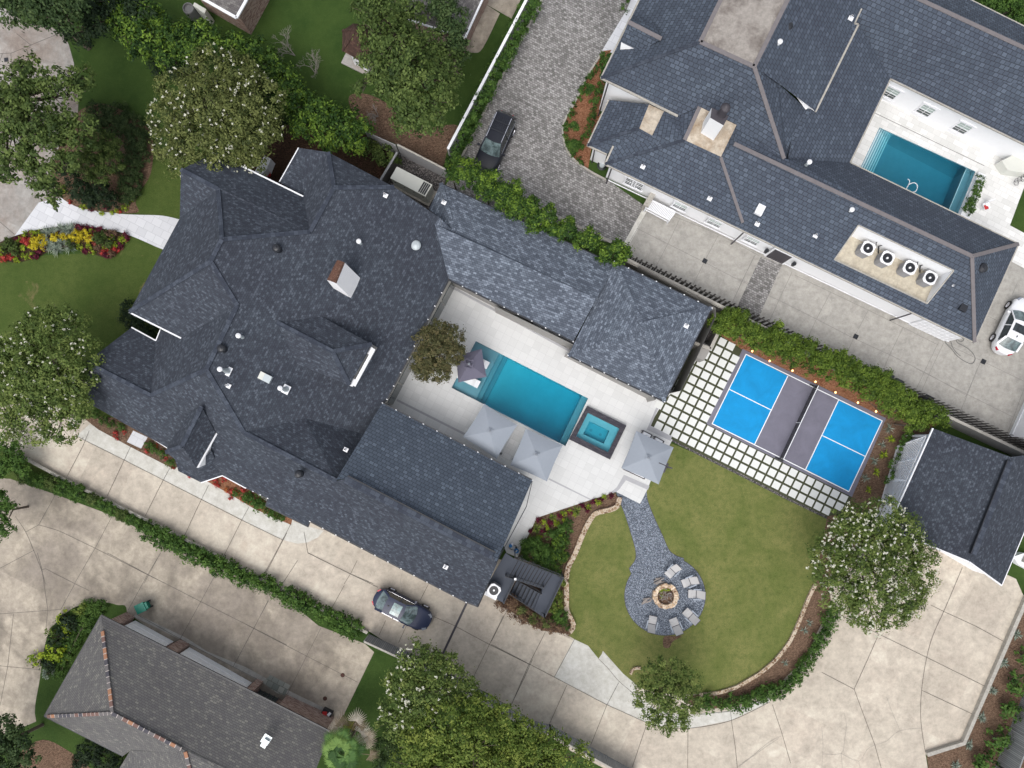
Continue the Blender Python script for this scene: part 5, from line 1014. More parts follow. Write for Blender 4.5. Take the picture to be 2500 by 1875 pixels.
# ---------------- brick house lower left ----------------
h4 = House('brick_house', (420, 1780), 'brick house with brown shingle roof and clay ridge tiles in the lower left corner', 'house')
a1, a2 = W(246.8, 1501.9, 3), W(807, 1786, 3); a3 = W(107.6, 1748.7, 3); ra, rb, rc = W(275.3, 1740.8, 5.6), W(443, 1827.9, 5.6), W(470, 1900, 5.6); a4 = W(790, 1950, 4.9)
mb = MB(); mb.poly([[a1, a2, W(740, 1960, 5.2), W(900, 2100, 5.4), rc, rb, ra]]); mb.poly([[a1, ra, a3]]); mb.poly([[a3, ra, rb, W(420, 1838, 5.4), W(318, 1833, 3.4), W(300, 1846, 3)]]); mb.poly([[rb, rc, W(560, 2100, 5.6), W(250, 2000, 3.6), W(292, 1875, 3.3), W(318, 1832, 3.5), W(420, 1838, 5.4)]])
br = h4.part('roof', mb, M['roof_brown'])
M['tile_clay'] = plain('orange_clay_tile', (.34, .17, .10), .9, .2); M['tile_slate'] = plain('dark_slate_tile', (.075, .072, .085), .9, .2); M['tile_brown'] = plain('brown_clay_tile', (.17, .10, .085), .9, .2); M['tile_grey'] = plain('grey_tile', (.14, .13, .13), .9, .2); M['lime_mortar'] = plain('lime_mortar', (.5, .45, .42), .9)
cm = MB()
for p_, q_ in ((a1.lerp(ra, .17), ra), (a3.lerp(ra, .06), ra), (ra, rb), (rb+Vector((.3, -.2, 0)), rc)):
    n = int((q_-p_).length/.42)
    for i in range(n): c_ = p_.lerp(q_, i/n); d_ = p_.lerp(q_, (i+.88)/n); cm.bar(c_+Vector((0, 0, .05)), d_+Vector((0, 0, .05)), .24, .09, rnd.choice([0, 1, 1, 2, 2, 3, 3, 3])); cm.bar(d_+Vector((0, 0, .04)), p_.lerp(q_, (i+1)/n)+Vector((0, 0, .04)), .25, .09, 4)
cm.build('ridge_tile', [M['tile_clay'], M['tile_slate'], M['tile_brown'], M['tile_grey'], M['lime_mortar']], br)
gm = MB(); gut(gm, [a3, a1], .06); gut(gm, [a1, a2], .09); gut(gm, [a3, W(300, 1846, 3)], .06); gm.build('gutter', M['blackmetal'], h4.root)
bp = T(0, 3, [(1000, 495), (1360, 680), (1960, 1010)])+T(1, 3, [(270, 1120), (670, 1275)])
ins = [P(p) for p in T(0, 3, [(985, 505), (1335, 690), (1940, 1020)])+T(1, 3, [(650, 1320)])]
mb = MB()
for a, b in zip(ins[:-1], ins[1:]): mb.face([a, b, b+Vector((0, 0, 2.9)), a+Vector((0, 0, 2.9))])
for q in (T(0, 3, [(870, 512), (978, 455), (1040, 490), (935, 548)]), T(0, 3, [(1290, 728), (1392, 665), (1462, 702), (1370, 770)]), T(0, 3, [(1905, 1045), (1985, 968), (2032, 990), (1980, 1080)]), T(1, 3, [(245, 1150), (320, 1095), (685, 1262), (645, 1365)])):
    A2, B2 = P(q[1]), P(q[2]); inw = Vector((-.45, -.9, 0)).normalized()*.5; mb.prism([A2, B2, B2+inw, A2+inw], 0, 2.88)
wallring(mb, [a1, a3, W(300, 1846, 3), W(318, 1833, 3), W(292, 1875, 3), W(250, 2000, 3)], .5, skip=(5,))
mb.build('wall', M['brick'], h4.root)
for q in (T(0, 3, [(1040, 528), (1335, 690)]), T(0, 3, [(1458, 735), (1940, 1008)])):
    a, b = P(q[0]), P(q[1]); mb = MB(); t = (b-a).normalized(); n = Vector((-t.y, t.x, 0)); n = n if n.y > 0 else -n; mb.bar(a+n*.06+Vector((0, 0, 1.3)), b+n*.06+Vector((0, 0, 1.3)), .06, 2.6)
    for z in (.65, 1.3, 1.95): mb.bar(a+n*.1+Vector((0, 0, z)), b+n*.1+Vector((0, 0, z)), .02, .04)
    mb.build('garage_door', M['white'], h4.root)
a, b = [P(p) for p in T(1, 3, [(125, 1030), (265, 1095)])]; mb = MB(); mb.bar(a+Vector((-.1, -.25, 1.2)), b+Vector((-.1, -.25, 1.2)), .05, 2.2)
for i in range(5): q = a.lerp(b, i/4)+Vector((-.07, -.2, 1.2)); mb.box(q, (.06, .04, 2.2), rz=ANG, m=1)
mb.build('window', [M['glass'], M['darkmetal']], h4.root)
p = W(*T(0, 3, [(2050, 1460)])[0], 4.6); mb = MB(); mb.box(p+Vector((0, 0, .12)), (.4, .6, .25), rz=ANG-.1); mb.box(p+Vector((.05, .2, .02)), (.6, .7, .04), rz=ANG-.1); mb.build('roof_louvre', M['galv'], br)
M['slate'] = tiles('green_grey_slate', (.19, .21, .19), (.36, .36, .32), (.14, .14, .12), .5, .5, .02)
sheet('slate_paving', T(0, 3, [(2030, 1000), (2090, 950), (2212, 1010)])+T(1, 3, [(0, 0)]) if False else T(1, 3, [(130, 1000), (190, 940), (345, 1020), (300, 1100), (240, 1080)]), .024, M['slate'])

# ---------------- houses and gazebo to the north ----------------
h5 = House('north_house', (800, -120), 'brick house with grey shingle roof wings poking in at the top edge', 'house')
mb = MB(); t0, t1, t2 = W(498.4, 0, 3.4), W(577, 43, 3.4), W(604, -4, 3.4); mb.poly([[W(430, -40, 3.4), t1, W(640, -70, 3.4), W(560, -110, 5)]]); n_a = T(1, 0, [(1690, 285), (1820, 0)]); mb.poly([[W(*n_a[0], 3.4), W(*n_a[1], 3.4), W(1215, -80, 3.4), W(1130, -110, 5), W(1060, 20, 4.8)]]); mb.poly([[W(*n_a[0], 3.4), W(1060, 20, 4.8), W(1130, -110, 5), W(1010, -90, 3.4), W(980, 40, 3.4)]]); mb.poly([[W(560, -110, 5), W(640, -70, 3.4), W(1010, -90, 3.4), W(1130, -110, 5), W(1100, -200, 5)]])
h5.part('roof', mb, M['roof_taupe']); gm = MB(); gut(gm, [W(430, -40, 3.4), t1, W(640, -70, 3.4)], .2); gut(gm, [W(980, 40, 3.4), W(*n_a[0], 3.4), W(*n_a[1], 3.4), W(1215, -80, 3.4)], .2); gm.build('gutter', M['whitetrim'], h5.root)
mb = MB(); wallring(mb, [W(430, -40, 3.3), t1, W(640, -70, 3.3), W(560, -150, 3.3)], .5); wallring(mb, [W(*n_a[0], 3.3), W(*n_a[1], 3.3), W(1215, -80, 3.3), W(1010, -90, 3.3), W(980, 40, 3.3)], .5); mb.build('wall', M['brick'], h5.root)
mb = MB(); mb.prism([P(p) for p in T(1, 0, [(1335, 215), (1500, 290), (1495, 335), (1320, 245)])], 0, .45); solo('brick_planter', mb, M['brick'], 'low red brick planter edge below the north oak', 'planter')
h6 = House('gazebo', (860, 110), 'white gazebo with rust brown pyramid roof half hidden under the big oak', 'gazebo', None)
gz = [(830, 180), (745, 235), (745, 392), (905, 482), (1010, 410), (1010, 290), (930, 195)]; gz = [W(*p, 2.5) for p in T(1, 0, gz)]; apx = W(*T(1, 0, [(845, 225)])[0], 4.3); ax = sum(gz, Vector())/7; apx = Vector((ax.x-.2, ax.y+.1, 4.3)); apx = W(*T(1, 0, [(848, 228)])[0], 4.3); mb = MB()
for i in range(7): mb.poly([[gz[i], gz[(i+1) % 7], apx]])
gr6 = h6.part('roof', mb, M['roof_rust']); cm = MB(); caps(cm, [(gz[2], apx), (gz[1], apx), (gz[3], apx)], .2); cm.build('hip_cap', M['roof_rust'], gr6)
mb = MB(); mb.prism([P(p) for p in T(1, 0, [(775, 415), (738, 490), (900, 570), (1010, 600), (1080, 400), (960, 250), (860, 260)])], 0, .12); h6.part('floor', mb, M['conc_nw'])
mb = MB()
for q in offset(gz, .45): mb.bar(Vector((q.x, q.y, .1)), Vector((q.x, q.y, 2.4)), .12)
mb.build('post', M['whitetrim'], h6.root); mb = MB(); a, b = offset(gz, .45)[2:4]
for z in (.25, .95): mb.bar(Vector((a.x, a.y, z)), Vector((b.x, b.y, z)), .09)
for i in range(12): q = a.lerp(b, i/11); mb.bar(Vector((q.x, q.y, .2)), Vector((q.x, q.y, .95)), .05)
mb.build('railing', M['whitetrim'], h6.root)

# ---------------- fences and walls ----------------
def fence(name, px, h, mat, label, cat='fence', trace=0, capw=.1, capmat=None, posts=2.4, thick=.05, top=None):
    pts = [P(p, trace) for p in px]; pts = [Vector((p.x, p.y, 0)) for p in pts]; rt = root(name, pts[0], label, cat); mb = MB(); cp = MB(); po = MB()
    for a, b in zip(pts[:-1], pts[1:]):
        mb.bar(a+Vector((0, 0, h/2)), b+Vector((0, 0, h/2)), thick, h); cp.bar(a+Vector((0, 0, h+.03)), b+Vector((0, 0, h+.03)), capw, .06)
        n = max(1, int((b-a).length/posts))
        for i in range(n+1): q = a.lerp(b, i/n); po.bar(q+Vector((0, 0, -.02)), q+Vector((0, 0, h+.012)), .11)
    mb.build('panel', mat, rt); cp.build('cap_rail', capmat or mat, rt); po.build('post', mat, rt); return rt
fence('masonry_wall', T(2, 1, [(1040, 576), (1835, 972)])+[(2319, 1019), (2600, 1152)], 2.0, M['taupewall'], 'long taupe wall with pale cap behind the pavilion, court hedge and detached garage', 'wall', 2.0, .2, M['kerb'], 9, .16)
# picket fence just behind it: leaning boards on both faces
rt = root('picket_fence', P((1700, 700)), 'dark shadowbox picket fence along the grey concrete drive', 'fence'); mb = MB(); rl = MB()
a, b = P(T(2, 1, [(1060, 556)])[0], 1.85), P((2620, 1139), 1.85); a.z = b.z = 0; L = (b-a).length; t = (b-a).normalized(); nn = Vector((-t.y, t.x, 0)); nn = nn if nn.y > 0 else -nn
n = int(L/.205)
for i in range(n):
    q = a+t*(i*L/n); mb.box(q+nn*(.22 if i % 2 else .06)+Vector((0, 0, .93)), (.13, .022, 1.82), rz=math.atan2(t.y, t.x))
mb.build('picket', M['fencewood'] if 'fencewood' in M else M.setdefault('fencewood', plain('dark_grey_weathered_wood', (.085, .08, .075), .9, .2, 6)), rt)
for z in (.35, 1.5): rl.bar(a+nn*.14+Vector((0, 0, z)), b+nn*.14+Vector((0, 0, z)), .04, .09)
rl.build('rail', M['fencewood'], rt)
fence('garden_wall', T(1, 0, [(2190, -40), (2165, 0), (1560, 1150)]), 2.0, M['greywall'], 'pale painted wall between the north lawn and the climbing hedge', 'wall', 2.0, .2, M['white'], 9, .14)
fence('board_fence', T(1, 0, [(930, 1018), (1150, 1118)]), 2.0, M['greywall'], 'short grey fence section beside the dark shrubs north of the house', 'fence', 2.0, .05)
fence('board_fence', T(1, 0, [(1172, 1118), (1535, 1305)]), 2.0, M['greywall'], 'grey painted fence with pale cap behind the generator', 'fence', 2.0, .13, M['kerb'])
fence('side_gate', T(1, 0, [(1170, 1175), (1040, 1390)]), 1.7, M['fencewood'], 'narrow weathered gate between the generator yard and the dark side yard', 'gate', 1.7, .16, M['wood_grey'])
fence('board_fence', T(1, 3, [(955, 628), (1280, 778), (1800, 1055), (2212, 1295)])+T(2, 3, [(450, 1325), (1100, 1680)]), 1.9, M['wood_grey'], 'long silver board fence along the lower edge of the beige driveway', 'fence', .0, .14, M['kerb'])
fence('board_fence', [(2500, 1690), (2432, 1865), (2380, 2000)], 2.1, M['wood_grey'], 'silver board fence in the bottom right corner', 'fence', .0, .1, M['wood_grey'])
def lowwall(name, px, w, h, mat, label, cat='wall'):
    mb = MB(); pts = [P(p) for p in px]; Lh, Rh = [], []; n = len(pts)
    for i, p in enumerate(pts):
        d0 = (p-pts[i-1]).normalized() if i else (pts[1]-p).normalized(); d1 = (pts[i+1]-p).normalized() if i < n-1 else d0
        m = d0+d1; m = Vector((-m.y, m.x, 0)).normalized()*w/2; Lh.append(p+m); Rh.append(p-m)
    up = Vector((0, 0, h))
    for i in range(n-1):
        a, b, c, d = Lh[i], Lh[i+1], Rh[i+1], Rh[i]; mb.face([d+up, c+up, b+up, a+up]); mb.face([a, a+up, b+up, b]); mb.face([d, c, c+up, d+up])
    mb.face([Lh[0], Rh[0], Rh[0]+up, Lh[0]+up]); mb.face([Rh[-1], Lh[-1], Lh[-1]+up, Rh[-1]+up])
    return solo(name, mb, mat, label, cat)
lowwall('retaining_wall', T(0, 2, [(120, 645), (210, 690), (500, 845), (800, 995), (1100, 1140), (1400, 1290), (1830, 1510)])+T(1, 3, [(0, 125), (400, 335), (700, 480), (945, 608)]), .22, .35, M['kerb'], 'low pale concrete wall between the two driveways', 'wall')
lowwall('retaining_wall', T(3, 3, [(2260, 250), (2190, 400), (1730, 1455), (1450, 1543)]), .30, .35, M['kerb'], 'low concrete wall edging the right side of the turning area', 'wall')
lowwall('kerb', T(2, 1, [(330, 170), (860, 420), (1050, 505)]), .22, .16, M['kerb'], 'concrete kerb between cobble drive and clipped screening shrubs', 'kerb')
lowwall('kerb', T(2, 0, [(400, -20), (130, 500), (0, 755)])+T(1, 0, [(1650, 1250)]), .16, .16, M['kerb'], 'straight kerb along the west side of the cobble drive', 'kerb')
lowwall('kerb', T(2, 0, sm([(860, 400), (740, 590), (640, 800), (590, 880), (550, 980), (560, 1100), (620, 1220), (750, 1320), (880, 1390)], 4)), .14, .16, M['kerb'], 'curved kerb round the mulch bed of the white house', 'kerb')
lowwall('stone_edging', T(2, 2, sm([(985, 990), (965, 1060), (900, 1090), (800, 1115), (750, 1180), (700, 1280), (640, 1430), (590, 1530), (572, 1640)], 3))+T(2, 3, sm([(575, 200), (578, 330), (580, 440), (630, 545), (600, 605)], 3)), .38, .3, M['stone'], 'curving tan stone edging round the flower bed beside the terrace', 'edging')
lowwall('stone_edging', T(3, 3, sm([(600, 235), (545, 340), (490, 480), (420, 640), (370, 720), (280, 830), (160, 930)], 3))+T(2, 3, sm([(1890, 1028), (1740, 1075), (1600, 1090)], 3)), .26, .22, M['stone'], 'long curved stone edging between the back lawn and the mulch bed', 'edging')
lowwall('stone_edging', T(2, 3, sm([(1070, 930), (1085, 900), (1110, 885), (1150, 885)], 3)), .2, .2, M['stone'], 'short stone arc under the small tree at the lawn corner', 'edging')
lines('trench_drain', [T(1, 3, [(1705, 385), (1505, 810)])], .04, .17, M['darkmetal'])
# ---------------- vehicles ----------------
def paint(name, c, rough=.3, cw=.3):
    nb = NB(name); n = nb.noise(nb.obj(), 1.5, 3); nb.fin(nb.mix(n, mul(c, .9), mul(c, 1.1)), rough, spec=.45); nb.p.inputs['Coat Weight'].default_value = cw; nb.p.inputs['Coat Roughness'].default_value = .1; return nb.m
M['paint_blue'] = paint('metallic_blue_paint', (.018, .026, .062), .4, .08); M['paint_black'] = paint('black_blue_paint', (.008, .010, .018), .45, .03); M['paint_white'] = paint('gloss_white_paint', (.78, .79, .82), .3)
def gl(name, c):
    nb = NB(name); n = nb.noise(nb.obj(), 2.2, 5, .7, .6); nb.fin(nb.ramp(n, [(.4, mul(c, .35)), (.6, c)]), .05, spec=.9); return nb.m
M['wind'] = gl('tinted_windscreen', (.16, .22, .23)); M['sunroof'] = gl('green_tinted_sunroof', (.16, .30, .32)); M['darkglass'] = gl('dark_tinted_glass', (.03, .04, .045))
M['taillight'] = plain('red_tail_lamp', (.45, .01, .03), .25); M['headlight'] = plain('clear_head_lamp', (.22, .24, .28), .15)
def car(px, ang, L, Wd, Ht, pt, label, suv=False, glass='wind', rails=False, sun=None, name='parked_car'):
    c = P(px, .6); rt = root(name, (0, 0, 0), label, 'car'); hw = Wd/2; belt = .95 if not suv else 1.05; hood = .90 if not suv else 1.08; trunk = .98 if not suv else 1.12
    N_ = 26; xs = [-L/2+L*(.5-.5*math.cos(math.pi*i/N_)) for i in range(N_+1)]
    def wid(x): t = abs(x)/(L/2); return hw*max(.0, 1-t**5.5)**(1/2.6)*(1-.05*t*t)+.001
    def deck(x):
        t = x/(L/2)
        if t > .38: return hood-.26*max(0, (t-.38)/.62)**2.2
        if t < -.6: return trunk-.14*((-t-.6)/.4)**2.5
        return belt
    mb = MB(); rows = []
    for x in xs:
        w = wid(x); z = deck(x); e = max(0, abs(x)/(L/2)-.9)/.1
        pr = [(w*.9, .24), (w*.985, .36+.1*e), (w, .58), (w*.985, z-.16), (w*.93, z-.05), (w*.78, z), (w*.4, z+.045*(1-e)), (0, z+.06*(1-e))]
        row = [Vector((x, y, zz)) for y, zz in pr]+[Vector((x, -y, zz)) for y, zz in reversed(pr[:-1])]; rows.append(row)
    for r0, r1 in zip(rows[:-1], rows[1:]):
        for i in range(len(r0)-1): mb.face([r0[i], r0[i+1], r1[i+1], r1[i]])
    o = mb.build('body', M[pt], rt, smooth=True); md = o.modifiers.new('weld', 'WELD'); md.merge_threshold = .002
    # cabin outline stations: windscreen base, roof front, roof rear, rear glass base
    if suv: wb, rf_, rr, rb_ = L*.205, L*.05, -L*.385, -L*.455
    else: wb, rf_, rr, rb_ = L*.20, L*.03, -L*.27, -L*.40
    hb, hr = hw*.90, hw*.70; zt = Ht; zb = belt+.01
    def edge(xb, y, hwid, bulge): return xb+bulge*(1-(y/hwid)**2)
    def sheet_(x0, z0, h0, x1, z1, h1, b0, b1, nY=8):
        g = MB(); 
        for i in range(nY):
            t0, t1 = -1+2*i/nY, -1+2*(i+1)/nY
            a = Vector((x0+b0*(1-t0*t0), t0*h0, z0+.03*(1-t0*t0))); b = Vector((x0+b0*(1-t1*t1), t1*h0, z0+.03*(1-t1*t1))); c_ = Vector((x1+b1*(1-t1*t1), t1*h1, z1+.05*(1-t1*t1))); d = Vector((x1+b1*(1-t0*t0), t0*h1, z1+.05*(1-t0*t0))); g.face([a, b, c_, d])
        return g
    sheet_(wb, zb, hb*.93, rf_, zt-.02, hr*.95, .22, .12).build('windscreen', M[glass], rt, smooth=True)
    g = sheet_(rb_, zb+(.05 if not suv else .15), hb*.84, rr, zt-.04, hr*.93, -.10, -.05); g.build('rear_window', M[glass if not suv else 'darkglass'], rt, smooth=True)
    g = MB(); nX, nY = 8, 8
    def rp(i, j): t = -1+2*j/nY; x = rr+(rf_-rr)*i/nX+(-.05+.17*i/nX)*(1-t*t); return Vector((x, t*hr, zt-.02+.05*(1-t*t)+.03*math.sin(math.pi*i/nX)))
    for i in range(nX):
        for j in range(nY): g.face([rp(i, j), rp(i+1, j), rp(i+1, j+1), rp(i, j+1)])
    g.build('roof', M[pt], rt, smooth=True)
    for s_ in (-1, 1):
        g = MB(); a = Vector((wb-.12, s_*hb, zb)); b = Vector((rb_+.25, s_*hb, zb)); c_ = Vector((rr+.05, s_*hr, zt-.04)); d = Vector((rf_, s_*hr, zt-.04)); g.face([a, b, c_, d]); g.build('side_window', M['darkglass'], rt)
        g = MB(); g.bar(a+Vector((.0, s_*.015, .0)), b+Vector((0, s_*.015, 0)), .014) ; g.build('window_trim', M['chrome'] if not 'white' in pt else M[pt], rt)
        g = MB(); g.bar((wb-.02, s_*hb*.98, zb), (rf_+.02, s_*hr*.99, zt-.02), .09, .05); g.bar((rb_, s_*hb*.93, zb+.03), (rr, s_*hr*.97, zt-.03), .16, .05); xm = (wb+rb_)/2+.15; g.bar((xm, s_*hb*1.0, zb), (xm-.03, s_*hr*1.0, zt-.03), .07, .04); g.build('pillar', M[pt], rt)
        g = MB(); g.box((wb-.28, s_*(hw+.10), zb+.05), (.13, .22, .13)); g.bar((wb-.22, s_*hb, zb), (wb-.26, s_*(hw+.05), zb+.03), .05); g.build('wing_mirror', M[pt], rt)
        xh = L/2-.28; g = MB(); yy = wid(xh)-.16; g.box((xh, s_*yy, .70 if not suv else .84), (.34, .24, .1), rz=-s_*.75, ry=.25); g.build('headlight', M['headlight'], rt)
        xh = -L/2+.2; yy = wid(xh)-.12; g = MB(); g.box((xh, s_*yy, .80 if not suv else .95), (.30, .20, .14), rz=s_*.75); g.build('tail_lamp', M['taillight'], rt)
        for xw in (L*.31, -L*.29):
            R_ = .34 if not suv else .39; g = MB(); y0 = s_*(hw-.20); y1 = s_*(hw+.012); g.tube((xw, y0, R_), (xw, y1, R_), R_, n=22); w_ = g.build('wheel', M['rubber'], rt)
            g = MB(); g.tube((xw, y1-s_*.01, R_), (xw, y1+s_*.008, R_), R_*.62, n=16)
            for k in range(5): a_ = k*1.257; g.bar((xw, y1+s_*.012, R_), (xw+R_*.6*math.cos(a_), y1+s_*.012, R_+R_*.6*math.sin(a_)), .05, .02)
            g.build('rim', M['chrome'], w_)
        if rails: g = MB(); g.bar((rf_-.05, s_*hr*.93, zt+.06), (rr+.1, s_*hr*.93, zt+.06), .05); g.build('roof_rail', M['chrome'], rt)
    if rails:
        for t in (.35, .68): g = MB(); x = rf_+(rr-rf_)*t; g.bar((x, -hr*.95, zt+.1), (x, hr*.95, zt+.1), .07, .03); g.build('cross_bar', M['blackmetal'], rt)
        g = MB()
        for k in range(-6, 7): g.bar((rf_-.9, k*.085, zt+.07), (rr+.3, k*.085, zt+.06), .012)
        g.build('roof_rib', M['blackmetal'], rt)
    if sun:
        g = MB(); x0, x1, w_ = sun; x0 = rf_+(rr-rf_)*x0; x1 = rf_+(rr-rf_)*x1
        for i in range(4):
            for j in range(4):
                X = [x0+(x1-x0)*(i+k)/4 for k in (0, 1)]; Y = [-w_*hr+2*w_*hr*(j+k)/4 for k in (0, 1)]; zz = lambda x, y: zt+.012+.05*(1-(y/hr)**2)+.03*math.sin(math.pi*(x-rr)/(rf_-rr)); g.face([(X[0], Y[0], zz(X[0], Y[0])), (X[0], Y[1], zz(X[0], Y[1])), (X[1], Y[1], zz(X[1], Y[1])), (X[1], Y[0], zz(X[1], Y[0]))])
        g.build('sunroof', M['sunroof' if 'blue' in pt else 'darkglass'], rt, smooth=True)
    g = MB(); g.box((rr+.25, 0, zt+.08), (.14, .05, .07)); g.build('antenna', M['blackmetal'], rt)
    g = MB(); g.box((L/2-.10, 0, .52), (.1, hw*1.1, .2)); g.build('grille', M['blackmetal'], rt)
    g = MB(); g.box((-L/2+.03, 0, .62), (.04, .32, .14)); g.build('number_plate', M['cream'], rt)
    rt.location = (c.x, c.y, .02); rt.rotation_euler = (0, 0, ang); return rt
car((983, 1487), R(-27), 4.85, 1.92, 1.50, 'paint_blue', 'dark blue sedan with a green tinted sunroof parked on the beige driveway', sun=(.12, .62, .68), name='parked_car')
car((1209, 351), math.atan2(-.916, -.40), 4.9, 1.90, 1.75, 'paint_black', 'black sport utility vehicle with silver roof rails parked on the cobble drive', suv=True, rails=True)
car((2474, 797), math.atan2(.905, .43), 4.7, 1.95, 1.5, 'paint_white', 'white car with dark panoramic roof window parked by the right edge', sun=(.15, .6, .75))

# ---------------- umbrellas and furniture ----------------
def umbrella(cs, ctr, z, mat, label, group, flower=False, arm=None):
    C0 = P(ctr, z+.55); rt = root('patio_umbrella', (C0.x, C0.y, .055), label, 'umbrella', group); cn = [P(p, z) for p in cs]; mb = MB(); n = len(cn); K = 6
    for i in range(4):
        a, b = cn[i], cn[(i+1) % 4]; m = a.lerp(b, .5)+(C0-a.lerp(b, .5))*.03; m.z = z+.0
        for e0, e1 in ((a, m), (m, b)):
            for k in range(K):
                t0, t1 = k/K, (k+1)/K; f = lambda e, t: Vector((e.x+(C0.x-e.x)*t, e.y+(C0.y-e.y)*t, e.z+(C0.z-e.z)*(t+.10*math.sin(math.pi*t))))
                mb.face([f(e0, t0), f(e1, t0), f(e1, t1), f(e0, t1)])
        mb.face([a, m, m-Vector((0, 0, .12)), a-Vector((0, 0, .12))]); mb.face([m, b, b-Vector((0, 0, .12)), m-Vector((0, 0, .12))])
    mb.build('canopy', M[mat], rt); mb = MB()
    for i in range(4): 
        for e in (cn[i], cn[i].lerp(cn[(i+1) % 4], .5)): mb.bar(Vector((e.x, e.y, e.z-.03)), C0-Vector((0, 0, .12)), .02)
    mb.build('rib', M['darkmetal'], rt)
    mb = MB(); vc = [C0+(c-C0)*.13 for c in cn]
    for i in range(4): a, b = vc[i], vc[(i+1) % 4]; a = Vector((a.x, a.y, C0.z+.02)); b = Vector((b.x, b.y, C0.z+.02)); mb.face([a, b, Vector((C0.x, C0.y, C0.z+.13))])
    mb.build('vent_cap', M[mat], rt); mb = MB()
    mb.lathe(Vector((C0.x, C0.y, C0.z+.08)), [(.1, 0), (.1, .06), (.02, .09)], 14); mb.build('finial', M['finial'], rt)
    if flower:
        for k in range(4):
            a = k*math.pi/2+.5; q = C0+Vector((math.cos(a)*.24, math.sin(a)*.24, .1)); mb = MB()
            for j in range(14): t0, t1 = 2*math.pi*j/14, 2*math.pi*(j+1)/14; mb.bar(q+Vector((.17*math.cos(t0), .17*math.sin(t0), 0)), q+Vector((.17*math.cos(t1), .17*math.sin(t1), 0)), .05, .06)
            mb.build('vent_flap', M[mat], rt)
    mb = MB(); b = Vector((C0.x, C0.y, .055))
    if arm:
        m0, m1, base = P(arm[0], z+1.0), P(arm[1], z+.85), P(arm[2], 0); bs = Vector((m1.x, m1.y, .05)); mb.bar(m0, m1, .07, .1); mb.tube(bs, m1, .05, n=10); mb.bar(bs.lerp(m1, .5), C0+Vector((0, 0, .1)), .05); mb.build('mast', M['darkmetal'], rt); mb = MB(); mb.box(bs, (.8, .8, .08), rz=ANG); mb.build('base', M['darkmetal'], rt)
    else: mb.tube(b, C0, .035, n=10); mb.build('pole', M['darkmetal'], rt); mb = MB(); mb.lathe(b, [(.35, 0), (.33, .07), (.06, .1), (.05, .3)], 20); mb.build('base', M['darkmetal'], rt)
    return rt
M['finial'] = plain('grey_finial', (.2, .22, .25), .6)
ug = 'large pale grey parasols'
umbrella(T(1, 2, [(1840, 270), (2095, 435), (1935, 697), (1675, 528)]), T(1, 2, [(1885, 482)])[0], 2.6, 'canvas', 'pale grey square parasol between the garage wing and the pool, nearest the house', ug)
umbrella(T(2, 2, [(265, 460), (550, 590), (427, 870), (145, 745)]), T(2, 2, [(345, 663)])[0], 2.6, 'canvas', 'pale grey square parasol overlapping the deep end corner of the pool', ug)
umbrella(T(2, 2, [(1118, 480), (1405, 608), (1290, 893), (1003, 768)]), T(2, 2, [(1208, 687)])[0], 2.6, 'canvas', 'pale grey cantilever parasol over the seating at the lawn corner of the terrace', ug, arm=(T(2, 2, [(1293, 727)])[0], T(2, 2, [(1392, 768)])[0], (0, 0)))
umbrella([(1176, 851.3), (1188, 920), (1119, 933.6), (1112, 868)], T(1, 1, [(1722, 1387)])[0], 2.3, 'canvas_dark', 'plum grey parasol with a four-petal vent over the pool shelf', 'in-pool parasol', flower=True)
def lounge(endpx, label):
    a, b = [P(p, .3) for p in endpx]; m = (a+b)/2; w = .6; rt = root('pool_lounger', (m.x, m.y, 0), label, 'lounger', 'white in-pool loungers'); d = -UA; mb = MB(); pr = [(0, .18), (.35, .26), (.6, .16), (.95, .14), (1.3, .42), (1.75, .72)]
    for (x0, z0), (x1, z1) in zip(pr[:-1], pr[1:]):
        for s_, off in ((0, 0),):
            A1 = m+d*x0; B1 = m+d*x1; A1.z, B1.z = z0, z1; t = UB*w/2; dn = Vector((0, 0, -.14)); mb.face([A1-t, A1+t, B1+t, B1-t]); mb.face([A1-t+dn, A1-t, B1-t, B1-t+dn]); mb.face([A1+t, A1+t+dn, B1+t+dn, B1+t])
            if x0 == 0: mb.face([A1+t, A1-t, A1-t+dn, A1+t+dn])
    mb.build('seat', M['whitetrim'], rt); mb = MB()
    for x, z in ((.35, .12), (1.3, .28)): q = m+d*x; mb.bar(Vector((q.x, q.y, -.3))-UB*.22, Vector((q.x, q.y, -.3))+UB*.22, .3, .5+z) if False else mb.box((q.x, q.y, (-.35+z)/2), (.25, .5, z+.35), rz=ANG)
    mb.build('pedestal', M['whitetrim'], rt)
lounge(Q(1130, 850, 200, [(720, 385), (640, 560)]), 'white in-pool lounger under the plum parasol, end nearest the magnolia side hidden')
lounge(Q(1130, 850, 200, [(475, 905), (390, 1075)]), 'white in-pool lounger poking out below the plum parasol')
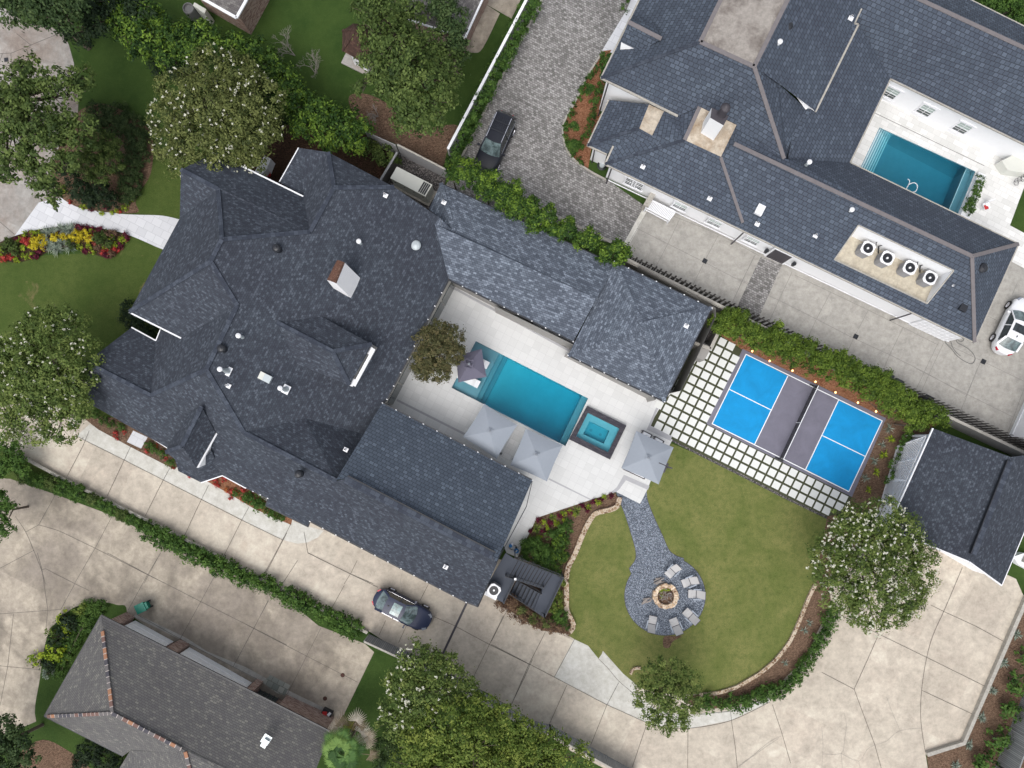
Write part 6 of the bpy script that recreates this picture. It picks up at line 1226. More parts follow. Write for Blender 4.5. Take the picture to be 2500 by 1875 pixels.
def firechair(c, ax, label, proto=[]):
    """c centre px, ax direction px from fire end to back end"""
    if not proto:
        rt = root('fireside_chair', (0, 0, 0), label, 'chair'); mb = MB()
        pr = [(-.60, .34), (-.35, .42), (-.02, .36)]
        for (x0, z0), (x1, z1) in zip(pr[:-1], pr[1:]): mb.face([(x0, -.30, z0), (x1, -.30, z1), (x1, .30, z1), (x0, .30, z0)]); mb.face([(x0, -.30, z0-.03), (x0, .30, z0-.03), (x1, .30, z1-.03), (x1, -.30, z1-.03)])
        mb.build('seat', M['cushion'], rt); mb = MB(); pr = [(.03, .37), (.3, .62), (.55, .92)]
        for (x0, z0), (x1, z1) in zip(pr[:-1], pr[1:]): mb.face([(x0, -.29, z0), (x1, -.28, z1), (x1, .28, z1), (x0, .29, z0)]); mb.face([(x0, -.29, z0-.03), (x0, .29, z0-.03), (x1, .28, z1-.03), (x1, -.28, z1-.03)])
        mb.build('backrest', M['cushion'], rt)
        for s_ in (-1, 1):
            mb = MB(); mb.box((.05, s_*.37, .56), (.62, .09, .03)); mb.build('armrest', M['bluegrey'], rt)
            for x0, x1 in ((-.5, -.38), (.5, .3)): mb = MB(); mb.bar((x0, s_*.35, .0), (x1, s_*.35, .56), .04); mb.build('leg', M['bluegrey'], rt)
        mb = MB(); mb.bar((-.6, -.31, .33), (-.6, .31, .33), .035); mb.bar((.0, -.31, .35), (.0, .31, .35), .03); mb.bar((.55, -.30, .91), (.55, .30, .91), .035); mb.build('frame', M['darkmetal'], rt); proto.append(rt); o = rt
    else: o = copy_tree(proto[0])
    q = P(c, .45); o.location = (q.x, q.y, .05); o.rotation_euler = (0, 0, math.atan2(-ax[1], ax[0])); tag(o, label, 'chair', 'grey sling chairs round the fire pit'); o.scale = (1.05,)*3
M['bluegrey'] = plain('blue_grey_aluminium', (.30, .34, .40), .5)
for c, ax, l in (((1210, 620), (1290-1130, 535-700), 'grey sling chair by the fire pit, highest of the six and closest to the path'), ((1565, 845), (1690-1445, 795-890), 'grey sling chair by the fire pit, second from the top'), ((1700, 1110), (270, 10), 'grey sling chair due right of the fire pit, facing straight left')):
    firechair(Q(1500, 1320, 260, [c])[0], ax, l)
for c, ax, l in (((1536, 487), (80, 77), 'grey sling chair lower right of the fire pit'), ((1420, 563), (40, 101), 'grey sling chair directly below the fire pit, between two others'), ((1236, 548), (-23, 100), 'grey sling chair lower left of the fire pit beside the small red flowers')):
    firechair(T(2, 3, [c])[0], ax, l)
# fire pit
p = P(T(2, 3, [(1337, 328)])[0]); rt = root('fire_pit', p, 'round tan stone fire pit full of plants and driftwood', 'fire pit'); mb = MB(); n = 26; ro, ri = 1.0, .66
for k in range(n):
    a0, a1 = 2*math.pi*k/n, 2*math.pi*(k+1)/n; jo_ = ro*rnd.uniform(.95, 1.05); h_ = rnd.uniform(.34, .42); q = lambda r, a, z: p+Vector((r*math.cos(a), r*math.sin(a), z)); g_ = .012
    a0 += g_; a1 -= g_; mb.face([q(ri, a0, h_), q(jo_, a0, h_), q(jo_, a1, h_), q(ri, a1, h_)]); mb.face([q(jo_, a0, 0), q(jo_, a1, 0), q(jo_, a1, h_), q(jo_, a0, h_)]); mb.face([q(ri, a1, 0), q(ri, a0, 0), q(ri, a0, h_), q(ri, a1, h_)]); mb.face([q(ri, a0, 0), q(jo_, a0, 0), q(jo_, a0, h_), q(ri, a0, h_)]); mb.face([q(jo_, a1, 0), q(ri, a1, 0), q(ri, a1, h_), q(jo_, a1, h_)])
mb.build('stone_ring', M['stone_pale'], rt)
mb = MB(); mb.lathe(p, [(.67, 0.0), (.66, .12), (.02, .16)], 20); mb.build('soil', M['mulch'], rt); mb = MB()
for k in range(26): a = rnd.uniform(0, 6.28); r_ = rnd.uniform(.1, .6); q = p+Vector((r_*math.cos(a), r_*math.sin(a), rnd.uniform(.2, .4))); b = rnd.uniform(0, 6.28); mb.tube(q, q+Vector((math.cos(b)*.4, math.sin(b)*.4, rnd.uniform(-.1, .1))), .022, .012, 6)
mb.build('driftwood', M['palebark'], rt)
for k in range(9): spiky('agave', T(2, 3, [(1337+rnd.uniform(-50, 50), 310+rnd.uniform(-45, 30))])[0], .15, rnd.uniform(.35, .6), 'lime succulent growing inside the stone fire pit', 'succulents in the fire pit')
mb = MB(); q = P(T(2, 3, [(1375, 320)])[0], .3); mb.lathe(Vector((q.x, q.y, .15)), [(.12, 0), (.16, .2), (.13, .2), (.1, .1)], 14); solo('clay_pot', mb, M['ridge_rust'], 'terracotta pot lying in the stone fire pit', 'pot')
for (x, y), l in (((1290, 210), 'small firewood stack above the fire pit'), ((1195, 365), 'few loose sticks on the gravel left of the fire pit')):
    mb = MB(); q = P(T(2, 3, [(x, y)])[0])
    for k in range(9): a = rnd.uniform(-.3, .3)+.3; o_ = Vector((rnd.uniform(-.2, .2), rnd.uniform(-.2, .2), .1+rnd.uniform(0, .15))); mb.tube(q+o_-Vector((math.cos(a)*.25, math.sin(a)*.25, 0)), q+o_+Vector((math.cos(a)*.25, math.sin(a)*.25, 0)), .045, n=7)
    solo('firewood', mb, M['palebark'], l, 'firewood')
# armchairs and sofa under the third parasol
def seatset(a, b, depth_dir, label, name, cat, depth=.75):
    A1, B1 = P(a, .7), P(b, .7); A1.z = B1.z = 0; rt = root(name, A1.lerp(B1, .5), label, cat, 'outdoor seating on the lawn corner of the terrace'); d = Vector(depth_dir).normalized()*depth; up = Vector((0, 0, 1)); mb = MB(); mb.bar(A1+up*.72, B1+up*.72, .07, .07); mb.bar(A1+up*.3, B1+up*.3, .05)
    for q in (A1, B1): mb.bar(q+up*.55, q+d+up*.55, .09, .05); mb.bar(q+up*.05, q+up*.72, .06); mb.bar(q+d+up*.05, q+d+up*.55, .06)
    mb.build('frame', M['darkmetal'], rt); t = (B1-A1).normalized(); c = A1.lerp(B1, .5)+d*.52+up*.4; mb = MB(); rz = math.atan2(t.y, t.x); mb.box(c, ((B1-A1).length-.14, depth*.85, .16), rz=rz); mb.build('cushion', M['whitetrim'], rt, bevel=.03); mb = MB(); mb.box(A1.lerp(B1, .5)+d*.14+up*.6, ((B1-A1).length-.16, .14, .34), rz=rz); mb.build('backrest', M['whitetrim'], rt, bevel=.03)
z5 = lambda pts: Q(1480, 1020, 200, pts)
a, b = z5([(1000, 345), (1240, 470)]); seatset(a, b, -UB, 'charcoal framed armchair with white cushions by the cantilever parasol, left of the pair', 'outdoor_armchair', 'armchair')
a, b = z5([(1325, 505), (1560, 640)]); seatset(a, b, -UB, 'charcoal framed armchair with white cushions by the cantilever parasol, right of the pair', 'outdoor_armchair', 'armchair')
a, b = z5([(490, 1400), (1030, 1650)]); seatset(a, b, UB, 'long charcoal framed sofa mostly hidden by the cantilever parasol', 'outdoor_sofa', 'sofa')
# net
n0, n1_ = T(3, 2, [(607, 128), (332, 702)]); a, b = P(n0, 0), P(n1_, 0); a = P(T(3, 2, [(627, 130)])[0], .95); b = P(T(3, 2, [(355, 702)])[0], .95); rt = root('court_net', (a.x, a.y, .06), 'black net with white tape across the blue and mauve sport court', 'net'); mb = MB()
L = (b-a).length; t = (b-a).normalized()
for i in range(int(L/.09)): q = a+t*i*.09; mb.bar(Vector((q.x, q.y, .12)), Vector((q.x, q.y, .92)), .018)
for z in [.12+.09*k for k in range(9)]: mb.bar(Vector((a.x, a.y, z)), Vector((b.x, b.y, z)), .018)
mb.build('mesh', M['rubber'], rt); mb = MB(); mb.bar(a, b, .05, .05); mb.build('tape', M['line_white'], rt); mb = MB(); m = a.lerp(b, .5); mb.bar(m, Vector((m.x, m.y, .06)), .04); mb.build('centre_strap', M['line_white'], rt)
for q in (a, b): mb = MB(); mb.tube(Vector((q.x, q.y, .04)), q+Vector((0, 0, .02)), .05, n=10); mb.box(Vector((q.x, q.y, .09)), (.7, .12, .06), rz=ANG); mb.build('post', M['blackmetal'], rt)
# garden lamps in the court hedge bed
for x, y, rr_, ll in ((115, 1287, 1, 'nearest the pavilion'), (250, 1362, 1, 'second from the pavilion'), (425, 1437, 1, 'third from the pavilion'), (603, 1523, 1, 'beside the net post'), (757, 1605, 1, 'just right of the net post'), (930, 262, 2, 'second from the far corner of the court'), (1070, 330, 2, 'nearest the far corner of the court')):
    q = P(T(3, rr_, [(x, y)])[0], .15); q.z = .02; rt = root('garden_lamp', q, 'small glowing amber garden lamp beside the court, '+ll, 'lamp', 'amber lamps along the court hedge'); mb = MB(); mb.tube(q, q+Vector((0, 0, .15)), .05, .07, n=10); mb.build('housing', M['darkmetal'], rt); mb = MB(); mb.lathe(q+Vector((0, 0, .152)), [(.085, 0), (.06, .04), (.01, .06)], 10); mb.build('bulb', M['lamp'], rt)
# staircase behind the garage wing
Z2 = lambda pts: Q(1180, 1300, 300, pts)
rt = root('outdoor_staircase', P(Z2([(800, 1000)])[0]), 'charcoal painted outdoor staircase with landing behind the garage wing', 'staircase')
def slab(nm, px, z, th=.12): mb = MB(); mb.prism([P(p, z) for p in px], z-th, z); mb.build(nm, M['deck'], rt)
slab('upper_deck', Z2([(400, 370), (565, 480), (480, 660), (405, 800), (575, 855), (370, 1272), (20, 1085), (60, 950), (200, 720)]), 2.9)
def flight(s0, s1, e0, e1, z0, z1, n):
    S0, S1 = P(s0, z0), P(s1, z0); E0, E1 = P(e0, z1), P(e1, z1)
    for i in range(n):
        t0, t1 = i/n, (i+1)/n; z = z0+(z1-z0)*(i+1)/(n+1)
        f = lambda a, b, t: Vector((a.x+(b.x-a.x)*t, a.y+(b.y-a.y)*t, 0)); mb = MB(); mb.prism([f(S0, E0, t0), f(S1, E1, t0), f(S1, E1, t1+.01), f(S0, E0, t1+.01)], z-.16, z); mb.bar(f(S0, E0, t1)+Vector((0, 0, z+.005)), f(S1, E1, t1)+Vector((0, 0, z+.005)), .05, .02, 1); mb.build('tread', [M['deck'], M['rubber']], rt)  # dark strip along each tread edge is added to draw the shade between steps
flight(*Z2([(565, 482), (400, 790), (1235, 745), (1065, 1015)]), 2.9, 1.5, 11)
slab('landing', Z2([(1225, 735), (1432, 835), (1108, 1530), (912, 1395), (1060, 1010)]), 1.5)
flight(*Z2([(1050, 1110), (915, 1390), (590, 870), (480, 1100)]), 1.5, .1, 7)
mb = MB()
def rail(p, q, za, zb):
    a, b = P(p, za+.95), P(q, zb+.95); mb.bar(a, b, .05); mb.bar(a-Vector((0, 0, .85)), b-Vector((0, 0, .85)), .04); n = max(2, int((b-a).length/.13))
    for i in range(n+1): c = a.lerp(b, i/n); mb.bar(c, c-Vector((0, 0, .85)), .02)
    for c in (a, b): mb.bar(c+Vector((0, 0, .05)), Vector((c.x, c.y, 0)), .09)
rail(*Z2([(575, 850), (370, 1272)]), 2.9, 2.9); rail(*Z2([(405, 800), (1080, 1000)]), 2.9, 1.5); rail(*Z2([(1440, 830), (1108, 1535)]), 1.5, 1.5); rail(*Z2([(1108, 1535), (480, 1110)]), 1.5, .3); rail(*Z2([(590, 860), (1045, 1120)]), .3, 1.5); rail(*Z2([(570, 470), (1440, 815)]), 2.9, 1.5)
mb.build('railing', M['rail'] if 'rail' in M else M.setdefault('rail', plain('dark_railing', (.05, .055, .065), .6)), rt)
mb = MB(); q = P(Z2([(575, 840)])[0], 3.95); mb.box(q, (.16, .16, .06)); mb.build('post_cap', M['whitetrim'], rt)
q = P(Z2([(190, 1045)])[0], 3.75); q.z = 2.904; condenser(q, R(-35), 'white topped air conditioner on the charcoal stair deck', None, w=.85, h=.85)
mb = MB(); a, b = [P(p, 2.9) for p in Z2([(30, 1085), (235, 1190)])]
for i in range(7): q = a.lerp(b, (i+.5)/7); mb.box(q+Vector((0, 0, -.02)), (.16, .3, .05), rz=ANG+.1)
solo('slatted_vent', mb, M['whitetrim'], 'row of white slats at the edge of the charcoal stair deck', 'vent')
# generator, bins, small things
g0, g1, g2, g3 = [P(p, 1.84) for p in F_([(1490, 320), (1960, 560), (1870, 712), (1405, 466)])]; rt = root('standby_generator', (g0+g2)/2-Vector((0, 0, 1.84)), 'long cream standby generator box in the gravel yard behind the roof', 'generator'); mb = MB(); mb.prism([g0, g1, g2, g3], .15, 1.80); mb.build('housing', M['cream'], rt, bevel=.03); mb = MB(); lid = offset([g0, g1, g2, g3], -.03); mb.prism(lid, 1.801, 1.85); mb.build('lid', M['cream'], rt)
mb = MB()
for i in range(4):
    for j in range(8):
        u, v = .80+.052*i, .06+.115*j; q = g0.lerp(g1, u).lerp(g3.lerp(g2, u), v+.04); mb.box(Vector((q.x, q.y, 1.855)), (.12, .11, .02), rz=ANG)
mb.build('vent_grille', M['blackmetal'], rt); mb = MB(); mb.prism(offset([Vector((p.x, p.y, 0)) for p in (g0, g1, g2, g3)], -.15), 0, .15); mb.build('plinth', M['kerb'], rt)
for k in range(4): mb = MB(); q = g3.lerp(g2, .1+.27*k); mb.box(Vector((q.x, q.y, 1.3))-UB*.02, (.12, .03, .05), rz=ANG); mb.build('handle', M['blackmetal'], rt)
p = P(T(0, 3, [(1085, 425)])[0], 1.0); p.z = 0; rt = root('wheeled_bin', p, 'dark green wheeled rubbish bin at the corner of the brick house', 'bin'); mb = MB(); M4 = R(25)
def ob(x, y, z): return p+Vector((x*math.cos(M4)-y*math.sin(M4), x*math.sin(M4)+y*math.cos(M4), z))
b0_ = [ob(-.25, -.25, .05), ob(.25, -.25, .05), ob(.25, .25, .05), ob(-.25, .25, .05)]; t0_ = [ob(-.36, -.33, 1.0), ob(.36, -.33, 1.0), ob(.36, .33, 1.0), ob(-.36, .33, 1.0)]
for i in range(4): mb.face([b0_[i], b0_[(i+1) % 4], t0_[(i+1) % 4], t0_[i]])
mb.build('body', M['green_bin'], rt); mb = MB(); mb.box(ob(0, 0, 1.05), (.78, .72, .08), rz=M4); mb.box(ob(.45, 0, 1.0), (.25, .5, .06), rz=M4); mb.build('lid', M['green_bin'], rt, bevel=.02); mb = MB(); mb.tube(ob(.3, -.3, .12), ob(.3, -.2, .12), .13, n=14); mb.tube(ob(.3, .2, .12), ob(.3, .3, .12), .13, n=14); mb.build('wheel', M['rubber'], rt)
for px, l in ((T(3, 1, [(1170, 1490)])[0], 'left of the two by the picket fence'), (T(3, 1, [(1245, 1535)])[0], 'right of the two by the picket fence'), (T(3, 2, [(1475, 238)])[0], 'alone further along the picket fence')):
    p = P(px, 1.0); p.z = 0; rt = root('wheeled_bin', p, 'black wheeled bin, '+l, 'bin', 'black bins by the picket fence'); mb = MB(); mb.box(p+Vector((0, 0, .5)), (.6, .55, .9), rz=ANG); mb.build('body', M['blackmetal'], rt, bevel=.05); mb = MB(); mb.box(p+Vector((0, 0, 1.0)), (.72, .64, .08), rz=ANG); mb.build('lid', M['blackmetal'], rt, bevel=.03)
def doormat(px, mat, label, nm, cat, size=(.7, .45)): mb = MB(); mb.box(P(px)+Vector((0, 0, .05)), (*size, .03), rz=ANG); solo(nm, mb, M[mat], label, cat)
mb = MB(); q = P(T(1, 3, [(635, 1222)])[0]); mb.box(q+Vector((0, 0, .2)), (.8, .5, .4), rz=ANG, m=0); mb.box(q+Vector((-.15, 0, .43)), (.35, .3, .06), rz=ANG+.4, m=1); mb.box(q+Vector((.2, -.05, .44)), (.2, .3, .06), rz=ANG-.3, m=2); solo('storage_box', mb, [M['blackmetal'], M['red'], M['whitetrim']], 'open black crate of red and white things by the brick wall', 'crate')
for x, y, l in ((748, 942, 'upper of the two near the lawn'), (612, 1122, 'lower of the two near the brick wall')): mb = MB(); mb.lathe(P(T(1, 3, [(x, y)])[0]), [(.17, 0), (.17, .035), (.12, .04), (.02, .042)], 18); solo('manhole_cover', mb, M['rust'], 'round rusty cover in the concrete, '+l, 'manhole cover', 'rusty covers in the lower drive')
mb = MB(); q = P(T(0, 0, [(50, 462)])[0]); mb.box(q+Vector((0, 0, .03)), (.3, .3, .04), rz=.1); solo('drain_grate', mb, M['blackmetal'], 'square dark drain grate in the top left concrete', 'drain')
# blue toys and pots near the stairs
q = P(Z2([(490, 230)])[0]); mb = MB(); mb.lathe(q+Vector((0, 0, .06)), [(.12, 0), (.14, .3), (.12, .35), (.02, .36)], 14, 0); mb.lathe(q+Vector((.12, .12, .06)), [(.09, 0), (.09, .3), (.02, .32)], 12, 1); solo('paint_tub', mb, [M['blue'], M['whitetrim']], 'blue and white tubs at the narrow end of the terrace', 'tub')
q = P(Z2([(595, 325)])[0]); mb = MB(); mb.lathe(q+Vector((0, 0, .06)), [(.19, 0), (.2, .12), (.14, .2), (.02, .22)], 16, 0); mb.box(q+Vector((0, 0, .26)), (.2, .07, .05), rz=.9, m=1); mb.box(q+Vector((-.02, .25, .15)), (.12, .12, .14), m=2); solo('robot_cleaner', mb, [M['blue'], M['lf_lime'] if False else M['cream'], M['rubber']], 'small blue and yellow pool cleaner on the terrace end', 'pool cleaner')
mb = MB()
for k in range(30):
    a, b_ = 2*math.pi*k/15, 2*math.pi*(k+1)/15; c = P(Z2([(520+k, 265)])[0]); mb.tube(c+Vector((.3*math.cos(a), .2*math.sin(a), .08)), c+Vector((.3*math.cos(b_), .2*math.sin(b_), .08)), .012, n=5)
solo('cable', mb, M['rubber'], 'thin dark cable coiled beside the blue tub', 'cable')
# deck chair by the right pool
q = P(T(3, 0, [(1920, 1590)])[0], .4); rt = root('folding_chair', Vector((q.x, q.y, .05)), 'white folding chair with a patterned towel at the end of the teal pool', 'chair'); mb = MB(); mb.box(Vector((q.x, q.y, .45)), (.5, .5, .05), rz=.3); mb.build('seat', M['whitetrim'], rt); mb = MB(); mb.box(Vector((q.x+.1, q.y+.3, .7)), (.5, .08, .5), rz=.3); mb.build('backrest', M['whitetrim'], rt); mb = MB()
for dx in (-.2, .2):
    for dy in (-.2, .2): mb.bar((q.x+dx, q.y+dy, .05), (q.x+dx, q.y+dy, .43), .03)
mb.build('leg', M['whitetrim'], rt)
mb = MB(); mb.box(Vector((q.x-.05, q.y-.1, .49)), (.3, .35, .03), rz=.3, m=0); mb.lathe(Vector((q.x+.03, q.y+.1, .49)), [(.15, 0), (.14, .03), (.02, .04)], 14, 1); solo('towel', mb, [M['red'], M['line_white']], 'red towel and white hat on the folding chair', 'towel')
mb = MB(); c = P(T(3, 0, [(2190, 1370)])[0], .6)
for k in range(9): 
    o_ = c+Vector((rnd.uniform(-.4, .5), rnd.uniform(-.4, .4), rnd.uniform(-.3, .1)))
    for j in range(12): a, b_ = 2*math.pi*j/12, 2*math.pi*(j+1)/12; mb.tube(o_+Vector((.18*math.cos(a), .18*math.sin(a), 0)), o_+Vector((.18*math.cos(b_), .18*math.sin(b_), 0)), .015, n=5)
solo('wire_sculpture', mb, M['darkmetal'], 'cluster of grey wire hoops at the right edge of the pool terrace', 'sculpture')
# pots by the north porch
mb = MB(); mb.prism([P(p, 1.0) for p in T(0, 0, [(2040, 1200), (2090, 1225), (2060, 1300), (2010, 1360), (1960, 1330)])], 0, 1.0); solo('masonry_wall', mb, M['white'], 'short curved white wall beside the north garden path', 'wall')
q = P(T(0, 0, [(2065, 1340)])[0], .3); mb = MB(); mb.lathe(Vector((q.x, q.y, 0)), [(.16, 0), (.24, .35), (.2, .35), (.17, .2)], 16); solo('planter_pot', mb, M['red'], 'red pot beside the short white wall', 'pot')
mb = MB(); c = P(T(0, 0, [(1450, 60)])[0], 1.3); c.z = 0; mb.lathe(c, [(.42, 0), (.45, 1.2), (.42, 1.3), (.36, 1.3), (.34, 1.15)], 20); solo('air_conditioner', mb, M['greyhose'], 'round dark air conditioner behind the trees at the top left', 'air conditioner')
mb = MB(); mb.prism([P(p, 1.5) for p in T(0, 0, [(1500, 18), (1590, 70), (1578, 105), (1488, 42)])], 0, 1.5); solo('utility_cabinet', mb, M['cream'], 'upright pale cabinet beside the round air conditioner', 'cabinet')
for k, (x, y) in enumerate(((1935, 28), (1962, 42), (1905, 78), (1925, 88))): mb = MB(); mb.box(P(T(0, 0, [(x, y)])[0])+Vector((0, 0, .08)), (.2, .14, .1), rz=ANG); solo('loose_brick', mb, M['rust'], 'loose brown brick on the north patio at the top edge', 'brick', 'loose bricks on the top patio')
M['lf_hedge2'] = leafmat('deep_green_small_leaves', (.016, .036, .010), (.036, .066, .020), (.08, .12, .04))
# ---------------- trees ----------------
def tb(c, r, pts, k=700/2212):   # survey tile blobs (x, y, radius[, dz])
    o = []
    for b in pts: (x, y), = T(c, r, [(b[0], b[1])]); o.append((x, y, b[2]*k)+tuple(b[3:]))
    return o
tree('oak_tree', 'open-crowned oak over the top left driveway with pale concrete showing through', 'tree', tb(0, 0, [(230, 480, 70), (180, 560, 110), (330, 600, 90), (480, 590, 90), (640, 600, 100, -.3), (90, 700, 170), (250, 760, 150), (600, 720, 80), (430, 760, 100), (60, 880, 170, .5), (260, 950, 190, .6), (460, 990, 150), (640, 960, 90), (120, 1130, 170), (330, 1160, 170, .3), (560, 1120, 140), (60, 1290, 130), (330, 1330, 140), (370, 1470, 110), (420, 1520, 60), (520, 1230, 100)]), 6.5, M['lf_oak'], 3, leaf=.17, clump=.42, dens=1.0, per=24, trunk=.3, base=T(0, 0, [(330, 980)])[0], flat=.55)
tree('oak_tree', 'leafy tree filling the top left corner above the driveway', 'tree', tb(0, 0, [(60, 30, 150), (250, 60, 160), (420, 60, 170), (560, 20, 130), (330, -80, 200), (80, -100, 200), (520, 150, 90)]), 6, M['lf_oak_dark'], 4, leaf=.17, clump=.5, dens=1.2, trunk=.3, flat=.6)
tree('dark_tree', 'very dark tree at the top edge left of the round air conditioner', 'tree', tb(0, 0, [(700, 40, 160), (640, 200, 150), (860, -60, 150), (760, 160, 110), (560, 260, 80), (1080, 60, 120)]), 4, M['lf_dark'], 5, leaf=.15, clump=.5, dens=1.3, flat=.6)
gr = [(0, 0, [(900, 60, 120), (1000, 20, 120), (880, 160, 90)], 'first of the fresh green row, at the top edge'), (0, 0, [(1010, 180, 130), (1130, 120, 120), (960, 260, 90)], 'second of the fresh green row from the top edge'), (0, 0, [(1180, 270, 150), (1100, 380, 110), (1300, 240, 100)], 'third of the fresh green row, left of the white-flowered crown'), (0, 0, [(1380, 300, 130), (1300, 430, 100), (1430, 400, 90)], 'fourth of the fresh green row, above the white-flowered crown'), (0, 0, [(1560, 280, 130), (1500, 370, 100), (1640, 350, 100)], 'fifth of the fresh green row, below the pale cabinet'),
      (0, 0, [(1800, 360, 100), (1900, 400, 90), (1730, 400, 80)], 'sixth of the fresh green row, where the lawn begins'), (1, 0, [(100, 430, 130), (30, 370, 90), (180, 520, 110)], 'seventh of the fresh green row, below the bare shrub'), (1, 0, [(280, 620, 130), (330, 740, 130), (220, 560, 90), (390, 700, 80)], 'eighth of the fresh green row, right of the white-flowered crown'), (1, 0, [(430, 850, 140), (540, 850, 110), (420, 980, 90)], 'ninth of the fresh green row, above the dark side yard'), (1, 0, [(600, 980, 130), (640, 880, 90), (560, 830, 80), (620, 1090, 90)], 'tenth of the fresh green row, near the house hip'), (1, 0, [(790, 960, 140), (870, 1010, 110), (740, 1080, 110), (850, 1120, 80), (720, 880, 70)], 'last of the fresh green row, beside the grey fence')]
for i, (c, r, bl, lab) in enumerate(gr):
    tree('yard_tree', 'fresh green small tree, '+lab, 'tree', tb(c, r, bl), 3.4, M['lf_bright'], 20+i, leaf=.16, clump=.42, dens=1.15, per=22, trunk=.11, flat=.75, group='fresh green trees along the north boundary', nlimb=4)
tree('shade_shrub', 'dark shrubby undergrowth below the fresh green tree row', 'shrub', tb(0, 0, [(1380, 560, 90), (1250, 500, 110), (1950, 560, 120), (2080, 750, 100), (2120, 950, 90)]), 1.2, M['lf_dark'], 40, leaf=.13, clump=.4, dens=1.0, flat=.6, trunk=.08)
tree('shade_shrub', 'dark leafy shrub in the side yard beside the grey fence and gate', 'shrub', tb(1, 0, [(1080, 1180, 80), (1000, 1180, 70), (1150, 1260, 50), (930, 1130, 70), (1060, 1260, 40)]), 1.2, M['lf_oak'], 41, leaf=.13, clump=.3, dens=.8, flat=.6, trunk=.06)
tree('shade_shrub', 'dark shrub against the small grass court at the southwest corner of the front roof', 'shrub', tb(0, 1, [(990, 960, 60), (1000, 1040, 70), (1080, 1100, 80), (1150, 1160, 70)]), .8, M['lf_dark'], 42, leaf=.10, clump=.3, dens=1.6, flat=.7, trunk=.05)
wf = (M['petal'], 300, .085)
tree('crape_myrtle', 'big white-flowered crape myrtle at the north-west corner of the main roof', 'tree', tb(0, 0, [(1640, 560, 210), (1850, 640, 220), (1980, 780, 220, .3), (1420, 720, 200), (1360, 930, 210), (1620, 820, 260, .8), (1850, 960, 260, .5), (1560, 1060, 240, .6), (2040, 1000, 150), (1320, 1130, 150), (1420, 1250, 130), (1740, 1180, 230), (1920, 1190, 150), (1960, 1100, 120)]), 5.5, M['lf_myrtle'], 50, leaf=.13, clump=.4, dens=1.1, per=26, trunk=.16, flowers=wf, flat=.6, base=T(0, 0, [(1760, 920)])[0])
tree('crape_myrtle', 'white-flowered crape myrtle on the front lawn against the left edge', 'tree', tb(0, 1, [(470, 1030, 130), (330, 1130, 180), (560, 1160, 170), (160, 1290, 200), (400, 1350, 250, .6), (640, 1300, 140), (60, 1500, 200), (280, 1560, 250, .5), (560, 1530, 180), (40, 1340, 160), (-80, 1420, 150)])+tb(0, 2, [(120, 230, 200), (400, 180, 230), (560, 300, 150), (250, 400, 180), (460, 460, 150), (60, 420, 130), (600, 120, 110)]), 5.5, M['lf_myrtle2'], 51, leaf=.13, clump=.4, dens=1.0, per=26, trunk=.16, flowers=(M['petal'], 260, .085), flat=.55)
tree('crape_myrtle', 'white-blossomed crape myrtle beside the detached garage and turning area', 'tree', tb(3, 2, [(900, 1200, 180), (1100, 1130, 170), (820, 1330, 180), (1020, 1320, 240, .5), (1260, 1250, 170), (730, 1480, 190), (1280, 1400, 200)])+tb(3, 3, [(720, 130, 160), (950, 120, 260, .8), (1200, 130, 250, .4), (1420, 60, 130), (800, 300, 170), (1030, 360, 220, .4), (1280, 320, 180), (1440, 220, 110), (900, 440, 110), (1060, 540, 100), (1220, 470, 110), (1360, 430, 90)]), 5.5, M['lf_myrtle2'], 52, leaf=.12, clump=.4, dens=1.0, per=26, trunk=.16, flowers=(M['petal'], 560, .095), flat=.55, fmask=lambda d: .9 if d[0] < .25 else .45)
tree('crape_myrtle', 'white-flowered crape myrtle beside the silver board fence at the bottom', 'tree', tb(1, 3, [(1340, 850, 180), (1250, 1000, 190), (1480, 900, 150), (1560, 850, 80), (1420, 1080, 230, .5), (1180, 1180, 160), (1330, 1270, 200), (1600, 1020, 170), (1130, 1330, 120), (1700, 1060, 110)]), 5.2, M['lf_myrtle2'], 53, leaf=.13, clump=.4, dens=1.05, trunk=.16, flowers=(M['petal'], 100, .10), flat=.55, fmask=lambda d: 1 if d[0] < -.1 and d[1] > -.5 else .12)
tree('golden_oak', 'wide yellow-green tree along the bottom edge', 'tree', tb(1, 3, [(1560, 1330, 230, .6), (1350, 1480, 200), (1800, 1230, 170), (1750, 1480, 260, .8), (1500, 1600, 230), (2000, 1400, 200), (2100, 1600, 230, .3), (1900, 1700, 260), (1250, 1640, 150), (1600, 1800, 300), (2250, 1500, 180)])+tb(2, 3, [(60, 1300, 160), (250, 1420, 150), (300, 1600, 200), (480, 1500, 130), (560, 1650, 170), (160, 1750, 250), (700, 1560, 90)]), 5.8, M['lf_yellow'], 54, leaf=.14, clump=.45, dens=1.0, trunk=.3, flat=.55, base=T(1, 3, [(1800, 1500)])[0])
tree('oak_tree', 'tall dense oak rising over the gazebo and the north lawn', 'tree', tb(1, 0, [(950, 60, 150), (1080, 130, 170), (1230, 60, 140), (1000, 260, 150), (960, 420, 120), (1150, 330, 190, .6), (1080, 520, 170), (1250, 470, 190, 1.0), (1380, 380, 160), (1500, 500, 160), (1590, 560, 100), (1200, 640, 180, .5), (1400, 640, 200, .6), (1540, 700, 110), (1010, 640, 100), (1290, 800, 170, .4), (1460, 810, 130), (1250, 930, 120), (1400, 930, 130), (1100, 700, 110), (880, 680, 50), (1300, 200, 110)]), 7.0, M['lf_oak'], 55, leaf=.16, clump=.48, dens=1.0, per=26, trunk=.35, flat=.6, base=T(1, 0, [(1250, 600)])[0])
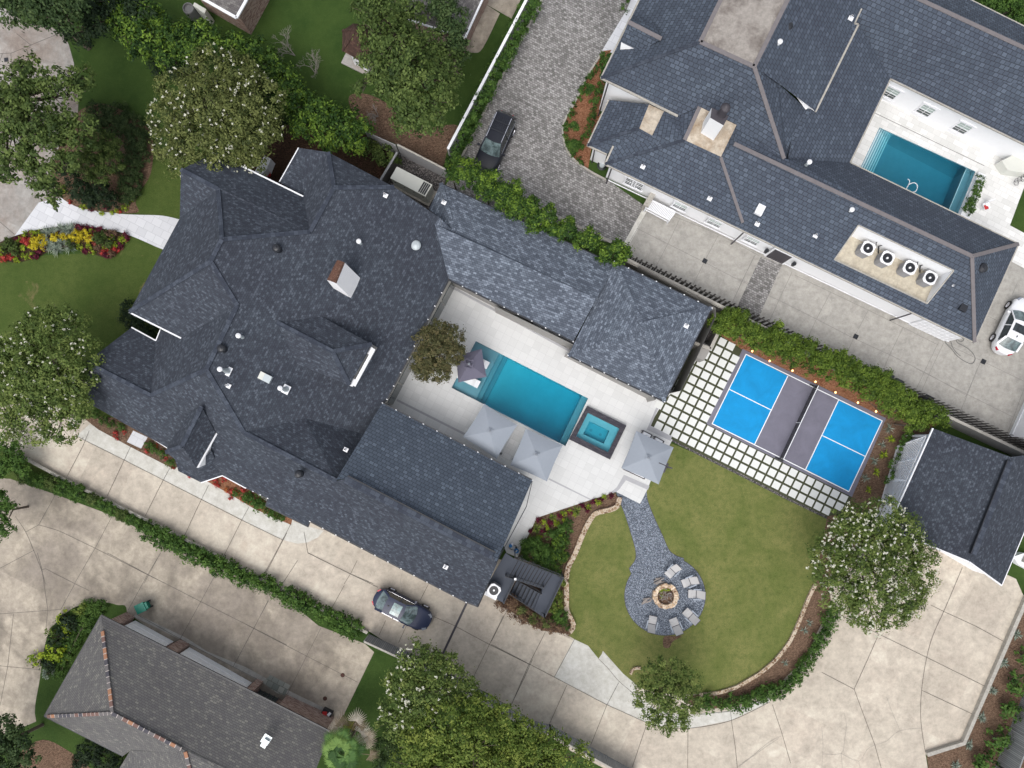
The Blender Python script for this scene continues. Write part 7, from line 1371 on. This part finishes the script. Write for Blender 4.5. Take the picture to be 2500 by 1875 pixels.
tree('oak_tree', 'dark green tree against the north house at the top edge', 'tree', tb(1, 0, [(1500, 60, 120), (1600, 150, 120), (1560, 280, 110), (1640, 340, 80), (1500, 0, 110), (1660, 440, 60), (1590, 420, 80)]), 6.5, M['lf_oak_dark'], 56, leaf=.15, clump=.4, dens=1.1, trunk=.2, flat=.7)
tree('magnolia_tree', 'bronze-leaved magnolia standing on the pool terrace by the main roof eave', 'tree', tb(1, 1, [(1500, 1140, 100), (1420, 1200, 110), (1580, 1200, 110, .2), (1490, 1290, 150, .4), (1610, 1300, 80), (1380, 1350, 100), (1370, 1440, 80), (1480, 1440, 100), (1350, 1400, 70), (1530, 1400, 60), (1660, 1260, 30)]), 3.6, M['lf_magnolia'], 57, leaf=.10, clump=.26, dens=1.25, per=24, trunk=.12, flat=.8)
tree('small_tree', 'feathery green tree at the lower curve of the back lawn', 'tree', tb(2, 3, [(1250, 960, 130), (1380, 920, 140), (1500, 1010, 130), (1300, 1070, 160, .4), (1180, 1080, 110), (1430, 1130, 170, .4), (1250, 1200, 140), (1560, 1180, 90), (1400, 1290, 110), (1260, 1290, 80), (1380, 1370, 60), (1500, 1280, 80)]), 4.0, M['lf_myrtle2'], 58, leaf=.11, clump=.32, dens=.8, per=20, trunk=.1, flat=.6, rmin=.3)
tree('small_tree', 'round dark tree cut by the left edge beside the lower driveway', 'tree', [(-10, 1240, 40), (12, 1225, 28), (5, 1290, 26)], 3, M['lf_hedge'], 59, leaf=.12, clump=.3, trunk=.1)
tree('small_tree', 'soft blue-green tree in the bottom left corner', 'tree', tb(0, 3, [(60, 1400, 130), (160, 1480, 120), (40, 1560, 160), (200, 1620, 110), (-80, 1480, 180)]), 4, M['lf_oak_dark'], 60, leaf=.14, clump=.4, trunk=.15)
def bare(px, r, seed, label, z=2.2):
    rs = random.Random(seed); b = P(px, 0); rt = root('bare_shrub', b, label, 'bare shrub'); mb = MB()
    def br(a, d, l, w, n):
        e = a+d*l; mb.tube(a, e, w, w*.6, 5, cap=False)
        if n:
            for k in range(rs.randint(2, 4)): q = (d+Vector((rs.uniform(-.8, .8), rs.uniform(-.8, .8), rs.uniform(-.2, .3)))).normalized(); br(e, q, l*rs.uniform(.55, .85), w*.6, n-1)
    for k in range(4): br(b, Vector((rs.uniform(-.7, .7), rs.uniform(-.7, .7), 1)).normalized(), r*.5, .035, 4)
    mb.build('branch', M['palebark'], rt)
bare(T(1, 0, [(380, 430)])[0], 1.5, 1, 'leafless pale shrub on the north lawn, left of two'); bare(T(1, 0, [(535, 560)])[0], 1.2, 2, 'leafless pale shrub on the north lawn, right of two'); bare(T(1, 0, [(930, 380)])[0], .8, 3, 'leafless twigs beside the gazebo roof')
bare(T(1, 0, [(1020, 900)])[0], .9, 4, 'pale fallen branches on the leaf litter under the tall oak')
# ---------------- hedges ----------------
band('climbing_hedge', 'long climbing hedge between the pale wall and the cobble drive', 'hedge', T(2, 0, [(330, -60), (240, 90), (0, 570)])+T(1, 0, [(1850, 650), (1640, 1090), (1590, 1210)]), 0, 1.35, 2.0, M['lf_hedge'], 70, leaf=.10, clump=.28, dens=1.1, step=.45)
band('ivy_hedge', 'thick dark green hedge on the low wall between the two south driveways', 'hedge', T(0, 2, [(1060, 1230), (1180, 1290), (1400, 1400), (1640, 1520), (1900, 1650)])+T(1, 3, [(60, 215), (300, 335), (560, 480), (800, 590), (880, 640)]), 0, 1.5, 1.1, M['lf_hedge'], 71, leaf=.10, clump=.28, dens=1.2, step=.4)
for i, (x, y, r_) in enumerate(((180, 830, 60), (250, 850, 55), (325, 870, 60), (400, 880, 62), (490, 920, 65), (600, 955, 72), (715, 1000, 50), (790, 1045, 48), (860, 1085, 52), (935, 1125, 48), (1000, 1160, 45))):
    tree('clipped_shrub', 'round clipped shrub number %s from the left edge along the low wall' % ('one two three four five six seven eight nine ten eleven'.split()[i]), 'shrub', tb(0, 2, [(x, y, r_)]), .5, M['lf_hedge' if i % 3 else 'lf_oak'], 80+i, leaf=.07, clump=.18, dens=1.3, trunk=.04, flat=.8, group='round shrubs along the low wall', nlimb=3)
tree('leafy_shrub', 'dark leafy shrubs at the left edge where the low wall starts', 'shrub', tb(0, 2, [(40, 620, 110), (120, 720, 90), (30, 760, 100), (180, 770, 60)]), 1.6, M['lf_hedge'], 92, leaf=.12, clump=.3, trunk=.08)
sc_ = [(1690, 1330, 115), (1590, 1350, 60), (1800, 1400, 80), (1900, 1370, 60), (1850, 1470, 85), (1990, 1490, 80), (2080, 1450, 60), (2060, 1550, 70), (2180, 1590, 80)]
for i, (x, y, r_) in enumerate(sc_): tree('screening_shrub', 'glossy screening shrub above the pool wing roof, %s from the black car end' % ('first second third fourth fifth sixth seventh eighth ninth'.split()[i]), 'shrub', tb(1, 0, [(x, y, r_*.95), (x+r_*.4, y-r_*.3, r_*.6, .3)]), 3.4, M['lf_bright'], 100+i, leaf=.13, clump=.32, dens=1.2, trunk=.07, flat=.9, group='glossy shrubs above the pool wing roof', nlimb=3)
sc_ = [(60, 100, 95), (150, 60, 50), (190, 190, 90), (290, 190, 70), (330, 300, 80), (420, 250, 90), (460, 350, 60), (580, 360, 85), (610, 290, 40), (680, 430, 60), (760, 440, 80), (745, 370, 40), (860, 540, 60), (950, 530, 100), (1020, 540, 60)]
for i, (x, y, r_) in enumerate(sc_): tree('screening_shrub', 'glossy screening shrub above the pool wing roof, %s before the pavilion' % ('first|second|third|fourth|fifth|sixth|seventh|eighth|ninth|tenth|eleventh|twelfth|thirteenth|last big one|last small one'.split('|')[i]), 'shrub', tb(2, 1, [(x, y, r_*.95), (x+r_*.3, y-r_*.4, r_*.5, .3)]), 3.4, M['lf_bright'], 120+i, leaf=.13, clump=.32, dens=1.2, trunk=.07, flat=.9, group='glossy shrubs above the pool wing roof', nlimb=3)
ch = [(-140, 1060, 100), (-60, 1010, 60), (-40, 1110, 100), (20, 1030, 70), (60, 1150, 100), (120, 1130, 60), (170, 1200, 100), (270, 1180, 90), (290, 1270, 100), (320, 1090, 35), (400, 1230, 90), (430, 1330, 100), (520, 1290, 90), (570, 1240, 50), (600, 1390, 100), (660, 1330, 90), (720, 1420, 100), (790, 1330, 60), (830, 1400, 90), (860, 1500, 100), (930, 1430, 80), (1000, 1490, 90), (1060, 1440, 35), (1010, 1580, 100), (1130, 1480, 60), (1110, 1560, 90), (1190, 1600, 90), (1130, 1660, 100)]
for i, (x, y, r_) in enumerate(ch): tree('screening_shrub', 'green feathery screening shrub in the row above the sport court', 'shrub', tb(3, 1, [(x, y, r_*.9), (x+r_*.4, y-r_*.3, r_*.55, .3)]), 2.2, M['lf_court'] if 'lf_court' in M else M.setdefault('lf_court', leafmat('warm_green_leaves', (.030, .060, .008), (.085, .145, .018), (.18, .26, .035))), 150+i, leaf=.11, clump=.3, dens=1.2, trunk=.07, flat=.85, group='screening shrubs above the sport court', nlimb=3)
for i, (x, y, r_) in enumerate(((1200, 190, 90), (1290, 240, 95), (1210, 300, 90), (1330, 330, 95), (1450, 320, 90), (1420, 410, 80), (1540, 370, 80), (1330, 430, 70), (1590, 410, 50))): tree('screening_shrub', 'green feathery screening shrub in the row above the sport court', 'shrub', tb(3, 2, [(x, y, r_*.9), (x+r_*.4, y-r_*.3, r_*.55, .3)]), 2.2, M['lf_court'], 190+i, leaf=.11, clump=.3, dens=1.2, trunk=.07, flat=.85, group='screening shrubs above the sport court', nlimb=3)
band('clipped_hedge', 'narrow low clipped hedge along the curved kerb of the white house', 'hedge', T(2, 0, sm([(860, 415), (790, 540), (700, 700), (630, 830), (575, 960), (580, 1080), (640, 1190), (720, 1260)], 3)), 0, .45, .5, M['lf_hedge'], 210, leaf=.07, clump=.16, dens=1.3, step=.3)
band('clipped_hedge', 'low clipped hedge against the west wall of the white house', 'hedge', T(2, 0, [(900, 420), (870, 520), (850, 640), (800, 780), (770, 930), (740, 1020), (690, 1140)]), 0, .6, .6, M['lf_hedge'], 211, leaf=.07, clump=.18, dens=1.2, step=.35)
for i, (x, y, r_, l) in enumerate(((765, 700, 40, 'highest of the three by the curved kerb'), (640, 975, 34, 'middle one by the curved kerb'), (635, 1130, 50, 'lowest one by the curved kerb'))): tree('cone_shrub', 'dark conical shrub in red mulch, '+l, 'shrub', tb(2, 0, [(x, y, r_), (x, y-15, r_*.5, .5)]), .7, M['lf_hedge'], 215+i, leaf=.07, clump=.18, dens=1.4, trunk=.04, flat=1.2)
band('clipped_hedge', 'short hedge scrap at the top edge beside the white entry walk', 'hedge', T(2, 0, [(1070, -40), (1030, 70)]), 0, .7, .6, M['lf_hedge'], 219, leaf=.08, clump=.2)
band('clipped_hedge', 'small clipped hedge in the white planter by the teal pool', 'hedge', T(3, 0, [(1890, 1380), (1830, 1530), (1780, 1640)]), .5, .75, .45, M['lf_hedge'], 220, leaf=.07, clump=.18, dens=1.5, step=.3, ztrace=.9)
tree('leafy_shrub', 'bright green shrubs in the top right corner behind the blue-grey roof', 'shrub', tb(3, 0, [(2100, 60, 120), (1980, -40, 120), (2200, 150, 90), (2250, 0, 160)]), 1.5, M['lf_hedge'], 221, leaf=.13, clump=.35, trunk=.08)
# front planting bed
tree('ground_cover', 'low dark green ground cover mass on the right of the front planting bed', 'ground cover', tb(0, 0, [(760, 890, 110), (900, 880, 100), (860, 970, 110), (1000, 960, 110), (1050, 1080, 110), (1060, 1200, 100), (1000, 1310, 110), (1010, 1420, 90), (960, 1500, 80), (700, 950, 60)]), .4, M['lf_hedge2'], 230, leaf=.08, clump=.22, dens=1.4, flat=.3, trunk=.04)['kind'] = 'stuff'
tree('small_tree', 'leafy ornamental tree in the middle of the front planting bed', 'tree', tb(0, 0, [(760, 1130, 130), (850, 1230, 110), (700, 1270, 110), (760, 1360, 80), (860, 1110, 80)]), 2.6, M['lf_oak'], 231, leaf=.10, clump=.26, dens=1.2, trunk=.08)
tree('dark_shrub', 'dark evergreen shrub at the bottom of the front planting bed', 'shrub', tb(0, 0, [(620, 1470, 90), (700, 1530, 80), (540, 1330, 90), (780, 1470, 80), (860, 1560, 60)]), 1.0, M['lf_dark'], 232, leaf=.10, clump=.26, dens=1.3, trunk=.06)
for (x, y), k in (((500, 1480), 'lime'), ((540, 1560), 'red'), ((640, 1590), 'lime'), ((700, 1615), 'maroon'), ((780, 1640), 'lime'), ((820, 1600), 'maroon'), ((900, 1620), 'lime'), ((920, 1635), 'red'), ((960, 1600), 'lime'), ((1020, 1530), 'lime'), ((985, 1570), 'lime'), ((880, 1310), 'lf'), ((480, 1440), 'lf'), ((870, 1640), 'lime')):
    shrub(k, T(0, 0, [(x, y)])[0], .02, rnd.uniform(.55, .8), {'lime': 'small lime bedding plant at the foot of the front planting bed', 'red': 'red flowering plant at the foot of the front planting bed', 'maroon': 'maroon leaved plant at the foot of the front planting bed', 'lf': 'yellow-green plant inside the front planting bed'}[k], k+' plants in the front planting bed', 'flower plant', 'bedding_plant')
# flower bed on the front lawn
nm_ = {'gold': 'golden yellow', 'lime': 'lime green', 'red': 'red flowering', 'maroon': 'maroon leaved', 'green': 'dark green', 'orange': 'orange', 'brown': 'reddish brown', 'lf': 'yellow-green', 'hedge': 'green', 'dark': 'dark', 'bright': 'bright green', 'silver': 'silver'}
fb = [('gold', [(270, 440, 1.25), (320, 430, 1.2), (300, 480, 1.0), (420, 405, 1.0), (490, 400, .9), (570, 395, 1.1), (620, 400, 1.0), (660, 390, 1.25), (680, 430, .9), (590, 430, .8), (250, 480, .8)]), ('lime', [(190, 490, .9), (230, 545, .9), (130, 585, .8), (190, 550, .8), (290, 375, .8), (250, 380, .8), (195, 385, .8), (690, 480, .8), (710, 510, .8), (620, 480, .9), (950, 430, 1.0), (890, 465, .8), (800, 480, .7), (150, 430, .8), (710, 360, .7), (860, 410, .8), (10, 500, .8), (10, 550, .7)]),
      ('red', [(195, 430, 1.1), (200, 455, 1.0), (170, 425, .8), (710, 415, 1.0), (50, 570, 1.1), (85, 560, .9), (20, 575, .9), (790, 525, .9), (820, 500, .9), (880, 490, 1.0), (900, 510, .8), (730, 460, .7), (840, 540, .8)]), ('maroon', [(600, 325, 1.0), (660, 335, .9), (760, 350, .9), (970, 400, 1.1), (930, 470, .9), (830, 545, 1.0), (300, 530, 1.1), (340, 500, 1.0), (260, 560, .9), (680, 510, .9), (660, 520, .8), (710, 345, .9), (240, 375, .8), (130, 410, .8)]), ('green', [(760, 420, 1.2), (820, 440, 1.2), (780, 390, 1.0), (70, 490, 1.3), (110, 500, 1.1), (550, 460, 1.0), (40, 450, .9)]), ('brown', [(870, 375, .7), (760, 480, .7), (830, 380, .6), (860, 540, .6)])]
for k, l in fb:
    for x, y, s_ in l: shrub(k, T(0, 1, [(x, y)])[0], .03, s_*.9, nm_[k]+' plant in the curved flower bed on the front lawn', nm_[k]+' plants in the front flower bed', 'flower plant', 'bedding_plant')
for x, y in ((360, 370), (400, 360), (470, 345), (530, 350), (560, 340), (380, 470), (420, 480), (470, 450), (540, 485), (440, 500), (350, 455)): spiky('varieg', T(0, 1, [(x, y)])[0], .03, rnd.uniform(.85, 1.15), 'variegated grassy plant in the curved flower bed on the front lawn', 'variegated grasses in the front flower bed', 'grass plant', 'grassy_plant')
# beds along the house
for k, c, r, l in (('hedge', 0, 2, [(740, 350, .9), (800, 400, .9), (860, 430, .8), (930, 450, .8), (1180, 620, .9), (1250, 660, .9), (1320, 730, .9), (1140, 590, .8), (1820, 960, .8), (1900, 1000, .9), (1980, 1020, .9), (2040, 1060, .8), (2100, 1110, .8), (2170, 1150, .8)]), ('red', 0, 2, [(890, 505, .9), (905, 540, .6), (960, 490, .7), (1135, 630, .9), (1200, 600, .8), (1250, 640, .7), (1280, 690, .7), (1460, 830, .6), (1660, 870, 1.0), (1730, 855, .9), (1680, 900, .8), (1780, 950, 1.0), (1880, 930, 1.0), (1780, 1000, .8), (1870, 1010, .8), (1920, 960, .8), (1330, 760, .6)]), ('orange', 0, 2, [(1750, 935, .8), (1800, 945, .8), (1840, 960, .7), (1940, 1035, .7)])):
    for x, y, s_ in l: shrub(k, T(c, r, [(x, y)])[0], .02, s_*.85, nm_[k]+' plant in the narrow bed along the southwest eave', nm_[k]+' plants along the southwest eave', 'flower plant', 'bedding_plant')
for x, y, s_ in ((60, 1020, 1.0), (110, 1060, 1.0), (180, 1110, .8), (240, 1140, .8), (20, 980, .8)): shrub('hedge', T(1, 2, [(x, y)])[0], .02, s_, 'green plant in the narrow bed along the southwest eave', 'green plants along the southwest eave', 'flower plant', 'bedding_plant')
# garden bed beside the terrace
for k, l in (('maroon', [(920, 985, .7), (845, 1005, .7), (785, 1025, .7), (690, 1060, .7), (725, 1090, .8), (600, 1110, .7), (530, 1140, .7), (450, 1180, .6), (370, 1175, .8), (455, 1200, .8), (400, 1250, .8), (370, 1345, .8), (300, 1240, .7)]), ('lime', [(870, 990, .6), (820, 1025, .8), (740, 1070, .7), (560, 1110, .7), (500, 1190, .8), (560, 1160, .6), (405, 1190, .8), (370, 1300, .7), (330, 1350, .6), (610, 1100, .6), (430, 1240, .7), (640, 1130, .5)]), ('hedge', [(560, 1250, 1.3), (480, 1290, 1.2), (540, 1330, 1.2), (590, 1200, .9)])):
    for x, y, s_ in l: shrub(k, T(2, 2, [(x, y)])[0], .04, s_, nm_[k]+' plant in the mulch bed between terrace and stone edging', nm_[k]+' plants beside the terrace', 'flower plant', 'bedding_plant')
for x, y, s_, k in ((660, 1095, 1.0, 'green'), (350, 1230, 1.1, 'green'), (475, 1150, .9, 'green'), (300, 1310, .7, 'green'), (250, 1460, 1.0, 'varieg'), (340, 1500, 1.0, 'varieg'), (410, 1520, .8, 'varieg'), (550, 1480, .7, 'agave'), (540, 1620, .8, 'green')): spiky(k, T(2, 2, [(x, y)])[0], .04, s_, {'green': 'spiky green plant in the mulch bed beside the terrace', 'varieg': 'striped grassy plant beside the charcoal staircase', 'agave': 'small lime rosette beside the charcoal staircase'}[k], 'spiky plants near the terrace and stairs', 'plant')
tree('round_shrub', 'dense dark green shrub between the terrace and the charcoal staircase', 'shrub', tb(2, 2, [(330, 1400, 100), (400, 1440, 80), (280, 1360, 60), (420, 1500, 60)]), .7, M['lf_hedge'], 240, leaf=.07, clump=.2, dens=1.5, trunk=.05)
tree('leafy_shrub', 'loose bright shrub right of the dense dark one near the staircase', 'shrub', tb(2, 2, [(510, 1400, 70), (520, 1320, 60), (530, 1450, 60), (500, 1550, 50)]), .6, M['lf_bright'], 241, leaf=.08, clump=.2, dens=1.1, trunk=.05)
tree('leafy_shrub', 'yellow-green shrub between the stair landing and the stone edging', 'shrub', tb(2, 3, [(500, 380, 55), (520, 300, 30), (470, 440, 50), (540, 240, 25)]), .6, M['lf_yellow'], 242, leaf=.08, clump=.2, dens=1.0, trunk=.05)
tree('leafy_shrub', 'blue-green shrub at the lower tip of the garden bed', 'shrub', tb(2, 3, [(530, 490, 60), (560, 560, 45), (480, 530, 40)]), .6, M['lf_hedge'], 243, leaf=.08, clump=.2, dens=1.1, trunk=.05)
tree('russet_bush', 'reddish brown feathery bush spilling over the driveway below the staircase', 'shrub', tb(2, 3, [(70, 380, 50), (130, 400, 70), (200, 450, 75), (280, 490, 70), (350, 530, 60), (430, 560, 60), (510, 590, 45), (180, 380, 60), (570, 610, 35)]), .9, M['lf_brown'], 244, leaf=.09, clump=.26, dens=.9, trunk=.05, flat=.6)
tree('leafy_shrub', 'olive patches of shrub within the russet bush below the staircase', 'shrub', tb(2, 3, [(330, 500, 45), (240, 440, 40), (420, 540, 40)]), 1.2, M['lf_myrtle'], 245, leaf=.08, clump=.2, dens=.8, trunk=.04)
# mulch curve shrubs
cm_ = T(3, 3, [(740, 470), (715, 530), (690, 590), (660, 650), (640, 700), (600, 760), (560, 820), (520, 870), (480, 930), (450, 980), (390, 1020), (330, 1060), (260, 1080), (170, 1100), (70, 1140)])+T(2, 3, [(2150, 1080), (2070, 1095), (1990, 1140), (1930, 1165), (1850, 1150), (1770, 1165), (1690, 1160), (1620, 1150)])
for p_ in cm_: shrub('hedge', p_, .03, rnd.uniform(1.0, 1.45), 'low green shrub along the outer rim of the curved mulch bed', 'low shrubs along the curved mulch bed', 'shrub', 'border_shrub')
for (x, y), k, s_ in (((520, 600), 'grey', .8), ((560, 540), 'grey', .7), ((370, 850), 'grey', .7)): spiky(k, T(3, 3, [(x, y)])[0], .03, s_, 'pale wispy plant in the curved mulch bed', 'wispy plants in the curved mulch bed')
for (x, y), k, s_ in (((1175, 460), 'grey', 1.0), ((1190, 540), 'agave', .9), ((1120, 585), 'grey', .8), ((1135, 665), 'agave', 1.0), ((1060, 710), 'grey', .9), ((1075, 800), 'agave', .9), ((995, 845), 'grey', .9), ((1015, 935), 'agave', .8)): spiky(k, T(3, 2, [(x, y)])[0], .035, s_, {'grey': 'silvery spiky plant in the mulch beyond the court end', 'agave': 'yellow-green rosette plant in the mulch beyond the court end'}[k], {'grey': 'silvery', 'agave': 'yellow-green'}[k]+' plants beyond the court end')
tree('climbing_vine', 'green vine tangled along the foot of the white lattice', 'vine', tb(3, 2, [(1290, 540, 45), (1260, 600, 40), (1250, 690, 35), (1200, 740, 35), (1200, 830, 40), (1150, 860, 30), (1330, 520, 30), (1280, 680, 25), (1250, 800, 30)]), .8, M['lf_hedge'], 246, leaf=.08, clump=.18, dens=.8, trunk=.03, flat=.4)
# far right bed
for i, ((x, y), s_) in enumerate((((2160, 1010), 1.9), ((2110, 1220), 1.8), ((2010, 1440), 2.0), ((1910, 1620), 2.0), ((2212, 790), 1.4))): shrub('hedge', T(3, 3, [(x, y)])[0], .02, s_, 'round green shrub in the bed at the right edge, %s from the top' % ('second third fourth lowest first'.split()[i]), 'round shrubs in the right edge bed', 'shrub', 'round_shrub')
for (x, y) in ((2160, 630), (2060, 850), (1970, 1060), (1890, 1270), (1790, 1480), (1690, 1640)): spiky('white', T(3, 3, [(x, y)])[0], .02, .95, 'pale grassy tuft in the bed at the right edge', 'pale tufts in the right edge bed', 'grass plant', 'grassy_plant')
# corner bed of the brick house
tree('ground_cover', 'mid green ground cover on the west side of the brick house', 'ground cover', tb(0, 3, [(700, 430, 90), (640, 560, 100), (560, 690, 80), (500, 820, 70), (780, 420, 60), (460, 930, 60), (600, 480, 60)]), .3, M['lf_hedge'], 250, leaf=.07, clump=.2, dens=1.2, flat=.3, trunk=.03)['kind'] = 'stuff'
for i, (x, y, s_, k, l) in enumerate(((490, 490, 1.5, 'lime', 'golden green round shrub nearest the corner of the driveway'), (505, 610, 1.4, 'lime', 'golden green round shrub left of the brick house, middle'), (425, 760, 2.2, 'lime', 'largest golden green shrub beside the brick house'), (290, 795, 1.9, 'lime', 'golden green shrub leaning over the lower left driveway'), (620, 430, 1.2, 'lf', 'olive clipped shrub at the top of the brick house bed'), (400, 615, 1.1, 'lf', 'olive clipped shrub at the driveway side of the brick house bed'), (370, 930, 1.2, 'silver', 'pale variegated shrub at the lower end of the brick house bed'), (540, 530, 1.5, 'dark', 'dark low shrub between the golden shrubs, upper'), (440, 650, 1.4, 'dark', 'dark low shrub between the golden shrubs, middle'), (380, 860, 1.2, 'dark', 'dark low shrub between the golden shrubs, lower'))): shrub(k, T(0, 3, [(x, y)])[0], .03, s_, l, None, 'shrub', 'clipped_shrub')
tree('dark_shrub', 'dark shrubs below the eave of the brick house at the bottom edge', 'shrub', tb(0, 3, [(700, 1520, 100), (820, 1590, 100), (640, 1600, 80), (900, 1640, 70)]), 1.0, M['lf_dark'], 251, leaf=.10, clump=.3, dens=1.2, trunk=.05)
tree('dark_shrub', 'dark leafy shrub below the dead palm fronds at the bottom edge', 'shrub', tb(1, 3, [(1060, 1500, 90), (1080, 1640, 100), (1150, 1560, 70)]), 1.5, M['lf_oak_dark'], 252, leaf=.10, clump=.3, dens=1.2, trunk=.05)
# ---------------- fan palm ----------------
def palm():
    c = P(T(1, 3, [(740, 1540)])[0], 4.6); rt = root('fan_palm', (c.x, c.y, 0), 'fan palm with green crown and bleached dead fronds over the brick house gutter', 'palm tree'); rs = np.random.RandomState(9)
    mb = MB(); mb.tube((c.x, c.y, -.05), (c.x, c.y, 4.4), .24, .2, 12); mb.build('trunk', M['bark'], rt)
    def frond(az, el, L, fr, mat, tint, drop=0, nl=30, wl=.038):
        d = np.array([math.cos(az)*math.cos(el), math.sin(az)*math.cos(el), math.sin(el)]); b0 = np.array([c.x, c.y, 4.4]); h_ = b0+d*L+np.array([0, 0, -drop]); s_ = np.array([-math.sin(az), math.cos(az), 0]); V = []; F = []; tt = []
        w = .02; V += [b0-s_*w, b0+s_*w, h_+s_*w, h_-s_*w]; F.append([0, 1, 2, 3]); tt += [.2]*4; n = nl; u = np.array([math.cos(az), math.sin(az), -.25-drop*.1])
        for k in range(n):
            a = (-105+210*k/(n-1))*math.pi/180; l = fr*(1-.25*abs(a)/1.9)*rs.uniform(.85, 1.08); dr = u*math.cos(a)+s_*math.sin(a); m = h_+dr*l*.6+np.array([0, 0, .04]); e = h_+dr*l+np.array([0, 0, -.16*l+rs.uniform(-.06, .06)]); pv = np.array([-dr[1], dr[0], 0]); i = len(V)
            V += [h_-pv*.008, h_+pv*.008, m+pv*wl, m-pv*wl, m-pv*wl, m+pv*wl, e+pv*.004, e-pv*.004]; F += [[i, i+1, i+2, i+3], [i+4, i+5, i+6, i+7]]; t = min(1, max(0, tint+rs.uniform(-.15, .15))); tt += [t]*8
        quads_mesh('frond', np.array(V), np.array(F), np.array(tt), mat, rt, (c.x, c.y, 0))
    for k in range(17): frond(R(100+k*137.5 % 360), .9-.065*k, .25+.055*k, rs.uniform(.72, .95), M['lf_palm'], [.15, .5, .85][k % 3], 0, 24, .034)
    for x, y, m_, az in ((700, 1330, 'lf_dead', 100), (680, 1380, 'lf_dead', 130), (800, 1330, 'lf_gold2', 95), (890, 1320, 'lf_dead', 70), (900, 1370, 'lf_dead', 60), (930, 1400, 'lf_dead', 30), (970, 1410, 'lf_dead', 10), (880, 1460, 'lf_dead', 40), (990, 1580, 'lf_dead', -30), (860, 1270, 'lf_dead', 85), (740, 1300, 'lf_dead', 105), (960, 1470, 'lf_dead', 0)):
        q = P(T(1, 3, [(x, y)])[0], 3.7); dx, dy = q.x-c.x, q.y-c.y; frond(math.atan2(dy, dx), -.1, math.hypot(dx, dy)*.85, rs.uniform(.7, .9), M[m_], rs.choice([.1, .5, .9]), .7, 17, .03)
M['lf_gold2'] = leafmat('yellowing_frond_leaves', (.2, .16, .04), (.45, .36, .08), (.6, .5, .2)); palm()
# ---------------- labels: tell repeats apart ----------------
ones = 'zeroth first second third fourth fifth sixth seventh eighth ninth tenth eleventh twelfth thirteenth fourteenth fifteenth sixteenth seventeenth eighteenth nineteenth twentieth'.split()
def ordinal(n):
    if n <= 20: return ones[n]
    return ('twenty' if n < 30 else 'thirty')+('-'+ones[n % 10] if n % 10 else '') if n != 30 else 'thirtieth'
bpy.context.view_layer.update()
same = {}
for o in scene.objects:
    if o.parent is None and 'label' in o.keys(): same.setdefault(o['label'], []).append(o)
for lab, os_ in same.items():
    if len(os_) < 2: continue
    os_.sort(key=lambda o: o.location.x); n = len(os_)
    for i, o in enumerate(os_):
        o['label'] = lab+', '+('leftmost' if i == 0 else 'rightmost' if i == n-1 else ordinal(i+1)+' from left')
        if len(o['label'].split()) > 16: print('LONG', o['label'])
for o in scene.objects:
    if '_o' in o.keys(): del o['_o']
